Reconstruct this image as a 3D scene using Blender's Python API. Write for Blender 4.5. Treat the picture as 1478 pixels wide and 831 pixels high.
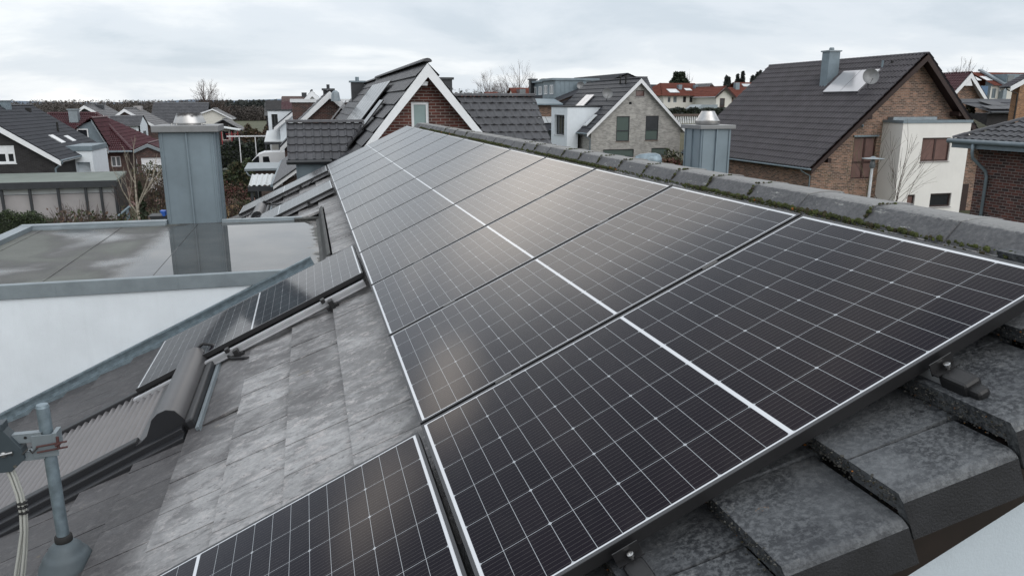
import bpy, math, random
from mathutils import Vector as V, Matrix
random.seed(7)
R = random.uniform
for o in list(bpy.data.objects): bpy.data.objects.remove(o)
SC = bpy.context.scene
COL = SC.collection
rad = math.radians

# ------------------------------------------------------------------ camera
FPX, PITCH, YAW = 1082.33, rad(-13.87), rad(15.05)
CAM = V((0, 0, 7.0))
FW = V((math.sin(YAW) * math.cos(PITCH), math.cos(YAW) * math.cos(PITCH), math.sin(PITCH)))
RT = V((math.cos(YAW), -math.sin(YAW), 0))
UP = RT.cross(FW)
cd = bpy.data.cameras.new('camera'); cam = bpy.data.objects.new('camera', cd); COL.objects.link(cam)
cd.sensor_width = 36; cd.lens = FPX / 1478 * 36; cd.clip_start = 0.05; cd.clip_end = 9000
M = Matrix((RT, UP, -FW)).transposed().to_4x4(); M.translation = CAM
cam.matrix_world = M
SC.camera = cam
SC.view_settings.view_transform = 'Standard'; SC.view_settings.look = 'None'
SC.view_settings.exposure = 0.0; SC.view_settings.gamma = 1; SC.view_settings.use_curve_mapping = False
SC.cycles.max_bounces = 8; SC.cycles.caustics_reflective = False; SC.cycles.caustics_refractive = False

def ray(x, y): return FW + RT * ((x - 739) / FPX) - UP * ((y - 415.5) / FPX)
def P(x, y, Y):                       # measured direction in the photo -> point at the surveyed distance Y
    d = ray(x, y); return CAM + d * (Y / d.y)
def PX(x, y, X):
    d = ray(x, y); return CAM + d * (X / d.x)
def PZ(x, y, Z):
    d = ray(x, y); return CAM + d * ((Z - 7.0) / d.z)

# ------------------------------------------------------------------ sky and sun
SUN_AZ, SUN_EL = rad(155), rad(32)
W = bpy.data.worlds.new('World'); SC.world = W; W.use_nodes = True
nt = W.node_tree; nt.nodes.clear()
def mth(nt, op, a, b=None, c=None, clamp=False):
    n = nt.nodes.new('ShaderNodeMath'); n.operation = op; n.use_clamp = clamp
    for i, s in enumerate((a, b, c)):
        if s is None: continue
        if isinstance(s, (int, float)): n.inputs[i].default_value = s
        else: nt.links.new(s, n.inputs[i])
    return n.outputs[0]
def mixc(nt, f, a, b, blend='MIX'):
    n = nt.nodes.new('ShaderNodeMix'); n.data_type = 'RGBA'; n.blend_type = blend
    for s, i in ((f, 0), (a, 6), (b, 7)):
        if isinstance(s, (int, float)): n.inputs[i].default_value = s
        elif isinstance(s, tuple): n.inputs[i].default_value = (*s, 1)
        else: nt.links.new(s, n.inputs[i])
    return n.outputs[2]
def ramp(nt, fac, stops, ease='LINEAR'):
    n = nt.nodes.new('ShaderNodeValToRGB'); n.color_ramp.interpolation = ease
    while len(n.color_ramp.elements) < len(stops): n.color_ramp.elements.new(0.5)
    for e, (p, c) in zip(n.color_ramp.elements, stops):
        e.position = p; e.color = (c, c, c, 1) if isinstance(c, (int, float)) else (*c, 1)
    nt.links.new(fac, n.inputs[0]); return n.outputs[0]
def noise(nt, vec, scale, detail=4, rough=.55, dist=0):
    n = nt.nodes.new('ShaderNodeTexNoise'); n.inputs['Scale'].default_value = scale
    n.inputs['Detail'].default_value = detail; n.inputs['Roughness'].default_value = rough
    n.inputs['Distortion'].default_value = dist
    if vec is not None: nt.links.new(vec, n.inputs['Vector'])
    return n.outputs['Fac']
def mapping(nt, vec, scale=(1, 1, 1), loc=(0, 0, 0), rot=(0, 0, 0)):
    n = nt.nodes.new('ShaderNodeMapping'); n.inputs['Scale'].default_value = scale
    n.inputs['Location'].default_value = loc; n.inputs['Rotation'].default_value = rot
    nt.links.new(vec, n.inputs['Vector']); return n.outputs[0]

tc = nt.nodes.new('ShaderNodeTexCoord')
sep = nt.nodes.new('ShaderNodeSeparateXYZ'); nt.links.new(tc.outputs['Generated'], sep.inputs[0])
zc = mth(nt, 'MAXIMUM', sep.outputs[2], 0.0)
den = mth(nt, 'ADD', zc, 0.24)
cx = mth(nt, 'DIVIDE', sep.outputs[0], den); cy = mth(nt, 'DIVIDE', sep.outputs[1], den)
cmb = nt.nodes.new('ShaderNodeCombineXYZ'); nt.links.new(cx, cmb.inputs[0]); nt.links.new(cy, cmb.inputs[1])
n1 = noise(nt, mapping(nt, cmb.outputs[0], (0.8, 1.0, 1), (3.1, 1.4, 0)), 1.15, 8, .55, .3)
n2 = noise(nt, mapping(nt, cmb.outputs[0], (1, 1, 1), (9.4, 5.1, 2)), 0.28, 3, .5)
cl = mth(nt, 'ADD', mth(nt, 'MULTIPLY', n1, .62), mth(nt, 'MULTIPLY', n2, .38))
ccol = ramp(nt, cl, [(.37, (.66, .735, .81)), (.46, (.79, .85, .915)), (.545, (.97, 1.005, 1.035)), (.63, (1.32, 1.30, 1.27))], 'EASE')
# thin bright breaks in the cloud, higher up the dome
n3 = noise(nt, mapping(nt, cmb.outputs[0], (1, 1, 1), (2.2, 7.7, 4)), 1.15, 5, .55, .4)
brk = mth(nt, 'MULTIPLY', ramp(nt, n3, [(.51, 0), (.64, 1)], 'EASE'), ramp(nt, zc, [(.13, 0), (.32, 1)], 'EASE'))
ccol = mixc(nt, mth(nt, 'MULTIPLY', brk, .8), ccol, (1.62, 1.55, 1.47))
ccol = mixc(nt, mth(nt, 'MULTIPLY', ramp(nt, n3, [(.36, .45), (.46, 0)], 'EASE'), ramp(nt, zc, [(.13, 0), (.32, 1)])), ccol, (.52, .60, .70))
nw = nt.nodes.new('ShaderNodeTexNoise'); nw.inputs['Scale'].default_value = 2.6; nw.inputs['Detail'].default_value = 5; nt.links.new(cmb.outputs[0], nw.inputs['Vector'])
wv = nt.nodes.new('ShaderNodeVectorMath'); wv.operation = 'MULTIPLY_ADD'; nt.links.new(nw.outputs['Color'], wv.inputs[0]); wv.inputs[1].default_value = (.30, .30, 0); nt.links.new(cmb.outputs[0], wv.inputs[2])
core = 0.0
for (bx0, by0, br0, am0) in ((.16, 1.76, .42, .50), (-.30, 1.54, .18, .9), (-.56, 1.46, .20, .9), (-.85, 1.2, .2, .8), (.75, 1.25, .2, .5)):      # gaps where the sun nearly breaks through
    ds = nt.nodes.new('ShaderNodeVectorMath'); ds.operation = 'DISTANCE'; nt.links.new(wv.outputs[0], ds.inputs[0]); ds.inputs[1].default_value = (bx0 + .15, by0 + .15, 0)
    gz_ = ramp(nt, mth(nt, 'DIVIDE', ds.outputs['Value'], br0), [(.1, am0), (1.0, 0)], 'EASE')
    core = mth(nt, 'MAXIMUM', core, gz_)
ccol = mixc(nt, core, ccol, (2.75, 2.52, 2.28))
# CIE overcast: the dome is brighter overhead than at the horizon
zen = mth(nt, 'ADD', mth(nt, 'MULTIPLY', zc, 0.22), 1.0)
ccol = mixc(nt, 1.0, ccol, zen, 'MULTIPLY')
ccol = mixc(nt, 1.0, ccol, (10, 10, 10), 'MULTIPLY')
sky = nt.nodes.new('ShaderNodeTexSky'); sky.sky_type = 'NISHITA'; sky.sun_disc = False
sky.sun_elevation = SUN_EL; sky.sun_rotation = SUN_AZ
skc = mixc(nt, 0.93, sky.outputs[0], ccol)
bg = nt.nodes.new('ShaderNodeBackground'); bg.inputs['Strength'].default_value = 0.1
nt.links.new(skc, bg.inputs['Color'])
out = nt.nodes.new('ShaderNodeOutputWorld'); nt.links.new(bg.outputs[0], out.inputs[0])
sd = bpy.data.lights.new('sun', 'SUN'); sd.energy = 1.2; sd.angle = rad(60); sd.color = (1, .975, .95)
sun = bpy.data.objects.new('sun', sd); COL.objects.link(sun)
sdir = V((math.sin(SUN_AZ) * math.cos(SUN_EL), math.cos(SUN_AZ) * math.cos(SUN_EL), math.sin(SUN_EL)))
sun.rotation_euler = sdir.to_track_quat('Z', 'Y').to_euler(); sun.location = (0, 0, 60)

# ------------------------------------------------------------------ mesh helpers
class MB:
    def __init__(s): s.v = []; s.f = []; s.mi = []
    def poly(s, pts, mi=0):
        b = len(s.v); s.v += [tuple(p) for p in pts]; s.f.append(tuple(range(b, b + len(pts)))); s.mi.append(mi)
    def mesh(s, verts, faces, mi=0):
        b = len(s.v); s.v += [tuple(p) for p in verts]
        for f in faces: s.f.append(tuple(i + b for i in f)); s.mi.append(mi)
    def obox(s, o, a, b, c, mi=0):                     # corner + three edge vectors
        o, a, b, c = V(o), V(a), V(b), V(c)
        if a.cross(b).dot(c) < 0: a, b = b, a
        p = [o, o + a, o + a + b, o + b, o + c, o + a + c, o + a + b + c, o + b + c]
        s.mesh(p, [(3, 2, 1, 0), (4, 5, 6, 7), (0, 1, 5, 4), (1, 2, 6, 5), (2, 3, 7, 6), (3, 0, 4, 7)], mi)
    def box(s, x0, x1, y0, y1, z0, z1, mi=0):
        s.obox((x0, y0, z0), (x1 - x0, 0, 0), (0, y1 - y0, 0), (0, 0, z1 - z0), mi)
    def tube(s, p0, p1, r0, r1=None, n=8, mi=0, caps=True):
        p0, p1 = V(p0), V(p1); r1 = r0 if r1 is None else r1
        d = (p1 - p0).normalized(); a = d.orthogonal().normalized(); b = d.cross(a)
        vs = []
        for p, r in ((p0, r0), (p1, r1)):
            for i in range(n):
                t = 2 * math.pi * i / n; vs.append(p + (a * math.cos(t) + b * math.sin(t)) * r)
        fs = [(i, (i + 1) % n, n + (i + 1) % n, n + i) for i in range(n)]
        if caps: fs += [tuple(range(n - 1, -1, -1)), tuple(range(n, 2 * n))]
        s.mesh(vs, fs, mi)
    def path(s, pts, r, n=8, mi=0):
        pts = [V(p) for p in pts]; vs = []; k = len(pts); a = None
        for i, p in enumerate(pts):
            d = (pts[min(i + 1, k - 1)] - pts[max(i - 1, 0)]).normalized()
            a = d.orthogonal().normalized() if a is None else (a - d * a.dot(d)).normalized()
            b = d.cross(a); rr = r[i] if isinstance(r, (list, tuple)) else r
            for j in range(n):
                t = 2 * math.pi * j / n; vs.append(p + (a * math.cos(t) + b * math.sin(t)) * rr)
        fs = []
        for i in range(k - 1):
            for j in range(n): fs.append((i * n + j, i * n + (j + 1) % n, (i + 1) * n + (j + 1) % n, (i + 1) * n + j))
        fs += [tuple(range(n - 1, -1, -1)), tuple(range((k - 1) * n, k * n))]
        s.mesh(vs, fs, mi)
    def lathe(s, prof, c, n=24, mi=0, axis=None):
        c = V(c); d = V(axis or (0, 0, 1)).normalized(); a = d.orthogonal().normalized(); b = d.cross(a)
        vs = []
        for r, z in prof:
            for i in range(n):
                t = 2 * math.pi * i / n; vs.append(c + d * z + (a * math.cos(t) + b * math.sin(t)) * r)
        k = len(prof)
        fs = [(q * n + i, q * n + (i + 1) % n, (q + 1) * n + (i + 1) % n, (q + 1) * n + i) for q in range(k - 1) for i in range(n)]
        fs += [tuple(range(n - 1, -1, -1)), tuple(range((k - 1) * n, k * n))]
        s.mesh(vs, fs, mi)
    def prism(s, pts, d, mi=0):                         # planar polygon + extrusion vector
        pts = [V(p) for p in pts]; d = V(d); n = len(pts)
        nrm = V((0, 0, 0))
        for i in range(n): nrm += pts[i].cross(pts[(i + 1) % n])
        if nrm.dot(d) > 0: pts = pts[::-1]
        s.mesh(pts + [p + d for p in pts], [tuple(range(n)), tuple(range(2 * n - 1, n - 1, -1))] +
               [((i + 1) % n, i, n + i, n + (i + 1) % n) for i in range(n)], mi)
    def build(s, name, mats, parent=None, smooth=False, bevel=0, autos=None):
        me = bpy.data.meshes.new(name); me.from_pydata(s.v, [], s.f)
        if not isinstance(mats, (list, tuple)): mats = [mats]
        for m in mats: me.materials.append(m)
        me.polygons.foreach_set('material_index', s.mi)
        if smooth: me.polygons.foreach_set('use_smooth', [True] * len(s.f))
        me.update()
        uv = me.uv_layers.new(name='uv'); data = [0.0] * (2 * len(me.loops)); vs = me.vertices
        for p in me.polygons:
            n = p.normal
            if abs(n.z) > .999: t = V((1, 0, 0)); b = V((0, 1, 0))
            else:
                t = V((-n.y, n.x, 0)).normalized(); b = n.cross(t)
            for li in p.loop_indices:
                c = vs[me.loops[li].vertex_index].co
                data[2 * li] = c.dot(t); data[2 * li + 1] = c.dot(b)
        uv.data.foreach_set('uv', data)
        o = bpy.data.objects.new(name, me); COL.objects.link(o)
        if parent: o.parent = parent
        if bevel:
            m = o.modifiers.new('bevel', 'BEVEL'); m.width = bevel; m.segments = 2; m.limit_method = 'ANGLE'; m.angle_limit = rad(40)
        if autos:
            for p in me.polygons: p.use_smooth = True
            try: me.set_sharp_from_angle(angle=rad(autos))
            except Exception: pass
        return o
def thing(name, label, cat, loc=(0, 0, 0), group=None, rz=0):
    o = bpy.data.objects.new(name, None); COL.objects.link(o); o.location = loc; o.rotation_euler = (0, 0, rz)
    o.empty_display_size = .2
    o['label'] = label; o['category'] = cat
    if group: o['group'] = group
    return o
def tag(o, label, cat, group=None, kind=None):
    o['label'] = label; o['category'] = cat
    if group: o['group'] = group
    if kind: o['kind'] = kind
    return o
def dup(root, label):
    r = root.copy(); COL.objects.link(r); r['label'] = label
    for ch in list(root.children):
        c = ch.copy(); COL.objects.link(c); c.parent = r
        for g in ch.children:
            d = g.copy(); COL.objects.link(d); d.parent = c
    return r

# ------------------------------------------------------------------ materials
MT = {}
def newmat(name):
    m = bpy.data.materials.new(name); m.use_nodes = True; t = m.node_tree; b = t.nodes['Principled BSDF']
    MT[name] = m; return m, t, b
def setin(t, b, key, v):
    if isinstance(v, (int, float)): b.inputs[key].default_value = v
    elif isinstance(v, tuple): b.inputs[key].default_value = (*v, 1)
    else: t.links.new(v, b.inputs[key])
def bump(t, b, h, strength=.3, dist=.01):
    n = t.nodes.new('ShaderNodeBump'); n.inputs['Strength'].default_value = strength; n.inputs['Distance'].default_value = dist
    t.links.new(h, n.inputs['Height']); t.links.new(n.outputs[0], b.inputs['Normal'])
def objco(t):
    return t.nodes.new('ShaderNodeTexCoord').outputs['Object']
def uvco(t):
    return t.nodes.new('ShaderNodeTexCoord').outputs['UV']
def plain(name, c, rough=.6, metal=0, var=.25, scale=3, bmp=0, bscale=60, spec=.5):
    m, t, b = newmat(name); co = objco(t)
    n = noise(t, co, scale, 6, .6)
    f = ramp(t, n, [(.3, 0), (.7, 1)])
    lo = tuple(x * (1 - var) for x in c); hi = tuple(min(1, x * (1 + var)) for x in c)
    cc_ = mixc(t, f, lo, hi)
    if name in ('zinc', 'white_render', 'gable_render', 'cream_render', 'zinc_cap', 'lead'):      # rain streaks and stains
        st = ramp(t, noise(t, mapping(t, co, (5, 5, .5)), 3, 7, .7, .4), [(.48, 0), (.75, .07)])
        cc_ = mixc(t, st, cc_, tuple(x * .45 for x in c))
        cc_ = mixc(t, ramp(t, noise(t, co, 17, 6, .75), [(.58, 0), (.75, .08)]), cc_, tuple(x * .5 for x in c))
    setin(t, b, 'Base Color', cc_); b.inputs['Roughness'].default_value = rough; b.inputs['Metallic'].default_value = metal
    b.inputs['Specular IOR Level'].default_value = spec
    if bmp: bump(t, b, noise(t, co, bscale, 4), bmp, .01)
    return m
def brick(name, c1, c2, mortar, bw=.25, rh=.0813, ms=.010, dark=.35):
    m, t, b = newmat(name); uv = uvco(t)
    n = t.nodes.new('ShaderNodeTexBrick'); t.links.new(uv, n.inputs['Vector'])
    n.inputs['Color1'].default_value = (*c1, 1); n.inputs['Color2'].default_value = (*c2, 1); n.inputs['Mortar'].default_value = (*mortar, 1)
    n.inputs['Scale'].default_value = 1; n.inputs['Mortar Size'].default_value = ms; n.inputs['Brick Width'].default_value = bw
    n.inputs['Row Height'].default_value = rh; n.inputs['Bias'].default_value = -.1; n.inputs['Mortar Smooth'].default_value = .3
    # second, larger brick layer picks out single dark bricks
    n2 = t.nodes.new('ShaderNodeTexBrick'); t.links.new(uv, n2.inputs['Vector'])
    n2.inputs['Color1'].default_value = (1, 1, 1, 1); n2.inputs['Color2'].default_value = (1 - dark, 1 - dark, 1 - dark, 1); n2.inputs['Mortar'].default_value = (1, 1, 1, 1)
    n2.inputs['Scale'].default_value = 1; n2.inputs['Mortar Size'].default_value = ms; n2.inputs['Brick Width'].default_value = bw; n2.inputs['Row Height'].default_value = rh
    n2.offset_frequency = 2; n2.squash = 1; n2.inputs['Bias'].default_value = .2
    w = noise(t, uv, 2.3, 5)
    col = mixc(t, 1.0, n.outputs[0], n2.outputs[0], 'MULTIPLY')
    col = mixc(t, 1.0, col, ramp(t, w, [(.3, .78), (.7, 1.15)]), 'MULTIPLY')
    setin(t, b, 'Base Color', col); b.inputs['Roughness'].default_value = .85
    bump(t, b, n.outputs['Fac'], -.4, .006)
    return m
def tilemat(name, c, rough=.5, var=.3, moss=0, grime=.0):
    m, t, b = newmat(name); co = objco(t)
    n = noise(t, co, 1.3, 6, .65); f = noise(t, co, 14, 4, .6)
    mx = mth(t, 'ADD', mth(t, 'MULTIPLY', n, .6), mth(t, 'MULTIPLY', f, .4))
    col = mixc(t, ramp(t, mx, [(.35, 0), (.65, 1)]), tuple(x * (1 - var) for x in c), tuple(x * (1 + var) for x in c))
    if moss:
        g = ramp(t, noise(t, co, 5, 6, .7), [(.56, 0), (.7, moss)])
        col = mixc(t, g, col, (.06, .07, .035))
    setin(t, b, 'Base Color', col)
    setin(t, b, 'Roughness', ramp(t, f, [(.3, rough - .02), (.7, min(1, rough + .22))])); b.inputs['Specular IOR Level'].default_value = .28
    bump(t, b, f, .25, .006)
    return m
def glass(name, c, rough=.04, curtain=None):
    m, t, b = newmat(name); co = objco(t)
    if curtain:
        w = t.nodes.new('ShaderNodeTexWave'); w.inputs['Scale'].default_value = 4.5; w.inputs['Distortion'].default_value = 1.5
        t.links.new(mapping(t, co, (1, .3, .05)), w.inputs['Vector'])
        setin(t, b, 'Base Color', mixc(t, w.outputs['Fac'], c, curtain))
    else:
        setin(t, b, 'Base Color', mixc(t, noise(t, co, 1.2, 3), tuple(x * .6 for x in c), tuple(x * 1.3 for x in c)))
    b.inputs['Roughness'].default_value = rough; b.inputs['IOR'].default_value = 1.52
    return m

# near roof: flat concrete tiles, weathered; the washed area below the panels has gone pale
m, t, b = newmat('concrete_tile'); co = objco(t)
sx = t.nodes.new('ShaderNodeSeparateXYZ'); t.links.new(co, sx.inputs[0])
cs = mapping(t, co, (1.0, 1.7, 1.0))
big = noise(t, co, 1.1, 4, .55, .4); med = noise(t, cs, 5.5, 8, .66, .5); fin = noise(t, co, 48, 5, .65); pit = noise(t, co, 190, 3, .6)
gg = t.nodes.new('ShaderNodeNewGeometry')
tint = t.nodes.new('ShaderNodeTexWhiteNoise'); tint.noise_dimensions = '1D'
t.links.new(gg.outputs['Random Per Island'], tint.inputs['W'])
wash = mth(t, 'ADD', mth(t, 'MULTIPLY', mth(t, 'ADD', sx.outputs[0], 1.15), .62), mth(t, 'ADD', mth(t, 'MULTIPLY', mth(t, 'SUBTRACT', big, .5), 1.5), mth(t, 'MULTIPLY', mth(t, 'SUBTRACT', tint.outputs[0], .5), .20)))
wash = ramp(t, wash, [(.22, 0), (.82, 1)])
base = mixc(t, wash, (.038, .0345, .0375), (.175, .174, .177))
pale = ramp(t, mth(t, 'ADD', mth(t, 'MULTIPLY', med, .6), mth(t, 'MULTIPLY', big, .4)), [(.46, 0), (.57, 1)])
col = mixc(t, mth(t, 'MULTIPLY', pale, ramp(t, wash, [(0, .10), (1, .92)])), base, (.41, .41, .415))
flake = ramp(t, noise(t, mapping(t, co, (1, 1.5, 1), (5, 1, 2)), 13, 12, .80, .3), [(.53, 0), (.585, .85)])
col = mixc(t, mth(t, 'MULTIPLY', flake, ramp(t, wash, [(0, .12), (1, .85)])), col, (.50, .47, .465))
drk = ramp(t, noise(t, mapping(t, co, (1, 2.2, 1), (9, 3, 2)), 17, 10, .76, .4), [(.565, 0), (.62, .7)])
col = mixc(t, drk, col, (.060, .058, .060))
col = mixc(t, ramp(t, fin, [(.35, .0), (.7, .4)]), col, (.10, .10, .10))
col = mixc(t, 1.0, col, ramp(t, tint.outputs[0], [(0, .88), (1, 1.10)]), 'MULTIPLY')
ye = ramp(t, noise(t, mapping(t, co, (1, 1, 1), (4, 2, 7)), 9, 5, .7), [(.67, 0), (.76, .5)])
col = mixc(t, ye, col, (.20, .15, .06))
setin(t, b, 'Base Color', col); setin(t, b, 'Roughness', ramp(t, med, [(.3, .40), (.7, .75)]))
bump(t, b, mth(t, 'ADD', mth(t, 'MULTIPLY', fin, .7), mth(t, 'MULTIPLY', pit, .5)), .45, .006)
plain('flange', (.023, .024, .028), .6, 0, .25, 9, .35, 160, .4)
plain('underlay', (.012, .012, .012), .9)

m, t, b = newmat('verge_tile'); co = objco(t)
big = noise(t, co, 3.5, 8, .7, .3); fin = noise(t, co, 70, 5, .7); pit = noise(t, co, 240, 3, .6)
f1 = ramp(t, big, [(.40, 0), (.6, 1)])
col = mixc(t, f1, (.024, .027, .032), (.098, .105, .113))
col = mixc(t, ramp(t, fin, [(.44, 0), (.60, .6)]), col, (.175, .185, .195))
col = mixc(t, ramp(t, pit, [(.60, 0), (.75, .2)]), col, (.22, .23, .235))
col = mixc(t, ramp(t, noise(t, co, 3.6, 9, .72), [(.46, 0), (.70, .6)]), col, (.036, .039, .046))
col = mixc(t, ramp(t, noise(t, co, 16, 6, .7), [(.62, 0), (.71, .7)]), col, (.23, .235, .235))
col = mixc(t, ramp(t, noise(t, mapping(t, co, (1, 1, 1), (3, 8, 1)), 13, 5, .65), [(.695, 0), (.74, .9)]), col, (.26, .13, .035))
setin(t, b, 'Base Color', col); setin(t, b, 'Roughness', ramp(t, fin, [(.3, .5), (.7, .8)]))
bump(t, b, mth(t, 'ADD', fin, mth(t, 'MULTIPLY', pit, .6)), .6, .006)

m, t, b = newmat('ridge_concrete'); co = objco(t)
fin = noise(t, co, 60, 5, .7); g = t.nodes.new('ShaderNodeNewGeometry'); sp = t.nodes.new('ShaderNodeSeparateXYZ'); t.links.new(co, sp.inputs[0])
big = noise(t, co, 5, 7, .7)
col = mixc(t, ramp(t, big, [(.35, 0), (.65, 1)]), (.058, .060, .066), (.098, .100, .107))
lich = ramp(t, noise(t, mapping(t, co, (3, 1, 3)), 11, 7, .75), [(.60, 0), (.665, .9)])
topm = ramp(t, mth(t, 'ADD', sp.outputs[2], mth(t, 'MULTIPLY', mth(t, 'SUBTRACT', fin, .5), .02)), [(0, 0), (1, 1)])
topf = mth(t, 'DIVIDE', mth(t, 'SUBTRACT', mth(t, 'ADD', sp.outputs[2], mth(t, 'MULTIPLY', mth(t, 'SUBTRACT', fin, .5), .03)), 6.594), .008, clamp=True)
col = mixc(t, mth(t, 'MULTIPLY', topf, .8), col, (.25, .25, .245))  # paler top carries the facet's lighter shading as well as weathering
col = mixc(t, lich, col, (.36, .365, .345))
col = mixc(t, ramp(t, fin, [(.4, 0), (.7, .4)]), col, (.22, .22, .22))
setin(t, b, 'Base Color', col); b.inputs['Roughness'].default_value = .75
bump(t, b, fin, .5, .005)

# photovoltaic laminate : 6 columns x 24 third-cut rows, white gaps, wires
def pvmat(name):
    m, t, b = newmat(name); uv = uvco(t); s = t.nodes.new('ShaderNodeSeparateXYZ'); t.links.new(uv, s.inputs[0])
    u, v = s.outputs[0], s.outputs[1]
    CW, RH, U0, MID, HM = .1832, .0711, .0174, .881, .0062
    w = mth(t, 'SUBTRACT', mth(t, 'ABSOLUTE', mth(t, 'SUBTRACT', v, MID)), HM)
    q = mth(t, 'DIVIDE', mth(t, 'SUBTRACT', u, U0), CW)
    def dist(x, per):    # distance (m) to the nearest multiple of per
        return mth(t, 'MULTIPLY', mth(t, 'ABSOLUTE', mth(t, 'SUBTRACT', mth(t, 'FRACT', mth(t, 'ADD', x, .5)), .5)), per)
    dr = dist(mth(t, 'DIVIDE', w, RH), RH); dc = dist(q, CW); d3 = dist(mth(t, 'DIVIDE', w, RH * 3), RH * 3)
    lines = mth(t, 'MAXIMUM', mth(t, 'LESS_THAN', dr, .0007), mth(t, 'LESS_THAN', dc, .0008))
    lines = mth(t, 'MAXIMUM', lines, mth(t, 'LESS_THAN', mth(t, 'ADD', d3, dc), .0068))
    outm = mth(t, 'MAXIMUM', mth(t, 'LESS_THAN', w, 0), mth(t, 'GREATER_THAN', w, RH * 12))
    outm = mth(t, 'MAXIMUM', outm, mth(t, 'MAXIMUM', mth(t, 'LESS_THAN', q, 0), mth(t, 'GREATER_THAN', q, 6)))
    wire = mth(t, 'LESS_THAN', dist(mth(t, 'ADD', mth(t, 'MULTIPLY', q, 11), .5), CW / 11), .00042)
    cellrnd = t.nodes.new('ShaderNodeTexWhiteNoise'); cellrnd.noise_dimensions = '2D'
    cc = t.nodes.new('ShaderNodeCombineXYZ'); t.links.new(mth(t, 'FLOOR', q), cc.inputs[0]); t.links.new(mth(t, 'FLOOR', mth(t, 'DIVIDE', w, RH)), cc.inputs[1])
    t.links.new(cc.outputs[0], cellrnd.inputs['Vector'])
    cell = mixc(t, cellrnd.outputs[0], (.0088, .0072, .0118), (.0118, .0092, .0142))
    col = mixc(t, wire, cell, (.10, .095, .095))
    col = mixc(t, lines, col, (.42, .445, .47)); col = mixc(t, outm, col, (.66, .68, .71))
    oi = t.nodes.new('ShaderNodeObjectInfo'); va = t.nodes.new('ShaderNodeVectorMath'); va.operation = 'ADD'; t.links.new(uv, va.inputs[0])
    cr = t.nodes.new('ShaderNodeCombineXYZ'); t.links.new(mth(t, 'MULTIPLY', oi.outputs['Random'], 37), cr.inputs[0]); t.links.new(cr.outputs[0], va.inputs[1]); pv = va.outputs[0]
    dust = mth(t, 'ADD', ramp(t, noise(t, pv, 5, 7, .72), [(.5, 0), (.8, .025)]), ramp(t, noise(t, pv, 60, 3, .6), [(.70, 0), (.76, .05)]))
    col = mixc(t, dust, col, (.35, .33, .30))
    setin(t, b, 'Base Color', col); b.inputs['Roughness'].default_value = .6; b.inputs['Specular IOR Level'].default_value = 0
    gl = t.nodes.new('ShaderNodeBsdfGlossy'); setin(t, gl, 'Roughness', ramp(t, noise(t, pv, 2.5, 5, .6), [(.3, .075), (.7, .12)]))
    fr = t.nodes.new('ShaderNodeFresnel'); fr.inputs['IOR'].default_value = 1.52; F = fr.outputs[0]
    fac = mth(t, 'MULTIPLY', F, mth(t, 'DIVIDE', mth(t, 'SUBTRACT', F, .035), .14, clamp=True))    # AR coating kills the near-normal reflection
    mx = t.nodes.new('ShaderNodeMixShader'); t.links.new(fac, mx.inputs[0]); t.links.new(b.outputs[0], mx.inputs[1]); t.links.new(gl.outputs[0], mx.inputs[2])
    t.links.new(mx.outputs[0], t.nodes['Material Output'].inputs['Surface'])
    return m
pvmat('pv_laminate')
plain('frame_black', (.012, .012, .013), .35, 0, .2)
plain('frame_lip', (.060, .062, .067), .5, 0, .1, 3, 0, 60, .3)
plain('aluminium', (.50, .51, .53), .42, .45, .08, 12)
plain('black_plastic', (.010, .010, .011), .45, 0, .2)
plain('steel_bolt', (.5, .5, .5), .25, 1, .1)
plain('stainless', (.50, .49, .48), .33, 1, .25, 9)
plain('zinc', (.180, .228, .260), .48, .25, .14, 2.2, .05, 30)
plain('zinc_cap', (.235, .275, .30), .42, .35, .16, 4)
plain('cap_steel', (.20, .205, .21), .45, .3, .14, 6)
plain('felt_edge', (.060, .062, .060), .7, 0, .4, 9, .4, 60)
plain('lead', (.10, .125, .14), .6, .2, .2, 5)
plain('galvanised', (.20, .255, .29), .45, .5, .3, 18)
plain('white_metal', (.62, .64, .66), .4, 0, .06)
plain('red_plastic', (.060, .020, .018), .6)
plain('cable_grey', (.42, .43, .40), .5, 0, .1)
plain('brown_board', (.011, .0065, .0055), .55, 0, .35, 9)
plain('shutter_grey', (.185, .178, .182), .42, .25, .08, 3)
plain('shutter_box', (.075, .074, .078), .38, .2, .12, 3)
plain('dark_frame', (.015, .016, .019), .45, 0, .2)
plain('white_paint', (.72, .74, .76), .45, 0, .05)
plain('grey_plastic', (.04, .055, .065), .5, 0, .2)
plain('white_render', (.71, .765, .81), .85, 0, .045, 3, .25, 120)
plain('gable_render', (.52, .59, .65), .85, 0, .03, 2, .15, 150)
plain('cream_render', (.74, .73, .70), .85, 0, .04, 1, .2, 60)
plain('off_white_wall', (.62, .61, .56), .85, 0, .06, .4)
plain('anthracite', (.028, .032, .037), .5, 0, .2)
plain('mahogany', (.038, .013, .010), .45, 0, .3, 6)
plain('dark_wood', (.024, .011, .009), .65, 0, .3, 4)
plain('grey_wood', (.11, .085, .075), .8, 0, .25, 6)
plain('pale_panel', (.36, .345, .35), .5, 0, .12, 1)
plain('felt_grey_green', (.16, .185, .165), .8, 0, .15, .8)
plain('corrugated', (.52, .55, .56), .45, 0, .08, 3)
plain('solar_thermal', (.50, .50, .52), .16, .5, .05, 1)
plain('blue_wall', (.10, .17, .27), .8, 0, .1, 1)
plain('red_paint', (.26, .03, .035), .5)
plain('van_white', (.70, .72, .74), .25, 0, .04, 1)
plain('rubber', (.015, .015, .015), .8)
plain('blue_tarp', (.02, .10, .42), .5)
plain('brick_sill', (.22, .17, .14), .8)
plain('concrete_sill', (.30, .29, .29), .8)
plain('bark', (.075, .060, .050), .9, 0, .35, 8)
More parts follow.
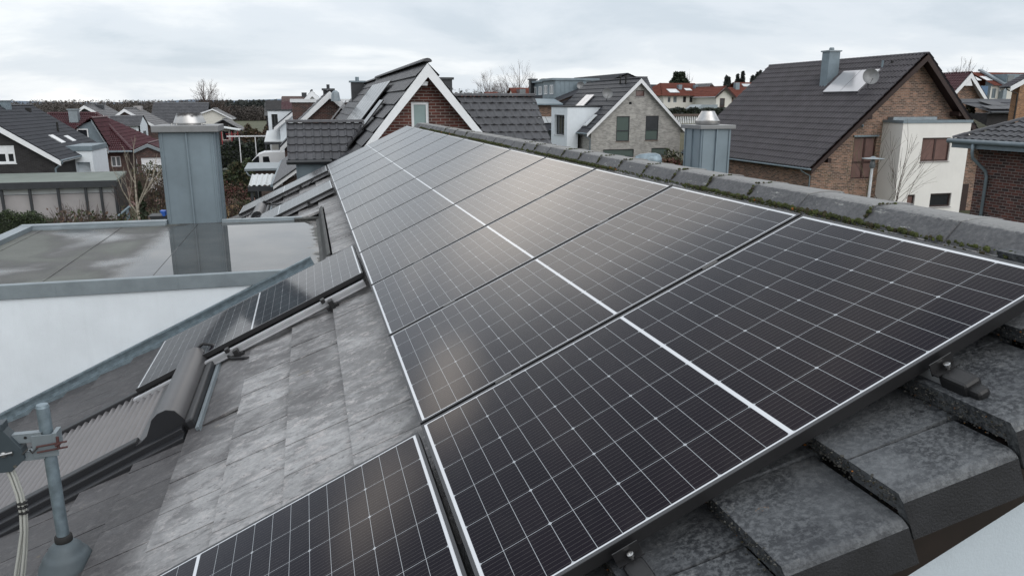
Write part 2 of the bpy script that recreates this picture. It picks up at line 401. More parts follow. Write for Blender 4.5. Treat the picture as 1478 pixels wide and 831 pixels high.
plain('bark_pale', (.30, .27, .22), .85, 0, .5, 9)
plain('twig', (.075, .052, .045), .9, 0, .3, 5)
plain('twig_green', (.11, .095, .055), .9, 0, .3, 5)
plain('leaf_dark', (.020, .030, .014), .7, 0, .4, 1.5)
plain('leaf_mid', (.040, .060, .022), .7, 0, .4, 1.5)
plain('leaf_olive', (.070, .065, .032), .8, 0, .4, 1.5)
plain('leaf_brown', (.095, .060, .040), .8, 0, .4, 1.5)
plain('leaf_red', (.085, .026, .022), .8, 0, .4, 1.5)
plain('reed', (.30, .20, .10), .8, 0, .3, 2)
plain('forest_dark', (.036, .043, .040), .9, 0, .5, .05)  # both forest colours are lightened to stand in for distance haze
plain('forest_bare', (.080, .070, .064), .9, 0, .4, .05)
plain('moss', (.046, .056, .014), .95, 0, .85, 30, .6, 160)
brick('brick_red', (.115, .032, .022), (.075, .026, .020), (.21, .18, .165), .25, .0813, .011, .3)
brick('brick_grey', (.42, .41, .385), (.31, .305, .29), (.42, .41, .39), .25, .078, .008, .2)
brick('brick_tan', (.33, .185, .125), (.105, .065, .052), (.29, .24, .20), .30, .10, .016, .35)
brick('brick_dark', (.030, .029, .031), (.020, .019, .021), (.05, .048, .047), .25, .08, .008, .3)
brick('brick_brown', (.090, .034, .026), (.045, .026, .025), (.16, .14, .13), .22, .0813, .010, .45)
brick('brick_edge', (.135, .046, .034), (.045, .030, .030), (.17, .15, .145), .27, .1, .013, .4)
brick('brick_orange', (.34, .17, .075), (.24, .11, .05), (.30, .24, .18), .25, .0813, .010, .3)
tilemat('tile_anthracite', (.034, .036, .043), .45)
tilemat('tile_brown', (.062, .058, .066), .38)
tilemat('tile_grey', (.072, .073, .079), .42)
tilemat('tile_maroon', (.060, .021, .026), .42, .25)
tilemat('tile_red', (.135, .040, .026), .6, .3)
tilemat('tile_slate', (.078, .079, .086), .4)
tilemat('tile_mossy', (.10, .10, .075), .7, .3, .8)
glass('pane_dark', (.018, .020, .024)); glass('pane_green', (.050, .072, .066), .06, (.15, .19, .175))
glass('pane_pink_reflection', (.17, .105, .095), .05); glass('pane_frost', (.24, .32, .32), .25); glass('pane_light', (.16, .18, .19), .08)  # pinkish pane colour imitates reflected light in the mahogany windows
glass('pane_sky', (.55, .58, .60), .06)

# flat roof felt with standing water
m, t, b = newmat('felt_wet'); co = objco(t)
sp = t.nodes.new('ShaderNodeSeparateXYZ'); t.links.new(co, sp.inputs[0])
X, Y = sp.outputs[0], sp.outputs[1]
wob = mth(t, 'MULTIPLY', mth(t, 'SUBTRACT', noise(t, co, 2.3, 6, .6), .5), .55)
# depth of water: deep along the east end, shallow patches in the west
east = ramp(t, mth(t, 'ADD', mth(t, 'MULTIPLY', mth(t, 'ADD', X, 2.0), 1.2), mth(t, 'MULTIPLY', wob, .55)), [(.0, 0), (.5, 1)])
blob = ramp(t, noise(t, mapping(t, co, (.75, .62, 1), (1.7, 3.9, 0)), 1.15, 5, .5, .3), [(.46, 0), (.66, .8)])
dE = mth(t, 'MINIMUM', mth(t, 'MINIMUM', mth(t, 'SUBTRACT', Y, 7.27), mth(t, 'SUBTRACT', 10.50, Y)), mth(t, 'SUBTRACT', .05, X))
east = mth(t, 'MULTIPLY', east, ramp(t, mth(t, 'ADD', dE, mth(t, 'MULTIPLY', mth(t, 'SUBTRACT', noise(t, co, 6, 6, .7), .5), .35)), [(.0, .0), (.07, 1)]))
wet = mth(t, 'MAXIMUM', east, blob)
grain = noise(t, co, 110, 3, .7)
dry = mixc(t, ramp(t, noise(t, co, 1.6, 6, .6), [(.3, 0), (.7, 1)]), (.095, .102, .092), (.15, .16, .145))
dry = mixc(t, ramp(t, grain, [(.3, 0), (.7, .3)]), dry, (.22, .22, .21))
damp = mixc(t, ramp(t, noise(t, co, 3, 5), [(.3, 0), (.7, 1)]), (.035, .035, .034), (.075, .073, .07))
edge = ramp(t, wet, [(.0, 0), (.35, 1), (.9, 1)])
col = mixc(t, edge, dry, damp)
setin(t, b, 'Base Color', col)
rr = ramp(t, mth(t, 'ADD', wet, mth(t, 'MULTIPLY', mth(t, 'SUBTRACT', grain, .5), .25)), [(.05, .75), (.55, .30), (.92, .02)])
setin(t, b, 'Roughness', rr); b.inputs['IOR'].default_value = 1.4
bn = t.nodes.new('ShaderNodeBump'); bn.inputs['Distance'].default_value = .004
setin(t, bn, 'Strength', mth(t, 'MULTIPLY', mth(t, 'SUBTRACT', 1.0, ramp(t, wet, [(.3, 0), (.9, 1)])), .5)); t.links.new(grain, bn.inputs['Height'])
t.links.new(bn.outputs[0], b.inputs['Normal'])

m, t, b = newmat('ground_mix'); co = objco(t)
g1 = noise(t, co, .035, 6, .6); g2 = noise(t, co, .6, 6, .7)
col = mixc(t, ramp(t, g1, [(.4, 0), (.55, 1)]), (.055, .062, .028), (.085, .078, .045))
col = mixc(t, ramp(t, g2, [(.4, 0), (.7, .6)]), col, (.035, .042, .02))
setin(t, b, 'Base Color', col); b.inputs['Roughness'].default_value = .95
plain('paving', (.20, .12, .10), .85, 0, .2, 1.2)
plain('asphalt', (.05, .05, .052), .85, 0, .2, 1)
plain('field_grass', (.070, .074, .040), .95, 0, .2, .05)
plain('hill_haze', (.10, .14, .19), 1, 0, .2, .004)  # bluish haze of the distance is put into the hills' colour

# ------------------------------------------------------------------ ground
def hgt(x, y):
    def ss(a, b, v):
        k = max(0, min(1, (v - a) / (b - a))); return k * k * (3 - 2 * k)
    return 4.2 * ss(66, 118, y + .25 * x) * ss(5, 45, x) - 0.0
mb = MB()
xs = [-4000, -1500, -600, -250, -120] + [i * 10 for i in range(-10, 21)] + [260, 400, 700, 1500, 4000]
ys = [-1500, -300, -80, -40] + [i * 10 for i in range(-2, 26)] + [300, 400, 600, 1000, 2000, 5000]
mb.mesh([(x, y, hgt(x, y)) for y in ys for x in xs],
        [(j * len(xs) + i, j * len(xs) + i + 1, (j + 1) * len(xs) + i + 1, (j + 1) * len(xs) + i) for j in range(len(ys) - 1) for i in range(len(xs) - 1)])
g = mb.build('ground', MT['ground_mix'], None, True); g['kind'] = 'structure'
mb = MB(); mb.poly([(-25, 57, .004), (-3, 57, .004), (-3, 79.6, .004), (-25, 79.6, .004)])
g = mb.build('driveway', MT['paving']); g['kind'] = 'structure'
mb = MB(); mb.poly([(-12, 61, .008), (4, 61, .008), (4, 74, .008), (-12, 74, .008)])
g = mb.build('parking_court', MT['asphalt']); g['kind'] = 'structure'
mb = MB(); mb.poly([(-60, 180, .004), (40, 180, .004), (90, 420, .004), (-160, 420, .004)])
g = mb.build('field', MT['field_grass']); g['kind'] = 'structure'
mb = MB(); n = 60; pts = []
for i in range(n + 1):
    a = rad(-75 + 150 * i / n); d = 3200
    h = 13 + 8 * math.sin(i * .7) + 5 * math.sin(i * 1.9 + 1) + R(-1, 1)
    pts.append((math.sin(a) * d, math.cos(a) * d, max(8, h)))
vs = []
for (x, y, h) in pts: vs += [(x * .92, y * .92, -1), (x, y, h), (x * 1.1, y * 1.1, -1)]
mb.mesh(vs, [f for i in range(n) for f in ((3 * i, 3 * i + 3, 3 * i + 4, 3 * i + 1), (3 * i + 1, 3 * i + 4, 3 * i + 5, 3 * i + 2))])
g = mb.build('hills', MT['hill_haze'], None, True); g['kind'] = 'structure'

# ------------------------------------------------------------------ architecture helpers
def clip(poly, a, b):
    """keep the part of a 2-D polygon on the left of a->b"""
    out = []; n = len(poly)
    def sd(p): return (b[0] - a[0]) * (p[1] - a[1]) - (b[1] - a[1]) * (p[0] - a[0])
    for i in range(n):
        p, q = poly[i], poly[(i + 1) % n]; sp, sq = sd(p), sd(q)
        if sp >= -1e-9: out.append(p)
        if (sp > 1e-9 and sq < -1e-9) or (sp < -1e-9 and sq > 1e-9):
            k = sp / (sp - sq); out.append((p[0] + (q[0] - p[0]) * k, p[1] + (q[1] - p[1]) * k))
    return out
def wall(mb, o, ud, outline, holes=(), depth=.12, mi=0):
    """outline: convex CCW polygon in (u,z) seen from outside with u to the right; holes: (u0,u1,z0,z1)"""
    o, ud = V(o), V(ud).normalized(); Z = V((0, 0, 1)); inw = -ud.cross(Z)
    us = sorted({p[0] for p in outline} | {h[0] for h in holes} | {h[1] for h in holes})
    zs = sorted({p[1] for p in outline} | {h[2] for h in holes} | {h[3] for h in holes})
    us = [min(us), *[u for u in us if u != min(us)]]
    if not holes: us = [us[0], us[-1]]; zs = [zs[0], zs[-1]]
    for i in range(len(us) - 1):
        for j in range(len(zs) - 1):
            cu, cz = (us[i] + us[i + 1]) / 2, (zs[j] + zs[j + 1]) / 2
            if any(h[0] < cu < h[1] and h[2] < cz < h[3] for h in holes): continue
            pl = [(us[i], zs[j]), (us[i + 1], zs[j]), (us[i + 1], zs[j + 1]), (us[i], zs[j + 1])]
            for k in range(len(outline)):
                if len(pl) < 3: break
                pl = clip(pl, outline[k], outline[(k + 1) % len(outline)])
            if len(pl) >= 3: mb.poly([o + ud * p[0] + Z * p[1] for p in pl], mi)
    for (a, b, c, d) in holes:
        q = [o + ud * u + Z * z for u, z in ((a, c), (b, c), (b, d), (a, d))]
        for k in range(4):
            p0, p1 = q[k], q[(k + 1) % 4]
            mb.poly([p1, p0, p0 + inw * depth, p1 + inw * depth], mi)
def window(parent, o, ud, h, frame='anthracite', pane='pane_dark', fw=.07, mull=(), trans=(), depth=.1, sill='concrete_sill', sp=.06, name='window', shade=0):
    o, ud = V(o), V(ud).normalized(); Z = V((0, 0, 1)); inw = -ud.cross(Z)
    a, b, c, d = h; mb = MB(); t = .05; base = o + inw * (depth - t)
    def bar(u0, u1, z0, z1, e=0): mb.obox(base + ud * u0 + Z * z0 - inw * e, ud * (u1 - u0), inw * (t + e), Z * (z1 - z0))
    bar(a, a + fw, c, d); bar(b - fw, b, c, d); bar(a + fw, b - fw, c, c + fw); bar(a + fw, b - fw, d - fw, d)
    for u in mull: bar(a + (b - a) * u - fw * .7, a + (b - a) * u + fw * .7, c + fw, d - fw, .004)
    for z in trans: bar(a + fw, b - fw, c + (d - c) * z - fw * .6, c + (d - c) * z + fw * .6, .008)
    if shade: bar(a + fw, b - fw, d - fw - shade, d - fw, -.012)
    w = mb.build(name, MT[frame], parent)
    m2 = MB(); q = base + inw * .03
    m2.obox(q + ud * (a + fw * .5) + Z * (c + fw * .5), ud * (b - a - fw), inw * .012, Z * (d - c - fw))
    m2.build('pane', MT[pane], w)
    if sill:
        m3 = MB(); m3.obox(o + ud * (a - .04) + Z * (c - .05) - inw * sp, ud * (b - a + .08), inw * (sp + depth - t), Z * .048)
        m3.build('sill', MT[sill], w)
    return w
def prof(kind, t):
    if kind == 'pan': return 1 - (0.5 - 0.5 * math.cos(2 * math.pi * t)) ** 1.3
    if kind == 'double': return abs(math.cos(2 * math.pi * t)) ** 1.5
    if kind == 'roll': return max(0, math.cos(2 * math.pi * (t - .08))) ** 2 if (t < .33 or t > .83) else 0
    return 0
def tile_slope(mb, o, ud, vd, Lu, Lv, cw=.30, ch=.34, kind='pan', amp=.035, step=.028, umin=None, umax=None, mi=0, sub=6, stagger=False):
    o, ud, vd = V(o), V(ud).normalized(), V(vd).normalized(); nd = ud.cross(vd)
    if nd.z < 0: nd = -nd
    nc = max(1, round(Lv / ch)); ch = Lv / nc
    flipf = ud.cross(vd).dot(nd) < 0
    for i in range(nc):
        v0, v1 = i * ch, (i + 1) * ch; vm = (v0 + v1) / 2
        a = umin(vm) if umin else 0; b = umax(vm) if umax else Lu
        if b - a < .05: continue
        off = (cw / 2 if (stagger and i % 2) else 0)
        us = [a]; k0 = math.floor((a - off) / (cw / sub)) + 1; u = k0 * cw / sub + off
        while u < b - 1e-4: us.append(u); u += cw / sub
        us.append(b); vs = []
        for u in us:
            tt = ((u - off) / cw) % 1.0; h = prof(kind, tt) * amp
            if kind == 'flat': h = -.012 if (tt < .04 or tt > .985) else 0
            p = o + ud * u
            vs += [p + vd * v0 + nd * (h * .9 - .005), p + vd * v0 + nd * (h + step), p + vd * v1 + nd * (h + .002)]
        fs = []
        for j in range(len(us) - 1):
            q = 3 * j
            for f in ((q, q + 3, q + 4, q + 1), (q + 1, q + 4, q + 5, q + 2)): fs.append(f[::-1] if flipf else f)
        mb.mesh(vs, fs, mi)
def ridge_caps(mb, p0, p1, r=.11, ln=.4, mi=0, n=6):
    p0, p1 = V(p0), V(p1); d = p1 - p0; L = d.length; d.normalize(); k = max(1, round(L / ln)); ln = L / k
    side = d.cross(V((0, 0, 1))).normalized(); up = side.cross(d)
    for i in range(k):
        a, b = p0 + d * (i * ln), p0 + d * ((i + 1) * ln + .02); vs = []
        for p, rr in ((a, r * .93), (b, r * 1.06)):
            for j in range(n + 1):
                t = math.pi * j / n; vs.append(p + side * math.cos(t) * rr + up * (math.sin(t) * rr * .75 - .02))
        m = n + 1
        mb.mesh(vs, [(j, j + 1, m + j + 1, m + j) for j in range(n)] + [tuple(range(n, -1, -1)), tuple(range(m, 2 * m))], mi)
def gable_house(name, label, x0, y0, zg, L, xl, xr, zr, tl, tr, oe=.4, ov=.35, wallm='brick_grey', roofm='tile_anthracite', kind='double',
                cw=.30, ch=.34, amp=.03, step=.03, barge='white_paint', bw=.24, soffit='white_paint', holes=(), gutter='zinc', cat='house', group=None,
                lefth=(), sub=6, rz=0, capr=.11, stagger=False):
    """ridge along local y at x=0; front gable at y=0 facing -y"""
    r = thing(name, label, cat, (x0, y0, zg), group, rz)
    zr -= zg; zl, zR = zr + tl * xl, zr - tr * xr
    wt = .16
    mb = MB()
    hs = [h[:4] for h in holes]
    wall(mb, (0, 0, 0), (1, 0, 0), [(xl, -2), (xr, -2), (xr, zR - wt), (0, zr - wt), (xl, zl - wt)], hs, .14)
    lh = [h[:4] for h in lefth]
    wall(mb, (xl, L, 0), (0, -1, 0), [(0, -2), (L, -2), (L, zl - wt), (0, zl - wt)], lh, .14)
    wall(mb, (xr, 0, 0), (0, 1, 0), [(0, -2), (L, -2), (L, zR - wt), (0, zR - wt)])
    wall(mb, (xr, L, 0), (-1, 0, 0), [(0, -2), (xr - xl, -2), (xr - xl, zl - wt), (xr, zr - wt), (0, zR - wt)])
    mb.build('wall', MT[wallm], r)
    for h in holes: window(r, (0, 0, 0), (1, 0, 0), h[:4], **(h[4] if len(h) > 4 else {}))
    for h in lefth: window(r, (xl, L, 0), (0, -1, 0), h[:4], **(h[4] if len(h) > 4 else {}))
    mb = MB(); bb = {0: MB(), 1: MB()}; cl, cr = math.sqrt(1 + tl * tl), math.sqrt(1 + tr * tr)
    for sgn, xe, tn in ((-1, xl - oe, tl), (1, xr + oe, tr)):
        ze = zr - tn * abs(xe); vd = V((-xe, 0, zr - ze)); lv = vd.length
        tile_slope(mb, (xe, -ov, ze), (0, 1, 0), vd, L + 2 * ov, lv, cw, ch, kind, amp, step, sub=sub, stagger=stagger)
        nd = V((sgn * tn, 0, 1)).normalized()
        a, b2 = V((xe, -ov, ze)), V((0, -ov, zr)); dn = V((0, 0, -.13)); yy = V((0, L + 2 * ov, 0)); z2 = V((0, 0, -.012))
        q = [a + z2, b2 + z2, b2 + dn, a + dn]
        if sgn > 0: q = q[::-1]
        mb.mesh(q + [p + yy for p in q], [(0, 1, 2, 3), (7, 6, 5, 4), (0, 3, 7, 4), (2, 1, 5, 6)], 1)
        lo = [a + dn, b2 + dn, b2 + dn + yy, a + dn + yy]
        mb.poly(lo if sgn > 0 else lo[::-1], 1)
        if barge:
            for ib, (yb, th) in enumerate(((-ov - .035, .034), (L + ov + .001, .034))):
                w = .045
                pts = [(xe, yb, ze - .03), (0, yb, zr - .03), (0, yb, zr - .03 - bw * (cl if sgn < 0 else cr)), (xe, yb, ze - .03 - bw)]
                bb[ib].prism(pts, (0, th, 0))
    if capr: ridge_caps(mb, (0, -ov - .02, zr + .05), (0, L + ov, zr + .05), capr)
    rf = mb.build('roof', [MT[roofm], MT[soffit]], r)
    if barge:
        for ib in bb: bb[ib].build('bargeboard', MT[barge], rf)
    if gutter:
        gm = MB(); xe = xl - oe; ze = zr + tl * xe
        gm.tube((xe - .05, -ov, ze - .04), (xe - .05, L + ov, ze - .04), .065, n=8)
        gm.path([(xe - .05, .15, ze - .08), (xe + .02, .15, ze - .22), (xl - .06, .05, ze - .5), (xl - .06, .05, -1)], .045, 6)
        gm.build('gutter', MT[gutter], rf, True)
    r['_'] = 0
    del r['_']
    return r, rf
def hip_faces(mb, poly, o, ud, vd): pass

def chimney_box(parent, x0, x1, y0, y1, z0, z1, mat='zinc', cap='cap_steel', cowl=None, over=.06, name='chimney', seams=0):
    mb = MB(); mb.box(x0, x1, y0, y1, z0, z1)
    if seams:
        for i in range(1, seams + 1):
            xx = x0 + (x1 - x0) * i / (seams + 1)
            mb.box(xx - .010, xx + .010, y0 - .028, y0 + .002, z0, z1)
            yy = y0 + (y1 - y0) * i / (seams + 1)
            mb.box(x1 - .002, x1 + .02, yy - .008, yy + .008, z0, z1); mb.box(x0 - .02, x0 + .002, yy - .008, yy + .008, z0, z1)
        for xx in (x0 + .03, x1 - .03): mb.box(xx - .007, xx + .007, y0 - .014, y0 + .002, z0, z1)
        for yy in (y0 + .04, y1 - .04):
            mb.box(x1 - .002, x1 + .014, yy - .007, yy + .007, z0, z1); mb.box(x0 - .014, x0 + .002, yy - .007, yy + .007, z0, z1)
    c = mb.build(name, MT[mat], parent)
    m2 = MB(); m2.box(x0 - over, x1 + over, y0 - over, y1 + over, z1, z1 + .085 if over > .05 else z1 + .06)
    m2.build('cap', MT[cap], c, bevel=.008)
    return c

exec_order = []

# ================================================================== OWN HOUSE
O = V((0.351, 15.345, 5.811)); PA = rad(25)
S = V((math.cos(PA), 0, math.sin(PA))); N = V((-math.sin(PA), 0, math.cos(PA)))
def T(Y, v, off=0.0): p = O + S * v + N * off; return V((p.x, Y, p.z))
TOP = -.12
home = thing('house', 'foreground house with a grey concrete tile roof carrying solar panels and a white dormer', 'house', (0, 8, 0))
def wb(mb, name, mats, parent=home, **k):
    o = mb.build(name, mats, parent, **k)
    if parent.type == 'EMPTY': o.location = -V(parent.location)
    return o
Y0, YE, VR = 1.27, 15.55, 2.11
roof = MB(); verge = MB(); flange = MB()
for i in range(-11, 9):
    vl = -.637 + .3165 * i; vh = min(vl + .3165 + .03, VR)
    if vh - vl < .05: continue
    y = Y0; first = True; vl0 = vl
    w = .15 if (i % 2) == 1 else .30
    VD = (.125 - .351) / math.cos(PA)                  # the dormer's flat roof cuts the slope here
    while y < YE - .02:
        y1 = min(y + w, YE); vl = vl0; cut = False
        if vl0 < VD:
            if y < 7.15 < y1: y1 = 7.15; cut = True
            elif y < 10.62 < y1: y1 = 10.62; cut = True
            if 7.14 < y < 10.61: vl = max(vl0, VD)
        if vh - vl < .04: y = y1; w = .30; first = False; continue
        j = R(-.0012, .0012); sk = R(-.0016, .0016)
        a, b = y + .003, y1 - .003
        hi, lo = TOP - .012 + j, TOP + .019 + j
        p = [T(a, vl, lo + sk), T(b, vl, lo - sk), T(b, vh, hi - sk), T(a, vh, hi + sk)]
        th = N * (-.030)
        dark = (y < Y0 + .46 and vl > -.7)
        tgt = verge if dark else roof
        if dark: p = [T(a, vl, lo + .030), T(b, vl, lo + .026), T(b, vh, hi - .002), T(a, vh, hi - .002)]; th = N * (-.046)
        if dark and first:
            k0, k1 = lo + .034, hi - .002; vv = (vl - .004 + R(-.003, .003), vh - .040); ring = []; jy = R(-.003, .003); jz = R(-.002, .003)
            pr_v = [(b, 0), (Y0 - .010 + jy, 0), (Y0 - .022 + jy, -.003), (Y0 - .031 + jy, -.010), (Y0 - .036 + jy, -.021), (Y0 - .034 + jy, -.132), (Y0 - .006, -.132), (Y0 - .002, -.06), (b, -.06)]; nv = len(pr_v)
            for v_, kk_ in zip(vv, (k0 + jz, k1 + jz)):
                for n_, (yy_, dz_) in enumerate(pr_v): ring.append(T(yy_, v_ + (.004 if n_ < 3 and v_ == vv[0] else 0), kk_ + dz_ - (.003 if n_ < 2 and v_ == vv[0] else 0)))
            for q_ in range(nv):
                f_ = (q_, (q_ + 1) % nv, nv + (q_ + 1) % nv, nv + q_)
                verge.mesh([ring[x] for x in f_], [(3, 2, 1, 0)], 1 if q_ in (4, 5) else 0)
            verge.mesh(ring[:nv], [(0, 1, 7, 8), (1, 2, 3, 4, 5, 6, 7)], 0); verge.mesh(ring[nv:], [(8, 7, 1, 0), (7, 6, 5, 4, 3, 2, 1)], 1)
        else:
            q = [x + th for x in p]
            tgt.mesh(p + q, [(3, 2, 1, 0), (4, 5, 6, 7), (0, 1, 5, 4), (1, 2, 6, 5), (2, 3, 7, 6), (3, 0, 4, 7)])
        first = False; y = y1; w = .30
# roof underlay and back slope
ul = MB(); 
for ya_, yb_, va_ in ((Y0 + .03, 7.15, -4.1), (7.15, 10.62, (.125 - .351) / math.cos(PA)), (10.62, YE, -4.1)):
    ul.poly([T(ya_, va_, -.17), T(yb_, va_, -.17), T(yb_, 2.12, -.17), T(ya_, 2.12, -.17)])
xr_ = T(0, VR, TOP).x; zr_ = T(0, VR, TOP).z
tile_slope(roof, (xr_ + 5.2, YE, zr_ - 5.2 * math.tan(PA)), (0, -1, 0), (-5.2, 0, 5.2 * math.tan(PA)), YE - Y0, 5.2 / math.cos(PA), .3, .3165, 'flat', 0, .02, sub=6)
rf = wb(roof, 'roof', MT['concrete_tile'])
ul.build('underlay', MT['underlay'], rf)
vg = verge.build('verge_tiles', [MT['verge_tile'], MT['flange']], rf)
# ridge caps, each a piece of its own
pr = [(2.10, 6.50), (2.135, 6.545), (2.185, 6.598), (2.255, 6.606), (2.30, 6.606), (2.37, 6.598), (2.42, 6.545), (2.45, 6.50)]
cxm = 2.278
y = 2.095 - .42 * 3; kk = 0
while y < 15.3:
    mb = MB(); ya, yb = y + .004, y + .42 + .012; vs = []
    jx, jz = R(-.0015, .0015), R(-.001, .001)
    for (yy, sc, dz) in ((ya, 1.012, .003), (ya + .05, 1.010, .0025), (ya + .055, 1.0, .0), (yb - .008, .985, -.002)):
        for (x, z) in pr: vs.append((cxm + (x - cxm) * sc + jx, yy, z + dz + jz))
    n = len(pr); fs = [(q * n + i, (q + 1) * n + i, (q + 1) * n + i + 1, q * n + i + 1) for q in range(3) for i in range(n - 1)]
    fs += [tuple(range(n)), tuple(range(4 * n - 1, 3 * n - 1, -1))]
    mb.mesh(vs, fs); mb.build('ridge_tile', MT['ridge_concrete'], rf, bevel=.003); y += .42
# gable fascia and white gable wall
mb = MB()
for sg in (-1, 1):
    xe = -3.5 if sg < 0 else xr_ + 5.2
    ze = T(0, (xe - .351) / math.cos(PA), TOP).z if sg < 0 else zr_ - 5.2 * math.tan(PA)
    mb.prism([(xr_, Y0 + .015, zr_ - .04), (xe, Y0 + .015, ze - .04), (xe, Y0 + .015, ze - .245), (xr_, Y0 + .015, zr_ - .245)], (0, .03, 0))
wb(mb, 'fascia_board', MT['brown_board'])
mb = MB()
def roofz(x): return zr_ - abs(x - xr_) * math.tan(PA)
wall(mb, (-3.1, Y0 + .10, 0), (1, 0, 0), [(0, -.5), (10.2, -.5), (10.2, roofz(7.1) - .14), (xr_ + 3.1, zr_ - .14), (0, roofz(-3.1) - .14)])
wall(mb, (-3.1, YE - .2, 0), (0, -1, 0), [(0, -.5), (YE - Y0 - .3, -.5), (YE - Y0 - .3, roofz(-3.1) - .14), (0, roofz(-3.1) - .14)])
wall(mb, (7.1, Y0 + .10, 0), (0, 1, 0), [(0, -.5), (YE - Y0 - .3, -.5), (YE - Y0 - .3, roofz(7.1) - .14), (0, roofz(7.1) - .14)])
wall(mb, (7.1, YE - .2, 0), (-1, 0, 0), [(0, -.5), (10.2, -.5), (10.2, roofz(-3.1) - .14), (7.1 - xr_, zr_ - .14), (0, roofz(7.1) - .14)])
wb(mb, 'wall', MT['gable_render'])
# flat roofed dormer
DX0, DX1, DY0, DY1, DZ = -3.5, .12, 7.15, 10.62, 5.45
def tz(x): return T(0, (x - .351) / math.cos(PA), TOP).z
XT = .351 + (5.60 - O.z - N.z * TOP) / math.tan(PA) + N.x * TOP
mb = MB()
wall(mb, (DX0, DY0, 0), (1, 0, 0), [(0, tz(DX0) - .2), (XT - DX0, 5.40), (0, 5.40)])
wall(mb, (DX0, DY1, 0), (0, -1, 0), [(0, 3.4), (DY1 - DY0, 3.4), (DY1 - DY0, 5.40), (0, 5.40)])
wall(mb, (XT, DY1, 0), (-1, 0, 0), [(0, 5.39), (XT - DX0, 3.4), (XT - DX0, 5.40), (0, 5.40)])
dm = wb(mb, 'dormer', MT['white_render'])
mb = MB()
mb.box(DX0 + .02, DX1, DY0 + .02, DY1 - .02, 5.38, DZ)
for xs_ in (-3.27, -2.36, -1.46, -.56):
    if xs_ > -.9: continue
    mb.box(xs_ - .012, xs_ + .012, DY0 + .12, DY1 - .1, DZ, DZ + .005)
mb.build('flat_roof', MT['felt_wet'], dm)
mb = MB()
mb.prism([(0, DY0 - .022, 5.362), (0, DY0 - .022, 5.484), (0, DY0 - .016, 5.492), (0, DY0 + .10, 5.475), (0, DY0 + .13, 5.452), (0, DY0 + .13, 5.40), (0, DY0 - .002, 5.40), (0, DY0 - .002, 5.362)][::1], (1, 0, 0))
mb.v = [(DX0 - .02 if x == 0 else DX1 + .02, y, z) for x, y, z in mb.v]
mb.box(-1.20 - .004, -1.20 + .004, DY0 - .0245, DY0 - .02, 5.362, 5.486); mb.box(-2.19, -2.182, DY0 - .0245, DY0 - .02, 5.362, 5.486)
mb.box(DX0 - .03, DX0 + .12, DY0 + .10, DY1 - .1, 5.36, 5.505)
mb.box(DX0 - .03, -1.83, DY1 - .1, DY1 + .03, 5.36, 5.51); mb.box(-1.16, DX1 - .25, DY1 - .07, DY1 + .03, 5.36, 5.487)
mb.box(DX0 - .01, -1.84, DY1 - .14, DY1 - .102, 5.40, 5.475); mb.box(-1.15, DX1 - .2, DY1 - .10, DY1 - .072, 5.40, 5.462)
mb.build('parapet_cap', MT['zinc_cap'], dm, bevel=.006)
mb = MB()
mb.prism([(DX1 - .07, 0, DZ + .002), (DX1 - .03, 0, DZ + .02), (DX1 - .005, 0, tz(DX1) + .012), (DX1 + .03, 0, tz(DX1 + .03) + .022), (DX1 + .03, 0, 5.4), (DX1 - .07, 0, 5.4)], (0, DY1 - DY0, 0))
mb.v = [(x, DY0 + y + R(-.01, .01), z) for x, y, z in mb.v]
mb.box(DX1 - .35, DX1 - .02, DY1 - .12, DY1 - .0, DZ, DZ + .03)
mb.build('upstand', MT['felt_edge'], dm, bevel=.01)
mb = MB()
va, vb = (DX0 - .351) / math.cos(PA), -.44
for y0_, y1_, o0, o1 in ((DY0 - .11, DY0 - .012, TOP - .01, TOP + .034), (DY0 - .08, DY0 - .068, TOP, TOP + .055), (DY0 - .03, DY0 - .004, TOP, TOP + .10), (DY0 - .05, DY0 - .004, TOP + .085, TOP + .10)):
    mb.obox(T(y0_, va, o0), V((0, y1_ - y0_, 0)), S * (vb - va), N * (o1 - o0))
mb.build('flashing', MT['galvanised'], dm)
# clad chimney on the flat roof
ch = chimney_box(home, -1.82, -1.175, 10.6, 11.25, 5.25, 6.63, 'zinc', 'cap_steel', over=.075, seams=1)
ch.location = -home.location
m, t, b = newmat('sooty_steel'); co = objco(t); s_ = t.nodes.new('ShaderNodeSeparateXYZ'); t.links.new(co, s_.inputs[0])
soot = ramp(t, mth(t, 'ADD', s_.outputs[2], mth(t, 'MULTIPLY', noise(t, co, 14, 5, .7), .10)), [(0, 0), (1, 1)])
f = mth(t, 'DIVIDE', mth(t, 'SUBTRACT', mth(t, 'ADD', s_.outputs[2], mth(t, 'MULTIPLY', noise(t, co, 14, 5, .7), .10)), 6.868), .03, clamp=True)
setin(t, b, 'Base Color', mixc(t, f, (.46, .455, .45), (.03, .028, .028))); b.inputs['Roughness'].default_value = .36; setin(t, b, 'Metallic', mth(t, 'SUBTRACT', 1, f))
mb = MB(); cxx, cyy = -1.48, 10.92
mb.lathe([(.15, 6.715), (.15, 6.735), (.20, 6.735), (.20, 6.75), (.15, 6.865), (.145, 6.865), (.135, 6.79)], (cxx, cyy, 0), 28)
mb.build('cowl', MT['sooty_steel'], ch, autos=30)
mb = MB()
for px_ in (-1.66, -1.60, -1.30): mb.lathe([(.012, 6.72), (.012, 6.74)], (px_, 10.62, 0), 8)
mb.build('screw', MT['steel_bolt'], ch)
# second clad chimney behind the ridge
ch2 = chimney_box(home, 5.675, 6.165, 10.25, 10.78, 4.4, 6.615, 'zinc', 'cap_steel', over=.05, seams=1)
ch2.location = -home.location
mb = MB(); mb.lathe([(.175, 6.68), (.185, 6.70), (.185, 6.735), (.175, 6.74), (.095, 6.875), (.09, 6.875), (.085, 6.80)], (5.90, 10.5, 0), 28)
mb.build('cowl', MT['stainless'], ch2, autos=30)
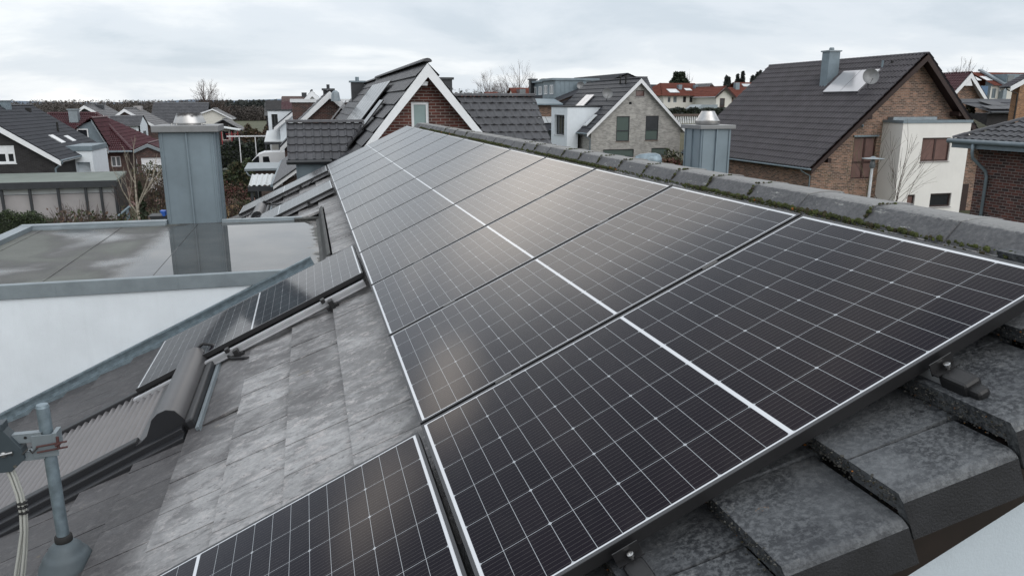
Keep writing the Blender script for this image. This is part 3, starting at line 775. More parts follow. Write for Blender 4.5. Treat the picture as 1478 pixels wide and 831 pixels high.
# vent hood
mb = MB(); c = P(936, 232, 8.0)
vs = []
prf = [(-.16, .03), (-.15, .055), (-.10, .078), (0, .088), (.08, .085), (.13, .065), (.15, .03)]
mb.lathe([(r, z) for z, r in prf], (c.x, c.y, c.z), 16, axis=(1, -.25, .03))
mb.tube((c.x + .02, c.y, c.z - .9), (c.x + .02, c.y, c.z), .055, n=14)
wb(mb, 'vent_hood', MT['galvanised'], autos=40)

# roller shutters over roof windows
def shutter(ya, yb, vt, vb):
    mb = MB()
    q = [(0, -.12), (0, -.03), (-.018, .028), (-.055, .055), (-.105, .058), (-.15, .040), (-.185, .004), (-.22, -.030), (-.27, -.048), (-.30, -.052), (-.30, -.12)]
    vs = []
    for Y in (ya - .012, yb + .012):
        for dv, o in q: vs.append(T(Y, vt + dv, o))
    n = len(q)
    mb.mesh(vs, [(i, i + 1, n + i + 1, n + i) for i in range(n - 1)])
    hood = wb(mb, 'shutter_hood', MT['shutter_box'], autos=45)
    for Y, e in ((ya - .012, -.008), (yb + .012, .008)):
        m2 = MB(); m2.prism([T(Y, vt + dv * 1.0, o) for dv, o in q], (0, e, 0)); m2.build('end_cap', MT['dark_frame'], hood)
    m3 = MB(); pitch = .050; nn = int((vt - .27 - vb) / pitch * 8); vs = []
    for i in range(nn + 1):
        v = vt - .27 - i * pitch / 8; o = -.060 + .0125 * math.cos(2 * math.pi * i / 8)
        vs += [T(ya + .06, v, o), T(yb - .06, v, o)]
    m3.mesh(vs, [(2 * i, 2 * i + 1, 2 * i + 3, 2 * i + 2) for i in range(nn)])
    m3.build('slats', MT['shutter_grey'], hood, smooth=True)
    m4 = MB(); m4b = MB()
    for (y0_, y1_, o1) in ((ya - .005, ya + .062, -.030), (ya - .075, ya - .005, -.066), (ya - .14, ya - .07, -.098), (yb - .062, yb + .005, -.030), (yb + .005, yb + .07, -.07)):
        (m4 if y0_ < (ya + yb) / 2 else m4b).obox(T(y0_, vb, TOP - .02), V((0, y1_ - y0_, 0)), S * (vt - .02 - vb - (.27 if abs(y0_ - ya) < .01 or abs(y1_ - yb) < .01 else 0)), N * (o1 - TOP + .02))
    m4.build('side_rail', MT['dark_frame'], hood, bevel=.006); m4b.build('side_rail', MT['dark_frame'], hood, bevel=.006)
    m5 = MB()
    m5.obox(T(ya - .13, vt + .06, TOP), V((0, yb - ya + .12, 0)), S * .018, N * .034)
    m5.obox(T(ya - .16, vt + .085, TOP), V((0, yb - ya + .14, 0)), S * .004, N * .040)
    m5.build('head_flashing', MT['zinc_cap'], hood); m8 = MB(); m8.obox(T(ya - .06, vt + .004, TOP), V((0, yb - ya + .10, 0)), S * .05, N * .075); m8.build('head_rail', MT['dark_frame'], hood, bevel=.01)
    m6 = MB(); m6.obox(T(ya - .1, vt + .05, TOP + .004), V((0, yb - ya + .2, 0)), S * .27, N * .014)
    m6.build('apron', MT['concrete_tile'], hood)
    m7 = MB(); c = [T(yb + .02, vt - .05, .03), T(yb + .05, vt + .0, .04), T(yb + .03, vt + .06, .0), T(yb - .1, vt + .12, -.06), T(yb - .25, vt + .19, -.085), T(yb - .34, vt + .27, -.09), T(yb - .38, vt + .31, -.10)]
    m7.path(c, .011, 7); m7.build('cable', MT['black_plastic'], hood, True)
    return hood
shutter(4.375, 5.52, -1.27, -3.4)
shutter(12.62, 13.75, -1.24, -2.7)

# ---------------------------------------------------------------- solar panels
PW, PL = 1.134, 1.762
RP = Matrix(((0, S.x, N.x), (-1, S.y, N.y), (0, S.z, N.z))).to_4x4()
def make_panel(label, group):
    r = thing('solar_panel', label, 'solar panel', (0, 0, 0), group)
    mb = MB(); f = .011; d = .035
    for (x0, x1, y0, y1) in ((0, f, 0, PL), (PW - f, PW, 0, PL), (f, PW - f, 0, f), (f, PW - f, PL - f, PL)):
        mb.box(x0, x1, y0, y1, -.002, 0)
    fo = mb.build('frame_lip', MT['frame_lip'], None)
    m2 = MB()
    for (x0, x1, y0, y1) in ((0, .002, 0, PL), (PW - .002, PW, 0, PL), (.002, PW - .002, 0, .002), (.002, PW - .002, PL - .002, PL)):
        m2.box(x0, x1, y0, y1, -d, -.002)
    fr = m2.build('frame', MT['frame_black'], r); fo.parent = fr
    m3 = MB(); m3.poly([(f, f, -.0012), (PW - f, f, -.0012), (PW - f, PL - f, -.0012), (f, PL - f, -.0012)])
    m3.poly([(f, f, -.007), (f, PL - f, -.007), (PW - f, PL - f, -.007), (PW - f, f, -.007)])
    m3.build('glass', MT['pv_laminate'], r)
    return r
def place(r, Y, v, rot=RP, org=None):
    m = rot.copy(); m.translation = org if org is not None else T(Y, v, 0); r.matrix_world = m
GA = 'solar panels on the near roof'
names = ['farthest solar panel of the upper row, nearest the brick gable behind it',
         'second solar panel of the upper row counted from its far end',
         'third solar panel of the upper row counted from its far end',
         'fourth solar panel of the upper row counted from its far end',
         'fifth solar panel of the upper row counted from its far end',
         'sixth solar panel of the upper row counted from its far end',
         'seventh solar panel of the upper row counted from its far end',
         'fifth solar panel of the upper row counted from the camera, reflecting pale sky',
         'fourth upper row solar panel from the camera, above the single panel beside the dormer',
         'third solar panel of the upper row counted from the camera',
         'second upper row solar panel from the camera, its top under the mossy ridge',
         'largest solar panel, at the near end of the upper row beside the verge tiles']
pan = make_panel(names[0], GA)
for k in range(12):
    p = pan if k == 0 else dup(pan, names[k])
    place(p, 15.345 - 1.154 * k - .01, 0)
for lab, Y, v in (('solar panel cut by the bottom edge of the photo, in the lower row', 2.605, -1.782),
                  ('single lower row solar panel beside the white dormer wall, above the roller shutter', 6.56, -1.782),
                  ('farthest lower row solar panel, sloping down behind the metal clad chimney', 15.33, -1.785),
                  ('lower row solar panel behind the flat roof, nearer of the two there', 12.42, -1.79)):
    place(dup(pan, lab), Y, v)
# rails, clamps
rails = thing('mounting_rails', 'aluminium mounting rails with black clamps holding the solar panels above the tiles', 'rails', (0, 8, 0))
mb = MB()
for v in (.36, 1.31): mb.obox(T(1.455, v - .02, -.078), V((0, 13.85, 0)), S * .04, N * .042)
for Y, v0, v1 in ((5.33, -1.80, -.04), (6.25, -1.80, -.04), (1.62, -1.8, -.04), (2.3, -1.8, -.04), (14.28, -1.8, -.04), (15.0, -1.8, -.04), (11.36, -1.8, -.04), (12.1, -1.8, -.04)):
    for dz in ((-.082, -.066), (-.062, -.054), (-.050, -.036)):
        mb.obox(T(Y, v0, dz[0]), V((0, .052 if dz[0] < -.06 else .045, 0)), S * (v1 - v0), N * (dz[1] - dz[0]))
    mb.obox(T(Y + .008, v0, -.08), V((0, .03, 0)), S * (v1 - v0), N * .042)
wb(mb, 'rail', MT['aluminium'], rails)
for v in (.36, 1.31):
    mb = MB(); mb.obox(T(1.39, v - .028, -.085), V((0, .085, 0)), S * .056, N * .05); mb.obox(T(1.36, v - .02, -.08), V((0, .04, 0)), S * .04, N * .03)
    c = wb(mb, 'end_clamp', MT['black_plastic'], rails, bevel=.010)
    m2 = MB(); m2.obox(T(1.462, v - .035, -.036), V((0, .022, 0)), S * .07, N * .004); m2.obox(T(1.481, v - .035, -.04), V((0, .003, 0)), S * .07, N * .035)
    m2.build('bracket', MT['frame_black'], c)
    m3 = MB(); m3.lathe([(.0045, -.03), (.0045, .0), (.0085, .0), (.0085, .008), (.0045, .008), (.0045, .004)], T(1.468, v + .004, -.025), 14, axis=N)
    m3.build('bolt', MT['steel_bolt'], c)
for k in range(1, 12):
    for v in (.36, 1.31):
        mb = MB(); mb.obox(T(15.345 - 1.154 * k - .012, v - .035, -.02), V((0, .024, 0)), S * .07, N * .022)
        wb(mb, 'middle_clamp', MT['frame_black'], rails, bevel=.002)
for (Y, v) in ((5.30, -.32), (5.30, -1.05), (14.25, -.6), (11.34, -.45), (11.34, -.9)):
    mb = MB(); mb.obox(T(Y - .01, v - .04, -.11), V((0, .05, 0)), S * .09, N * .03); mb.obox(T(Y - .03, v - .01, -.112), V((0, .06, 0)), S * .035, N * .07)
    mb.obox(T(Y - .035, v - .05, -.035), V((0, .05, 0)), S * .03, N * .03); wb(mb, 'roof_hook', MT['black_plastic'], rails, bevel=.004)
mb = MB(); mb.path([T(14.2, -.35, -.05), T(14.15, -.5, -.10), T(14.18, -.65, -.08), T(14.2, -.8, -.105), T(14.2, -.95, -.07), T(14.22, -1.1, -.1), T(14.25, -1.3, -.06)], .008, 6)
wb(mb, 'cable', MT['black_plastic'], rails, smooth=True)

# ---------------------------------------------------------------- moss on the ridge
def blob(mb, c, r, mi=0, sq=.8):
    vs = []; n = 7; rows = 4
    for j in range(rows + 1):
        ph = math.pi * .5 * j / rows * 1.35 - .5
        for i in range(n):
            t = 2 * math.pi * i / n + j * .4; rr = r * (math.cos(ph)) * R(.82, 1.15)
            vs.append((c[0] + math.cos(t) * rr, c[1] + math.sin(t) * rr, c[2] + math.sin(ph) * r * sq * R(.85, 1.15)))
    vs.append((c[0], c[1], c[2] + r * sq * 1.0))
    fs = [(j * n + i, j * n + (i + 1) % n, (j + 1) * n + (i + 1) % n, (j + 1) * n + i) for j in range(rows) for i in range(n)]
    fs += [(rows * n + i, rows * n + (i + 1) % n, (rows + 1) * n) for i in range(n)]
    mb.mesh(vs, fs, mi)
    if r > .0062 and mi < 2:
        for _ in range(26):
            t = R(0, 6.283); ph = R(.0, 1.5); q = V((math.cos(t) * math.cos(ph), math.sin(t) * math.cos(ph), math.sin(ph) * sq)); p = V(c) + q * r * .92; e = q.orthogonal().normalized() * r * .10
            mb.mesh([p - e, p + e, p + q * r * R(.25, .55)], [(0, 1, 2)], mi)
mb = MB(); y = 1.5
while y < 14.6:
    big = 1.0 if y < 8 else 1.25
    dens = .5 + .5 * math.sin(y * 2.1 + 1.3) + R(-.35, .35)
    r = R(.005, .0118) * big * (1.0 if dens > .25 else .55)
    x = 2.115 + R(-.012, .006); z = tz(x) + .012
    mi = 0 if R(0, 1) < .86 else (1 if R(0, 1) < .95 else 2)
    blob(mb, (x, y, z), r, mi, R(.9, 1.25))
    if R(0, 1) < .5: blob(mb, (x - .018, y + R(-.01, .01), z - .012), r * R(.5, .8), 0 if R(0, 1) < .6 else 1)
    y += r * (R(.8, 1.25) if dens > .25 else R(1.4, 5.0))
for k in range(-2, 26):                                   # in the joints between ridge tiles
    yj = 2.095 + .42 * k
    if R(0, 1) < .75 if k < 9 else R(0, 1) < .35:
        for s_ in range(26):
            t_ = R(0, 1)
            x = 2.14 + t_ * .05 if t_ < .6 else 2.17 + (t_ - .6) * .30
            z = 6.552 + min(t_, .6) / .6 * .052 + (.006 if t_ > .6 else 0)
            blob(mb, (x, yj + R(-.008, .008), z - .004), R(.003, .008), 0 if R(0, 1) < .7 else 1)
for i in range(-1, 6):                                    # crusts on the lower edges of the verge tiles
    vl = -.637 + .3165 * (i + 2)
    for s_ in range(420):
        Y = 1.26 + R(0, .42) ** 1.0
        blob(mb, tuple(T(Y, vl + R(-.022, .008) * R(0, 1), TOP + R(-.010, .050))), R(.0010, .0036) * (1.7 if R(0, 1) < .06 else 1), 3 if R(0, 1) < .93 else (1 if R(0, 1) < .7 else 2), R(.4, .7))
plain('crust', (.068, .066, .060), .95, 0, .6, 60, .5, 200)
plain('moss_brown', (.045, .038, .018), .95, 0, .6, 40)
plain('lichen_orange', (.26, .10, .02), .95, 0, .3, 40)
o = mb.build('moss', [MT['moss'], MT['moss_brown'], MT['lichen_orange'], MT['crust']], None, True)
tag(o, 'green moss cushions growing along the ridge tiles above the solar panels', 'moss', None, 'stuff')

# ---------------------------------------------------------------- aerial mast
mast = thing('antenna_mast', 'grey galvanised antenna mast in a lead boot at the lower left of the tiled roof', 'antenna mast', (-1.13, 3.35, 4.98))
MX, MY = -1.145, 3.36
mb = MB(); mb.tube((MX, MY, 4.85), (MX, MY, 5.755), .025, n=24); mb.tube((MX, MY, 5.755), (MX, MY, 5.768), .0262, .022, n=24)
wb(mb, 'pole', MT['galvanised'], mast, autos=40)
mb = MB(); mb.lathe([(.112, 4.88), (.117, 4.985), (.110, 5.02), (.096, 5.042), (.094, 5.054), (.082, 5.07), (.070, 5.08), (.066, 5.095), (.045, 5.115), (.034, 5.125)], (MX, MY, 0), 32)
b_ = wb(mb, 'boot', MT['lead'], mast, autos=50)
m2 = MB(); m2.lathe([(.034, 5.12), (.036, 5.13), (.035, 5.15), (.029, 5.155)], (MX, MY, 0), 24); m2.build('collar', MT['rubber'], b_, True)
m2 = MB(); v_ = (MX - .351) / math.cos(PA); m2.obox(T(MY - .13, v_ - .30, TOP + .014), V((0, .20, 0)), S * .24, N * .004); m2.build('base_plate', MT['lead'], b_, bevel=.003)
def MP(x, y, Y=3.36): return P(x, y, Y)
mb = MB()
for (za, zb) in ((5.615, 5.655), (5.535, 5.575)):
    mb.box(MX - .20, MX - .01, MY - .032, MY - .028, za, zb); mb.box(MX - .20, MX - .01, MY - .032, MY + .004, zb - .003, zb); mb.box(MX - .20, MX - .01, MY - .032, MY + .004, za, za + .003)
mb.box(MX - .05, MX + .045, MY - .036, MY - .030, 5.545, 5.645)
mb.box(MX + .030, MX + .048, MY - .04, MY + .03, 5.58, 5.65)
br = wb(mb, 'bracket', MT['zinc_cap'], mast, bevel=.0015)
m2 = MB()
for zz in (5.60, 5.575):
    m2.tube((MX - .03, MY - .05, zz), (MX + .085, MY - .045, zz + .01), .0042, n=8)
m2.tube((MX + .052, MY - .05, 5.585), (MX + .052, MY - .045, 5.635), .006, n=8); m2.tube((MX + .044, MY - .06, 5.60), (MX + .066, MY - .06, 5.612), .005, n=8)
m2.build('wing_bolt', MT['red_plastic'], br)
for (x_, z_) in ((-.17, 5.632), (-.12, 5.634), (-.07, 5.64), (-.15, 5.556), (-.10, 5.553)):
    m2 = MB(); m2.lathe([(.006, -.002), (.006, .001)], (MX + x_, MY - .034, z_), 8, axis=(0, -1, 0)); m2.build('hole', MT['black_plastic'], br)
for x_ in (-.135, -.095, -.06):
    m2 = MB(); m2.path([(MX + x_, MY - .036, 5.585), (MX + x_ + .012, MY - .05, 5.575), (MX + x_ + .03, MY - .04, 5.592)], .004, 6); m2.build('hook', MT['black_plastic'], br)
mb = MB()
hx = MX - .105
mb.prism([(hx - .22, MY - .05, 5.50), (hx - .03, MY - .05, 5.50), (hx + .025, MY - .05, 5.55), (hx + .02, MY - .05, 5.60), (hx - .035, MY - .05, 5.685), (hx - .035, MY - .05, 5.715), (hx - .22, MY - .05, 5.72)], (0, .06, 0))
mb.box(hx - .22, hx - .038, MY - .052, MY - .048, 5.686, 5.716)
ho = wb(mb, 'housing', MT['grey_plastic'], mast, bevel=.006)
m2 = MB(); m2.lathe([(.012, 0), (.012, .012), (.006, .014)], (hx - .045, MY - .05, 5.585), 12, axis=(0, -1, 0)); m2.tube((hx - .085, MY - .06, 5.58), (hx - .01, MY - .06, 5.592), .006, n=8)
m2.lathe([(.007, 0), (.007, .006)], (hx - .012, MY - .05, 5.525), 8, axis=(0, -1, 0))
m2.build('wing_nut', MT['steel_bolt'], ho)
mb = MB()
for i in range(4):
    dx, dy = (i % 2) * .012 - .01 + i * .002, (i // 2) * .012
    mb.path([(hx - .055 + dx, MY - .02 + dy, 5.53), (hx - .04 + dx, MY - .02 + dy, 5.46), (hx - .028 + dx, MY - .02 + dy, 5.38), (hx - .025 + dx, MY - .02 + dy, 5.29), (hx - .035 + dx, MY - .02 + dy, 5.20), (hx - .055 + dx * 1.5, MY - .02 + dy, 5.10), (hx - .09 + dx * 2, MY - .02 + dy, 4.95), (hx - .12, MY + dy, 4.72)], .0058, 8)
cb = wb(mb, 'cable', MT['cable_grey'], mast, smooth=True)
m2 = MB()
for zz in (5.335, 5.315, 5.29):
    m2.lathe([(.021, 0), (.022, .004), (.021, .008)], (hx - .025, MY - .014, zz), 12)
m2.build('cable_tie', MT['black_plastic'], cb)

# ================================================================== NEIGHBOURHOOD
def onplane(x, y, p0, n):
    d = ray(x, y); return CAM + d * ((V(p0) - CAM).dot(n) / d.dot(n))
def part(mb, name, mat, root, **k):
    o = mb.build(name, MT[mat], root, **k)
    if root.type == 'EMPTY':
        o.matrix_local = root.matrix_basis.inverted()      # mesh is in world coordinates
    return o
def dish(parent, c, r, ax, world=True, mat='galvanised'):
    mb = MB(); ax = V(ax).normalized()
    mb.lathe([(.02, .0), (r * .5, .04 * r / .4), (r * .85, .12 * r / .4), (r, .18 * r / .4), (r * .98, .19 * r / .4), (r * .8, .13 * r / .4), (.02, .02)], c, 24, axis=ax)
    o = part(mb, 'satellite_dish', mat, parent, autos=40) if parent.type == 'EMPTY' else mb.build('satellite_dish', MT[mat], parent)
    m2 = MB(); cc = V(c)
    m2.tube(cc, cc - ax * .12 + V((0, 0, -r * 1.2)), .025, n=8); m2.path([cc + V((0, 0, -r * .9)) + ax * .1, cc + ax * r * 1.0 + V((0, 0, -r * .55))], .012, 6); m2.lathe([(.03, 0), (.03, .07)], cc + ax * r + V((0, 0, -r * .5)), 8, axis=ax)
    m2.build('dish_arm', MT['dark_frame'], o)
    return o
def quadpanel(mb, o, a, b, th, mi=0):
    a, b = V(a), V(b); n = a.cross(b).normalized(); mb.obox(V(o), a, b, n * th, mi)

# ---------------------------------------------------------------- N1 : brick gable next door
DW = dict(frame='white_paint', pane='pane_frost', fw=.075, sill=None)
NX, NY, NZ = 3.20, 20.83, 8.02
n1, n1r = gable_house('brick_house', 'red brick gable with broad white bargeboards behind the far end of the solar panels', NX, NY, 0, 13.7, -1.95, 2.7, NZ, 1.225, 1.225,
                      oe=.12, ov=.36, wallm='brick_red', roofm='tile_grey', kind='flat', cw=.5, ch=.46, amp=0, step=.05, bw=.21, gutter=None, sub=8, capr=.13,
                      holes=[(-.42, .06, 6.10, 7.02, DW)], stagger=True)
mb = MB(); mb.box(2.98, 3.22, 20.60, 20.78, 7.50, 7.545); mb.box(3.0, 3.2, 20.56, 20.62, 7.44, 7.50); part(mb, 'floodlight', 'aluminium', n1)
mb = MB()
for i in range(7): mb.box(2.80 - .09 + i * .108, 2.80 - .09 + i * .108 + .098, 20.823, 20.835, 7.035, 7.27)
part(mb, 'soldier_course', 'brick_red', n1)
mb = MB(); mb.box(4.1, 4.55, 24.2, 24.65, 5.5, 7.75); mb.box(4.05, 4.6, 24.15, 24.7, 7.70, 7.77); part(mb, 'chimney', 'anthracite', n1)
# low roof with its own white bargeboard, running out under the dormer
la = P(453, 264, 20.5); lb = V((1.32, 20.5, 5.66)); dv = lb - la
mb = MB(); tile_slope(mb, la, (0, 1, 0), dv, 13.6, dv.length, .34, .42, 'flat', 0, .02, sub=8)
mb.poly([la + V((0, 0, -.1)), la + V((0, 13.6, -.1)), lb + V((0, 13.6, -.1)), lb + V((0, 0, -.1))])
mb.poly([la + V((0, 0, -.1)), lb + V((0, 0, -.1)), lb, la]); part(mb, 'eaves_roof', 'tile_anthracite', n1)
mb = MB(); wall(mb, (la.x + .1, 20.84, 0), (1, 0, 0), [(0, -.3), (1.3, -.3), (1.3, 5.4), (0, la.z)]); part(mb, 'annex_wall', 'brick_red', n1)
a = P(394, 266, 31); b = P(450, 226, 31); dv = b - a; n1_ = n1; n1 = thing('lean_to', 'low grey slate roof with a white sloping edge below the tiled dormer', 'lean-to', (a.x + 2, 31, 0)); top = a + dv * 1.7
mb = MB(); tile_slope(mb, a, (0, 1, 0), dv, 13.5, dv.length * 1.75, .34, .42, 'flat', 0, .02, sub=8)
mb.poly([a + V((0, 0, -.1)), a + V((0, 13.5, -.1)), a + dv * 1.75 + V((0, 13.5, -.1)), a + dv * 1.75 + V((0, 0, -.1))])
lr = part(mb, 'lower_roof', 'tile_slate', n1)
mb = MB(); mb.prism([a + V((0, -.05, .0)), a + dv * 1.75 + V((0, -.05, .0)), a + dv * 1.75 + V((0, -.05, -.05)), a + V((0, -.05, -.05))], (0, .06, 0)); mb.build('verge_strip', MT['dark_frame'], lr)
mb = MB(); mb.prism([a + V((0, -.02, -.05)), a + dv * 1.75 + V((0, -.02, -.05)), a + dv * 1.75 + V((0, -.02, -.20)), a + V((0, -.02, -.20))], (0, .05, 0)); mb.build('bargeboard', MT['white_paint'], lr)
mb = MB(); mb.tube(a + V((-.05, -.05, -.05)), a + V((-.05, 13.4, -.05)), .06); mb.build('gutter', MT['zinc'], lr)
mb = MB(); wall(mb, (a.x + .35, 31.3, 0), (1, 0, 0), [(0, -.3), (2.9, -.3), (2.9, a.z + 1.3), (2.2, a.z + 1.2), (0, a.z - .02)])
wall(mb, (a.x + .35, 44, 0), (0, -1, 0), [(0, -.3), (12.7, -.3), (12.7, a.z), (0, a.z)]); part(mb, 'wall', 'grey_wood', n1); n1 = n1_
# tiled cross dormer with zinc cheeks
dr0, dr1 = P(413, 178, 24.3), P(413, 178, 24.3) + V((3.2, 0, 0)); de0 = P(416, 232, 23.1)
vd = V((0, dr0.y - de0.y, dr0.z - de0.z))
mb = MB(); tile_slope(mb, (dr0.x, de0.y, de0.z), (1, 0, 0), vd, 3.0, vd.length, .245, .30, 'roll', .034, .038, sub=10)
tile_slope(mb, (dr0.x, 2 * dr0.y - de0.y, de0.z), (1, 0, 0), V((0, -vd.y, vd.z)), 3.0, vd.length, .245, .30, 'roll', .035, .03)
ridge_caps(mb, dr0 + V((-.02, 0, .04)), dr0 + V((3.0, 0, .04)), .11, .26)
dq = part(mb, 'dormer', 'tile_slate', n1)
mb = MB(); mb.tube((dr0.x - .04, de0.y - .05, de0.z - .04), (dr0.x + 1.25, de0.y - .05, de0.z - .04), .06); mb.box(dr0.x - .02, dr0.x + 1.3, de0.y - .02, de0.y + .05, de0.z - .12, de0.z - .02); mb.build('gutter', MT['anthracite'], dq)
mb = MB(); dx = dr0.x + .22
mb.prism([(dx, de0.y + .22, 3.5), (dx, 2 * dr0.y - de0.y - .2, 3.5), (dx, 2 * dr0.y - de0.y - .2, de0.z + .1), (dx, dr0.y, dr0.z - .1), (dx, de0.y + .22, de0.z + .1)], (2.4, 0, 0))
for i in range(5): mb.box(dx + .03 + i * .45, dx + .05 + i * .45, de0.y + .19, de0.y + .221, 3.6, de0.z + .05)
mb.build('cheek', MT['zinc'], dq)
# cross wing with big dark tiles
wr = P(650, 139.5, 26.0); we = P(779, 206, 24.0)
mb = MB(); vd = V((0, we.y - wr.y, we.z - wr.z)); L_ = P(771, 140, 26).x - wr.x
k_ = 2.2
tile_slope(mb, (wr.x - .6, wr.y + vd.y * k_, wr.z + vd.z * k_), (1, 0, 0), -vd, L_ + .6, vd.length * k_, .30, .385, 'roll', .030, .038, sub=10, stagger=True)
tile_slope(mb, (wr.x - .6, wr.y - vd.y * k_, wr.z + vd.z * k_), (1, 0, 0), V((0, vd.y, -vd.z)), L_ + .6, vd.length * k_, .30, .385, 'roll', .045, .04)
ridge_caps(mb, (wr.x - .6, wr.y, wr.z + .04), (wr.x + L_, wr.y, wr.z + .04), .12, .33)
wg = part(mb, 'wing_roof', 'tile_grey', n1)
mb = MB(); wall(mb, (wr.x - .6, wr.y + vd.y * k_ + .3, 0), (1, 0, 0), [(0, -.3), (L_ + .4, -.3), (L_ + .4, wr.z + vd.z * k_ - .1), (0, wr.z + vd.z * k_ - .1)])
mb.prism([(wr.x + L_ - .2, wr.y + vd.y * k_ + .3, 0), (wr.x + L_ - .2, wr.y - vd.y * k_ - .3, 0), (wr.x + L_ - .2, wr.y - vd.y * k_ - .3, wr.z + vd.z * k_ - .1), (wr.x + L_ - .2, wr.y, wr.z - .15), (wr.x + L_ - .2, wr.y + vd.y * k_ + .3, wr.z + vd.z * k_ - .1)], (-.2, 0, 0))
mb.build('wall', MT['brick_red'], wg)
# its solar panels
tn = 1.225; ang = math.atan(tn); Sn = V((math.cos(ang), 0, math.sin(ang))); Nn = V((-math.sin(ang), 0, math.cos(ang)))
RN = Matrix(((0, Sn.x, Nn.x), (-1, 0, 0), (0, Sn.z, Nn.z))).to_4x4()
def n1pt(x, y, off=.16): return onplane(x, y, V((NX, NY, NZ)) + Nn * off, Nn)
tA = n1pt(564, 116); tB = n1pt(552, 144)
labs = ['nearest of the six solar panels high on the neighbouring steep roof', 'second nearest of the six panels high on the neighbouring steep roof', 'third nearest of the six panels high on the neighbouring steep roof',
        'fourth nearest of the six panels high on the neighbouring steep roof', 'fifth nearest of the six panels high on the neighbouring steep roof', 'farthest of the six panels high on the neighbouring steep roof']
for i in range(6): place(dup(pan, labs[i]), 0, 0, RN, tA + V((0, 1.15 * i, 0)) - Sn * 1.762 + V((0, 1.134, 0))); 
for o_ in list(COL.objects):
    if o_.get('label') in labs: o_['group'] = 'solar panels on the neighbouring brick house'
for i in range(3):
    q = dup(pan, ['lone solar panel set lower and nearer on the neighbouring steep roof, beside its white bargeboard', 'upper panel left of the lone one, low on the neighbouring steep roof', 'low panel above the tiled dormer on the neighbouring steep roof'][i])
    q['group'] = 'solar panels on the neighbouring brick house'
    place(q, 0, 0, RN, (tB - Sn * 1.762 + V((0, .88, 0))) if i == 0 else tA + V((0, 2.3 + 1.15 * i + 1.134, 0)) - Sn * (1.762 * 2 + .03))

# ---------------------------------------------------------------- row behind N1
pk = P(541, 117, 37)
n2, n2r = gable_house('terraced_house', 'dark tiled house roof with a square chimney just behind the neighbouring brick gable', pk.x, 36.2, 0, 9, -3.2, 3, pk.z, 1.2, 1.2, oe=.2, ov=.3,
                      wallm='brick_dark', roofm='tile_grey', kind='flat', cw=.34, ch=.42, amp=0, step=.04, barge='anthracite', gutter=None, capr=.12)
c = P(516, 128, 42); mb = MB(); mb.box(c.x - .33, c.x + .33, c.y - .3, c.y + .3, c.z - 1.2, P(515, 118, 42).z); part(mb, 'chimney', 'anthracite', n2); zt = P(515, 117, 42).z
mb = MB(); mb.box(c.x - .42, c.x + .42, c.y - .4, c.y + .4, zt - .08, zt); mb.lathe([(.1, 0), (.1, .2)], (c.x, c.y, zt), 10); part(mb, 'chimney_cap', 'zinc', n2)
mb = MB()
sn2 = V((1, 0, 1.2)).normalized(); nn2 = V((-1.2, 0, 1)).normalized()
def n2pt(x, y, off=.12): return onplane(x, y, V((pk.x, 36.2, pk.z)) + nn2 * off, nn2)
p0, p1 = n2pt(499, 145), n2pt(474, 172)
quadpanel(mb, V((p1.x, p0.y, p1.z)), (0, 1.1, 0), (p0 - V((p1.x, p0.y, p1.z))), .06); part(mb, 'roof_window', 'solar_thermal', n2)
pk = P(475.5, 131.5, 48); el = P(431, 175, 48); t3 = (pk.z - el.z) / (pk.x - el.x)
n3, n3r = gable_house('terraced_house', 'dark brick gable with white bargeboards above the tiled dormer of the neighbouring house', pk.x, 48.3, 0, 9, el.x - pk.x + .1, 3, pk.z, t3, t3, oe=.15, ov=.3,
                      wallm='brick_brown', roofm='tile_grey', kind='flat', cw=.34, ch=.42, amp=0, step=.04, bw=.30, gutter=None, capr=.12)
c = P(474, 135, 51); zt = P(473, 128, 51).z
mb = MB(); mb.box(c.x - .32, c.x + .32, 50.7, 51.3, c.z - 1, zt); mb.box(c.x - .4, c.x + .4, 50.6, 51.4, zt - .12, zt); mb.lathe([(.1, 0), (.1, .25)], (c.x, 51, zt), 8); part(mb, 'chimney', 'anthracite', n3)
mb = MB(); c = P(484, 135, 47.5); mb.lathe([(.28, 0), (.22, .5), (.08, .62)], (c.x, 47.5, c.z - .45), 14); part(mb, 'vent_cowl', 'zinc_cap', n3)
# dark brick block with a white roof edge
a, b = P(421, 148, 60), P(462, 172, 60)
fb = thing('flat_roofed_house', 'dark brick block with a flat white roof edge, left of the tiled dormer', 'house', (a.x, 60, 0))
mb = MB(); mb.box(a.x, a.x + 6, 60, 66, -.3, a.z); part(mb, 'wall', 'brick_brown', fb)
mb = MB(); mb.box(a.x - .12, a.x + 6.1, 59.85, 66.1, a.z, a.z + .25); part(mb, 'roof_edge', 'white_metal', fb)
# white gable behind
pk = P(450, 131, 76); e_ = P(435, 147, 76); t4 = (pk.z - e_.z) / (pk.x - e_.x)
gable_house('white_gable_house', 'small white gable with a dark roof peeping over the dark brick block', pk.x, 76, 0, 10, -4, 4, pk.z, t4, t4, oe=.3, wallm='off_white_wall', roofm='tile_anthracite', kind='flat', cw=.35, ch=.4, bw=.35, gutter=None, sub=4)
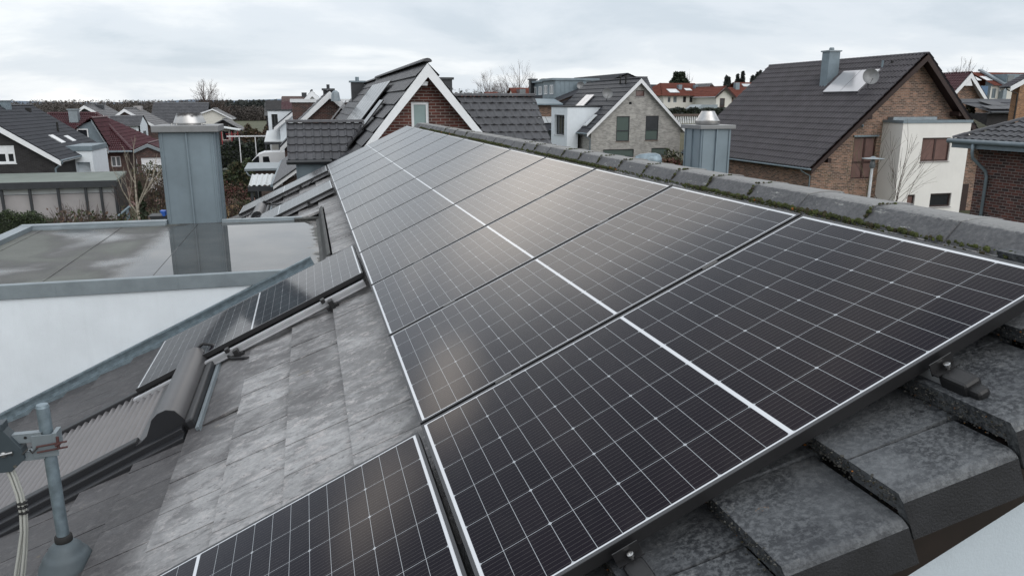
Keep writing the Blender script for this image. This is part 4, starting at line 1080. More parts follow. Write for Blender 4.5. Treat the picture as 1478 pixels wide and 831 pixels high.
# red roof behind, slope to us
a, b = P(406, 138, 98), P(444, 158, 94)
rh = thing('red_roofed_house', 'house with a plain maroon roof between a dark panelled roof and a white gable', 'house', (a.x, 96, 0))
mb = MB(); vd = V((0, 4.5, a.z - b.z)); tile_slope(mb, (a.x, 93.5, b.z - .2), (1, 0, 0), vd, 4.2, vd.length, .35, .4, 'double', .04, .04); part(mb, 'roof', 'tile_maroon', rh)
mb = MB(); mb.box(a.x + .2, a.x + 4, 94, 102, -.3, b.z - .2); mb.prism([(a.x + .05, 93.6, b.z - .3), (a.x + .05, 102.4, b.z - .3), (a.x + .05, 98, a.z - .08)], (4.1, 0, 0)); part(mb, 'wall', 'brick_brown', rh)
mb = MB(); c = P(439, 137, 98); mb.box(c.x - .3, c.x + .3, 97.7, 98.3, a.z - .6, a.z + .35); part(mb, 'chimney', 'anthracite', rh)
a, b = P(382, 144, 112), P(409, 163, 108)
sh = thing('panelled_house', 'house with a wholly dark panelled roof, left of the plain maroon roof', 'house', (a.x, 110, 0))
mb = MB(); vd = V((0, 4, a.z - b.z)); tile_slope(mb, (a.x, 107.5, b.z - .4), (1, 0, 0), vd, 6, vd.length, .9, 1.5, 'flat', 0, .03); part(mb, 'roof', 'frame_black', sh)
mb = MB(); mb.box(a.x + .2, a.x + 5.8, 108, 114, -.3, b.z - .4); mb.prism([(a.x + .1, 107.6, b.z - .5), (a.x + .1, 115.4, b.z - .5), (a.x + .1, 111.5, a.z - .08)], (5.7, 0, 0)); part(mb, 'wall', 'brick_dark', sh)
# modern white house with a tall dark window
a = P(386, 160, 80); b = P(432, 225, 80); ws = P(391.5, 165, 80); we_ = P(402, 187, 80)
mh = thing('white_house', 'modern white cubic house with one tall dark window, left of the tiled dormer', 'house', (a.x, 80, 0))
mb = MB(); ux = b.x - a.x + 3
hw = (ws.x - a.x, we_.x - a.x, we_.z, ws.z); hw2 = (P(392, 190, 80).x - a.x, P(402, 194, 80).x - a.x, P(392, 194, 80).z, P(392, 190, 80).z)
wall(mb, (a.x, 80, 0), (1, 0, 0), [(0, -.3), (ux, -.3), (ux, a.z), (0, a.z)], [hw, hw2], .3)
wall(mb, (a.x, 88, 0), (0, -1, 0), [(0, -.3), (8, -.3), (8, a.z), (0, a.z)]); wall(mb, (a.x + ux, 80, 0), (0, 1, 0), [(0, -.3), (8, -.3), (8, a.z), (0, a.z)])
mb.poly([(a.x, 80, a.z), (a.x + ux, 80, a.z), (a.x + ux, 88, a.z), (a.x, 88, a.z)]); part(mb, 'wall', 'white_render', mh)
for h, k in ((hw, dict(mull=(.5,), trans=(.25,))), (hw2, {})):
    w_ = window(mh, V((a.x, 80, 0)) - mh.location, (1, 0, 0), h, 'anthracite', 'pane_dark', .09, depth=.25, sill=None, **k)
mb = MB(); mb.box(a.x - .1, a.x + ux, 79.9, 80.3, a.z, a.z + .12); part(mb, 'roof_edge', 'anthracite', mh)
# white annex with a sloping roof, in front of it
p0, p1, p2 = P(397, 184, 70), P(426, 160, 70), P(426, 205, 70)
an = thing('white_annex', 'white lean-to annex with a sloping white verge, joined to the modern white house', 'house', (p1.x, 70, 0))
mb = MB(); wall(mb, (p0.x + .4, 70, 0), (1, 0, 0), [(0, -.3), (p1.x - p0.x + 2, -.3), (p1.x - p0.x + 2, p1.z), (p1.x - p0.x - .4, p1.z - .2), (0, p0.z)]); mb.box(p0.x + .4, p1.x + 2, 70.2, 77, -.3, p0.z); part(mb, 'wall', 'white_render', an)
mb = MB(); d = (p1 - p0); mb.obox(p0 + V((-.1, -.3, 0)), d * 1.06, V((0, 8, 0)), V((0, 0, .12))); part(mb, 'roof', 'tile_anthracite', an)
mb = MB(); mb.obox(p0 + V((-.1, -.36, -.32)), d * 1.06, V((0, .05, 0)), V((0, 0, .3))); part(mb, 'bargeboard', 'white_paint', an)
mb = MB(); q0, q1 = P(404, 214, 56), P(419, 198, 56)
an2 = thing('carport_roof', 'small dark verge with white edge jutting out left of the tiled dormer', 'roof', (q0.x, 56, 0))
mb.obox(q0, (q1 - q0) * 1.4, V((0, 5, 0)), V((0, 0, .15))); part(mb, 'roof', 'tile_anthracite', an2)
mb = MB(); mb.obox(q0 + V((0, -.05, -.35)), (q1 - q0) * 1.4, V((0, .06, 0)), V((0, 0, .35))); part(mb, 'bargeboard', 'white_paint', an2)
mb = MB(); mb.box(q0.x + .3, q0.x + 2.2, 56.3, 60, -.3, q0.z - .1); part(mb, 'wall', 'brick_brown', an2)
# pergola and glass canopy
a, b = P(343, 196.5, 78), P(388, 196.5, 78)
pg = thing('pergola', 'long white pergola beam on slim posts beyond the white van', 'pergola', (a.x, 78, 0))
mb = MB(); mb.box(a.x - 1, b.x, 77.9, 78.1, a.z - .08, a.z + .03); part(mb, 'beam', 'white_metal', pg)
for px_ in (345, 368):
    c = P(px_, 196, 78); mb = MB(); mb.box(c.x - .045, c.x + .045, 77.95, 78.05, -.2, a.z - .08); part(mb, 'post', 'white_metal', pg)
a, b = P(382, 205, 70), P(425, 197, 76)
cn = thing('patio_canopy', 'patio canopy with a pale roof on dark posts beside the white annex', 'canopy', (a.x, 70, 0))
mb = MB(); mb.obox((a.x, 69.5, a.z), (b.x - a.x, 0, 0), (0, 6, b.z - a.z + .5), (0, 0, .08)); part(mb, 'roof', 'corrugated', cn)
mb = MB(); mb.box(a.x, b.x, 69.45, 69.6, a.z - .2, a.z); part(mb, 'beam', 'anthracite', cn)
for xx in (a.x + .1, (a.x + b.x) / 2, b.x - .2):
    mb = MB(); mb.box(xx - .06, xx + .06, 69.5, 69.62, -.3, a.z - .2); part(mb, 'post', 'anthracite', cn)
# ---------------------------------------------------------------- van
a = P(344, 243, 66); top = P(375, 220, 66)
vx0, vl = a.x, 5.6; zb = top.z - 2.35
van = thing('van', 'white delivery van seen from the side behind a grey roofed shed', 'van', (vx0 + 2.8, 67, zb))
pr_ = [(0, .55), (.02, .95), (.25, 1.22), (.75, 1.42), (1.15, 1.72), (1.62, 2.2), (2.1, 2.38), (3.6, 2.42), (5.3, 2.36), (5.5, 2.2), (5.6, 1.2), (5.6, .5)]
mb = MB(); mb.prism([(vx0 + x, 66, zb + z) for x, z in pr_], (0, 1.95, 0)); part(mb, 'body', 'van_white', van, bevel=.07)
mb = MB(); mb.prism([(vx0 + .86, 65.985, zb + 1.40), (vx0 + 1.2, 65.985, zb + 1.72), (vx0 + 1.52, 65.985, zb + 2.02), (vx0 + 1.68, 65.985, zb + 2.02), (vx0 + 1.68, 65.985, zb + 1.38)], (0, .012, 0)); part(mb, 'side_window', 'pane_dark', van)
mb = MB(); mb.prism([(vx0 + 1.98, 65.985, zb + 1.42), (vx0 + 1.98, 65.985, zb + 2.0), (vx0 + 2.45, 65.985, zb + 2.0), (vx0 + 2.55, 65.985, zb + 1.42)], (0, .012, 0)); part(mb, 'side_window', 'pane_dark', van)
mb = MB(); mb.obox((vx0 + .80, 66.1, zb + 1.46), (.80, 0, .73), (0, 1.75, 0), (-.02, 0, .02)); part(mb, 'windscreen', 'pane_dark', van)
mb = MB(); mb.box(vx0 + .95, vx0 + 1.1, 65.75, 65.98, zb + 1.3, zb + 1.6); part(mb, 'mirror', 'rubber', van, bevel=.02)
mb = MB(); mb.box(vx0 - .01, vx0 + .12, 66.1, 66.4, zb + .9, zb + 1.12); part(mb, 'headlight', 'pane_sky', van, bevel=.02)
for wx in (1.0, 4.5):
    mb = MB(); mb.lathe([(.2, -.02), (.33, -.02), (.35, .03), (.35, .2)], (vx0 + wx, 65.97, zb + .35), 20, axis=(0, 1, 0)); w_ = part(mb, 'wheel', 'rubber', van)
    m2 = MB(); m2.lathe([(.19, 0), (.2, .02)], (vx0 + wx, 65.945, zb + .35), 14, axis=(0, 1, 0)); m2.build('rim', MT['zinc_cap'], w_)
# shed and small corrugated carport
a, b, c = P(353, 246, 48), P(418, 240, 48), P(362, 238, 50)
sd_ = thing('shed', 'brown wooden shed with a flat grey metal roof in front of the white van', 'shed', (a.x, 48, 0))
mb = MB(); zt = P(360, 244, 48).z
mb.obox((a.x, 47.8, zt - .12), (b.x - a.x + 1, 0, 0), (0, 3.2, .12), (0, 0, .16)); part(mb, 'roof', 'zinc_cap', sd_, bevel=.02)
mb = MB(); xw = P(368, 250, 48).x; mb.box(xw, b.x + 1, 48.1, 50.8, -.3, zt - .12)
for i in range(14): mb.box(xw - .02, b.x + 1, 48.07, 48.105, -.2 + i * .2, -.2 + i * .2 + .18)
part(mb, 'wall', 'grey_wood', sd_)
mb = MB(); p = P(356, 250, 48); mb.path([(p.x, 47.9, zt - .15), (p.x + .1, 47.9, zt - .35), (p.x + .55, 48, zt - .6), (p.x + .6, 48, zt - 1.2), (p.x + .6, 48, .0)], .05, 8); part(mb, 'downpipe', 'zinc_cap', sd_, smooth=True)
a, b, c = P(359, 268, 39), P(401, 261, 39), P(369, 252, 41.5)
cp = thing('carport', 'small carport with a pale corrugated roof on dark posts, left of the low slate roof', 'carport', (a.x, 39, 0))
mb = MB(); nn = 96; wd = 3.0; vs = []
for i in range(nn + 1):
    x = a.x + wd * i / nn; h = .03 * math.cos(i * math.pi / 4)
    vs += [(x, 39, a.z + h), (x + .0, 42, a.z + .28 + h)]
mb.mesh(vs, [(2 * i, 2 * i + 2, 2 * i + 3, 2 * i + 1) for i in range(nn)]); part(mb, 'roof', 'corrugated', cp, smooth=True)
mb = MB(); mb.box(a.x - .05, a.x + wd, 38.9, 39.0, a.z - .28, a.z - .04); mb.box(a.x - .05, a.x + .05, 39.0, 42, a.z - .25, a.z - .04); part(mb, 'beam', 'anthracite', cp)
for dx_, dy_ in ((.12, 0), (.42, 1.2), (.12, 2.9), (2.8, 0)):
    mb = MB(); mb.box(a.x + dx_ - .07, a.x + dx_ + .07, 39.02 + dy_, 39.16 + dy_, -.3, a.z - .1); part(mb, 'post', 'anthracite', cp)

# ---------------------------------------------------------------- L1 dark brick house, far left
a, b = P(86, 231, 52), P(0, 183, 52); tl_ = (b.z - a.z) / (a.x - b.x)
rx = -19.3; rz_ = a.z + (a.x - rx) * tl_
wx = lambda x: P(x, 222, 52.3).x - rx; wz = lambda y: P(10, y, 52.3).z
yend = PX(46, 154, rx).y
l1, l1r = gable_house('dark_brick_house', 'dark brick house with a white bargeboard and an anthracite roof at the left edge', rx, 52.35, 0, yend - 52.6, -4.6, a.x - rx - .35, rz_, tl_, tl_,
                      oe=.4, ov=.35, wallm='brick_dark', roofm='tile_anthracite', kind='double', cw=.3, ch=.36, bw=.30, gutter=None, capr=.1,
                      holes=[(wx(-12), wx(21), wz(236), wz(210), dict(frame='white_paint', pane='pane_dark', fw=.11, mull=(.62,), shade=.4, sill='white_paint'))])
mb = MB(); g0 = V((a.x + .05, 52, a.z - .05)); mb.tube(g0, (g0.x, yend, g0.z), .07); mb.path([g0 + V((0, .2, 0)), g0 + V((.02, .2, -.15)), g0 + V((-.42, .3, -.5)), g0 + V((-.45, .3, -1.2)), (g0.x - .45, 52.3, 0)], .06, 8); mb.build('gutter', MT['zinc'], None); o_ = bpy.data.objects['gutter'] if False else COL.objects[-1]
o_.parent = l1; o_.matrix_local = l1.matrix_basis.inverted()
sl = V((1, 0, -tl_)).normalized(); nl = V((tl_, 0, 1)).normalized()
def l1pt(x, y, off=.05): return onplane(x, y, V((rx, 52, rz_)) + nl * off, nl)
for (x0_, y0_, x1_, y1_) in ((70, 195, 90, 206), (92, 196, 103, 204)):
    p0, p1 = l1pt(x0_, y0_, .08), l1pt(x1_, y1_, .08)
    mb = MB(); quadpanel(mb, p0, (0, .9, 0), V((p1.x - p0.x, 0, p1.z - p0.z)), .06); part(mb, 'roof_window', 'pane_sky', l1)
p = l1pt(84, 190); mb = MB(); mb.tube(p, p + V((0, 0, .65)), .07); part(mb, 'vent_pipe', 'rubber', l1)
p = l1pt(41, 160); mb = MB(); mb.box(p.x - .15, p.x + .15, p.y - .15, p.y + .15, p.z - .1, p.z + .2); part(mb, 'vent', 'rubber', l1)
c = P(3, 158, 58); mb = MB(); mb.box(c.x - .45, c.x + .45, 57.5, 58.4, c.z - .8, P(3, 146, 58).z); cc = part(mb, 'chimney', 'zinc', l1)
m2 = MB(); m2.box(c.x - .52, c.x + .52, 57.4, 58.5, P(3, 146, 58).z, P(3, 145, 58).z); m2.build('cap', MT['zinc_cap'], cc)
p0, p1 = P(94, 215, 56.5), P(132, 215, 56.5); zt = P(110, 218, 56.5).z; zt2 = P(110, 209, 56.5).z
mb = MB(); h_ = (p1.x - p0.x - 1.05, p1.x - p0.x - .2, 1.2, zt - .75)
wall(mb, (p0.x, 56.5, 0), (1, 0, 0), [(0, -.3), (p1.x - p0.x, -.3), (p1.x - p0.x, zt), (0, zt)], [h_], .6); wall(mb, (p1.x, 56.5, 0), (0, 1, 0), [(0, -.3), (4, -.3), (4, zt), (0, zt)])
mb.box(p0.x + .1, p1.x - .1, 57.1, 60, -.3, zt); bx = part(mb, 'white_bay', 'white_render', l1)
m2 = MB(); m2.box(p0.x - .2, p1.x + .05, 56.42, 60.5, zt, zt + .32); m2.build('flat_roof', MT['zinc'], bx)
# carport with pale panels
zc_ = P(80, 266, 44).z; xL, xR = -18.5, P(168, 264, 44).x
kb = PZ(192, 250, zc_ + .05).y
lg = thing('long_carport', 'long flat roofed carport with pale panels, in front of the dark brick house', 'carport', (xR, 44, 0))
mb = MB(); xe = PZ(192, 248, zc_).x
mb.prism([(xL, 43.9, zc_), (xR, 43.9, zc_), (xe, kb, zc_ + .06), (xL, kb, zc_ + .06)], (0, 0, .12)); part(mb, 'roof', 'felt_grey_green', lg)
mb = MB(); mb.box(xL, xR + .02, 43.86, 43.95, zc_ - .2, zc_ + .14); part(mb, 'fascia', 'anthracite', lg)
for px_ in (1, 42, 83, 123, 145, 166):
    c = P(px_, 270, 44.05); mb = MB(); mb.box(c.x - .06, c.x + .06, 43.97, 44.09, -.3, zc_ - .2); part(mb, 'post', 'anthracite', lg)
mb = MB(); mb.box(xL, xR - .05, 44.3, 44.34, .2, zc_ - .55); part(mb, 'panel', 'pale_panel', lg)
mb = MB(); mb.box(xL, xR - .05, 44.36, 44.38, zc_ - .53, zc_ - .22); part(mb, 'strip_window', 'pane_sky', lg)
mb = MB(); mb.poly([(xR, 44, -.3), (xe - .1, kb, -.3), (xe - .1, kb, zc_), (xR, 44, zc_)]); mb.poly([(xL, kb - .1, -.3), (xe - .1, kb - .1, -.3), (xe - .1, kb - .1, zc_), (xL, kb - .1, zc_)]); part(mb, 'wall', 'brick_dark', lg)

# ---------------------------------------------------------------- L2 maroon hip roofed bungalow
r0, r1 = P(70, 164.5, 77), P(140.6, 164.5, 77); zE = P(165, 218.5, 70).z; zR_ = r0.z
hb = thing('bungalow', 'brick bungalow with a glossy maroon hipped roof and a clad chimney', 'house', (r1.x, 72, 0))
mb = MB(); yf, yr = 70.0, 77.0; xa, xb = P(20, 218, 70).x, P(191, 218, 70).x
lv = math.hypot(yr - yf, zR_ - zE); Lx = xb - xa
tile_slope(mb, (xa, yf, zE), (1, 0, 0), (0, yr - yf, zR_ - zE), Lx, lv, .34, .42, 'double', .07, .05, umin=lambda v: (r0.x - xa) * v / lv, umax=lambda v: Lx + (r1.x - xb) * v / lv, sub=8)
le = math.hypot(xb - r1.x, zR_ - zE)
tile_slope(mb, (xb, yf, zE), (0, 1, 0), (r1.x - xb, 0, zR_ - zE), 14, le, .34, .42, 'double', .07, .05, umin=lambda v: 7 * v / le, umax=lambda v: 14 - 7 * v / le, sub=8)
lw = math.hypot(r0.x - xa, zR_ - zE)
tile_slope(mb, (xa, yf, zE), (0, 1, 0), (r0.x - xa, 0, zR_ - zE), 14, lw, .34, .42, 'double', .06, .05, umin=lambda v: 7 * v / lw, umax=lambda v: 14 - 7 * v / lw, sub=4)
ridge_caps(mb, (r1.x, yr, zR_ + .06), (xb, yf, zE + .08), .16, .4); ridge_caps(mb, (r0.x, yr, zR_ + .06), (r1.x, yr, zR_ + .06), .15, .4); ridge_caps(mb, (r0.x, yr, zR_ + .06), (xa, yf, zE + .06), .15, .4)
mb.poly([(xa, yf, zE - .03), (xb, yf, zE - .03), (xb, yf + 14, zE - .03), (xa, yf + 14, zE - .03)])
hr = part(mb, 'roof', 'tile_maroon', hb)
mb = MB(); mb.tube((xa, yf - .06, zE - .03), (xb, yf - .06, zE - .03), .08); mb.build('gutter', MT['zinc'], hr)
mb = MB(); uw = lambda x: P(x, 230, 70.6).x - (xa + .5); zw = lambda y: P(150, y, 70.6).z
H_ = [(uw(145), uw(154), -.2, zw(226)), (uw(160), uw(174), zw(241), zw(226)), (uw(134), uw(137.5), zw(240), zw(226))]
wall(mb, (xa + .5, 70.6, 0), (1, 0, 0), [(0, -.3), (xb - xa - 1, -.3), (xb - xa - 1, zE - .04), (0, zE - .04)], H_, .12)
wall(mb, (xb - .5, 70.6, 0), (0, 1, 0), [(0, -.3), (12.6, -.3), (12.6, zE - .04), (0, zE - .04)]); part(mb, 'wall', 'brick_brown', hb)
for h, k in zip(H_, (dict(name='door', frame='white_paint', pane='pane_dark'), dict(frame='white_paint', pane='pane_light', mull=(.5,)), dict(frame='white_paint', pane='pane_dark'))):
    window(hb, V((xa + .5, 70.6, 0)) - hb.location, (1, 0, 0), h, sill=None, **k)
c0, c1 = P(101.5, 172, 75.5), P(112.5, 159, 75.5); mb = MB(); mb.box(c0.x, c1.x, 75.1, 75.9, c0.z - 1, c1.z); cc = part(mb, 'chimney', 'zinc_cap', hb)
m2 = MB(); m2.box(c0.x - .08, c1.x + .08, 75.0, 76.0, c1.z, c1.z + .1); m2.build('cap', MT['zinc_cap'], cc)
# its gabled dormer
yd = 70.8; pa = P(133, 171, yd); w0 = P(113, 186, yd); w1_ = P(157.5, 210, yd); wl_ = P(100, 195, yd)
mb = MB()
for ex_, ez_ in ((wl_.x, wl_.z), (w1_.x, w1_.z)):
    o_ = V((ex_, yd - .4, ez_)); vd = V((pa.x - ex_, 0, pa.z - ez_)); tile_slope(mb, o_, (0, 1, 0), vd, 5.2, vd.length, .34, .42, 'double', .07, .05, sub=6)
ridge_caps(mb, (pa.x, yd - .4, pa.z + .05), (pa.x, yd + 4.8, pa.z + .05), .14)
d_ = part(mb, 'dormer', 'tile_maroon', hb)
mb = MB(); t_ = (pa.z - w1_.z) / (w1_.x - pa.x)
mb.prism([(w0.x - .1, yd, w1_.z - .2), (w1_.x - .3, yd, w1_.z + .0), (pa.x, yd, pa.z - .2), (w0.x - .1, yd, w0.z + .2)], (0, 4, 0)); mb.build('gable_cladding', MT['zinc'], d_)
mb = MB(); mb.obox((pa.x, yd - .43, pa.z - .30), (w1_.x - pa.x, 0, w1_.z - pa.z), (0, .06, 0), (0, 0, .24)); mb.build('bargeboard', MT['zinc_cap'], d_)
mb = MB(); cw_ = P(120, 195, yd)
for s0, s1, t0, t1 in ((-.42, .42, -.5, -.42), (-.42, .42, .42, .5), (-.42, -.34, -.42, .42), (.34, .42, -.42, .42)): mb.box(cw_.x + s0, cw_.x + s1, yd - .1, yd, cw_.z + t0, cw_.z + t1)
w_ = mb.build('window', MT['white_paint'], d_); m2 = MB(); m2.box(cw_.x - .34, cw_.x + .34, yd - .05, yd - .01, cw_.z - .42, cw_.z + .42); m2.build('pane', MT['pane_dark'], w_)
# garage wing
GY = 66; pk = P(212.6, 207.5, GY); gl_ = P(192, 217, GY); tt = (pk.z - gl_.z) / (pk.x - gl_.x)
gq_ = lambda x: P(x, 235, GY + .2).x - pk.x
gr, grr = gable_house('garage', 'brick garage with a low maroon gable roof and white garage doors beside the bungalow', pk.x, GY + .2, 0, 6, gl_.x - pk.x + .15, 3.6, pk.z, tt, tt, oe=.15, ov=.2, wallm='brick_brown', roofm='tile_maroon', bw=.22, barge='zinc_cap', gutter=None, sub=4,
    holes=[(gq_(189.5) if gq_(189.5) > gl_.x - pk.x + .2 else gl_.x - pk.x + .22, gq_(198.5), -.1, P(195, 229, GY + .2).z, dict(name='door', frame='white_paint', pane='white_paint', sill=None)),
           (gq_(204), gq_(240), -.1, P(203, 228, GY + .2).z, dict(name='garage_door', frame='white_paint', pane='white_paint', sill=None, trans=(.8,)))])
# houses behind: two anthracite gables, tiled dormer with white cheek, long slate roof
pk = P(122, 152, 108)
e1, e1r = gable_house('gabled_house', 'anthracite roofed house with a white edged gable right behind the bungalow chimney', pk.x, 108, 0, 10, -4, 9.5, pk.z, .72, .60, wallm='brick_dark', roofm='tile_slate', kind='flat', cw=.34, ch=.4, bw=.30, gutter=None, sub=4)
c = P(143.5, 157, 113); mb = MB(); mb.box(c.x - .5, c.x + .5, 112.5, 113.5, c.z - 1.5, P(143, 151, 113).z); part(mb, 'chimney', 'anthracite', e1)
q0, q1 = P(160, 167, 98), P(207, 167, 98); e0 = P(172, 182.5, 96)
mb = MB(); vd = V((0, 2.6, q0.z - e0.z)); tile_slope(mb, (q0.x, 95.4, e0.z), (1, 0, 0), vd, q1.x - q0.x, vd.length, .3, .36, 'double', .05, .04, sub=6); tile_slope(mb, (q0.x, 100.6, e0.z), (1, 0, 0), V((0, -2.6, vd.z)), q1.x - q0.x, vd.length, .3, .36, 'double', .05, .04, sub=4)
dd = part(mb, 'dormer', 'tile_slate', e1)
mb = MB(); x0_ = P(177, 190, 96).x; x1_ = q1.x - .1
mb.prism([(x0_, 95.9, e0.z + .1), (x1_, 95.9, e0.z + .1), (x1_, 95.9, e0.z - 3.0), (x1_ - 1, 95.9, e0.z - 3.0)], (0, .1, 0))
mb.prism([(x1_ + .02, 95.9, e0.z - 3.1), (x1_ + .02, 100.1, e0.z - 3.1), (x1_ + .02, 100.1, e0.z + .1), (x1_ + .02, 98, q0.z - .15), (x1_ + .02, 95.9, e0.z + .1)], (-.2, 0, 0)); mb.build('cheek', MT['white_render'], dd)
mb = MB(); mb.box(x1_ + .015, x1_ + .05, 97.2, 98.8, e0.z - 2.0, e0.z - .6); mb.build('window', MT['pane_light'], dd)
pk = P(177, 157, 100)
e2, e2r = gable_house('gabled_house', 'anthracite roofed house with a small white edged gable left of the long slate roof', pk.x, 101, 0, 9, -3.5, 7.8, pk.z, .72, .62, wallm='brick_brown', roofm='tile_slate', kind='flat', cw=.34, ch=.4, bw=.28, gutter=None, sub=4)
c = P(200, 160, 108); mb = MB(); mb.box(c.x - .45, c.x + .45, 107.5, 108.5, c.z - 1, P(200, 153, 108).z); part(mb, 'chimney', 'concrete_sill', e2)
a, b = P(222, 148, 128), P(303, 180, 123)
lr_ = thing('long_roofed_house', 'house with a long plain slate roof slope behind the metal clad chimney', 'house', (b.x, 125, 0))
mb = MB(); L_ = P(302, 148, 128).x - a.x; vd = V((0, 5.5, a.z - b.z)); tile_slope(mb, (a.x, 122.5, b.z), (1, 0, 0), vd, L_, vd.length, .36, .42, 'double', .05, .05, sub=4)
tile_slope(mb, (a.x, 133.5, b.z), (1, 0, 0), V((0, -5.5, vd.z)), L_, vd.length, .36, .42, 'double', .05, .05, sub=4); part(mb, 'roof', 'tile_slate', lr_)
mb = MB(); mb.box(a.x + .3, a.x + L_ - .3, 123, 133, -.3, b.z); mb.prism([(a.x + .3, 123, b.z), (a.x + .3, 133, b.z), (a.x + .3, 128, a.z - .3)], (L_ - .6, 0, 0)); part(mb, 'wall', 'brick_brown', lr_)
pk = P(306, 157, 120)
gable_house('small_house', 'little pale house with a dark roof at the right end of the long slate roof', pk.x, 121, 0, 6, -1.6, 2.2, pk.z, .35, .55, wallm='off_white_wall', roofm='tile_slate', kind='flat', cw=.35, ch=.4, gutter=None, sub=4, bw=.15)
a = P(322, 172, 112)
gable_house('small_house', 'low dark roofed outbuilding between the little pale house and the playhouse', a.x, 112, 0, 6, -1.4, 2.0, a.z, .5, .6, wallm='brick_dark', roofm='tile_slate', kind='flat', cw=.35, ch=.4, gutter=None, sub=4, bw=.12, barge='anthracite')
# playhouse on stilts
p = P(331, 186, 92)
ph = thing('playhouse', 'white childrens playhouse on stilts with a red railing', 'playhouse', (p.x, 92, 0))
zf = P(331, 203, 92).z; x0_, x1_ = P(319, 195, 92).x, P(345, 195, 92).x; zt = P(345, 190, 92).z; zp = p.z + .1
mb = MB(); mb.box(x0_, x1_ - .55, 92.6, 94.5, zf, zt); mb.prism([(x0_, 92.6, zt), (x1_ - .55, 92.6, zt), (x0_ + .3, 92.6, zp - .05)], (0, 1.9, 0)); part(mb, 'cabin', 'off_white_wall', ph)
mb = MB(); mb.obox((x0_ + .2, 91.6, zp), (x1_ + .1 - x0_ - .2, 0, zt - zp + .1), (0, 3.1, 0), (0, 0, .1)); mb.obox((x0_ + .2, 91.6, zp), (-.8, 0, -.5), (0, 3.1, 0), (0, 0, .1)); part(mb, 'roof', 'corrugated', ph)
mb = MB(); mb.box(x0_, x1_, 91.7, 94.5, zf - .12, zf); part(mb, 'deck', 'grey_wood', ph)
mb = MB(); mb.box(x0_ + .15, x0_ + .75, 92.58, 92.61, zf + .1, zf + 1.0); part(mb, 'window', 'pane_dark', ph)
mb = MB(); mb.box(x1_ - .95, x1_ - .6, 92.58, 92.61, zf, zf + 1.3); part(mb, 'door', 'dark_wood', ph)
mb = MB(); mb.box(x0_ + .5, x1_, 91.69, 91.73, zf + .74, zf + .78)
for i in range(7): mb.box(x0_ + .6 + i * .16, x0_ + .63 + i * .16, 91.69, 91.73, zf, zf + .75)
part(mb, 'railing', 'red_paint', ph)
for xx, yy in ((x1_ - .1, 91.7), (x1_ - .75, 91.7), (x1_ - .1, 94.3), (x0_ + .1, 91.7)):
    mb = MB(); mb.box(xx - .05, xx + .05, yy - .05, yy + .05, -.2, zf + (1.0 if yy < 93 else 0)); part(mb, 'post', 'red_paint', ph)

# ---------------------------------------------------------------- grey brick house in the middle
pk = P(926, 113, 60); eL = P(843, 197, 60); eR = P(992, 190, 60)
tL, tR = (pk.z - eL.z) / (pk.x - eL.x), (pk.z - eR.z) / (eR.x - pk.x)
def gx(x): return P(x, 200, 60.35).x - pk.x
def gz(y): return P(905, y, 60.35).z
GW = dict(frame='anthracite', pane='pane_green', fw=.07, sill='brick_sill')
g1, g1r = gable_house('grey_brick_house', 'light grey brick house with white bargeboards, tall dark windows and an anthracite roof', pk.x, 60.35, 0, 12.2, gx(853), gx(981.5), pk.z, tL, tR, oe=.5, ov=.35,
    wallm='brick_grey', roofm='tile_anthracite', kind='flat', cw=.6, ch=.56, amp=0, step=.045, bw=.26, gutter='zinc', sub=8, capr=.1,
    holes=[(gx(889), gx(908), gz(204), gz(168), dict(GW, trans=(.42,))), (gx(931), gx(949.5), gz(203), gz(167.5), dict(GW, trans=(.42,), shade=1.05)),
           (gx(871), gx(915.5), gz(227), gz(215.5), GW), (gx(941), gx(964.5), gz(226), gz(214.5), GW),
           (gx(915.3), gx(927.5), gz(139), gz(130.5), dict(frame='mahogany', pane='pane_pink_reflection', fw=.05)), (gx(906), gx(910), gz(151), gz(147.4), dict(frame='anthracite', pane='pane_dark', fw=.03, sill=None))])
d0 = P(819, 155, 62.5); dz = d0.z; xs0 = d0.x; yb_ = PX(796, 155, xs0).y; xe = pk.x - (pk.z - dz) / tL
mb = MB(); W_ = lambda x: yb_ - PX(x, 180, xs0).y
hw = (W_(800.5), W_(814.5), PX(808, 195, xs0).z, PX(808, 166, xs0).z)
wall(mb, (xs0, yb_, 0), (0, -1, 0), [(0, 0), (yb_ - 62.5, 0), (yb_ - 62.5, dz), (0, dz)], [hw], .3)
zb2 = P(835, 214, 62.5).z; xb2 = P(834, 200, 62.5).x
zr2 = pk.z - (pk.x - xb2) * tL - .1
mb.poly([(xs0, 62.5, 0), (xb2, 62.5, 0), (xb2, 62.5, zr2), (xs0, 62.5, zr2)]); mb.poly([(xs0, 62.5, zr2), (xb2, 62.5, zr2), (xe, 62.5, dz), (xs0, 62.5, dz)])
mb.poly([(xs0, 62.5, dz), (xe, 62.5, dz), (xe, yb_, dz), (xs0, yb_, dz)]); mb.poly([(xs0, yb_, 0), (xs0, yb_, dz), (xe, yb_, dz), (xb2, yb_, 0)])
dq = part(mb, 'dormer', 'white_render', g1)
m2 = MB(); m2.box(xs0 - .06, xe + .1, 62.44, yb_ + .05, dz, dz + .12); m2.build('dormer_cap', MT['anthracite'], dq)
w_ = window(dq, (xs0, yb_, 0), (0, -1, 0), hw, 'anthracite', 'pane_dark', .12, mull=(.55,), depth=.25, sill='white_metal')
nL = V((-tL, 0, 1)).normalized(); sL = V((1, 0, tL)).normalized()
def gpt(x, y, off=.08): return onplane(x, y, V((pk.x, 60, pk.z)) + nL * off, nL)
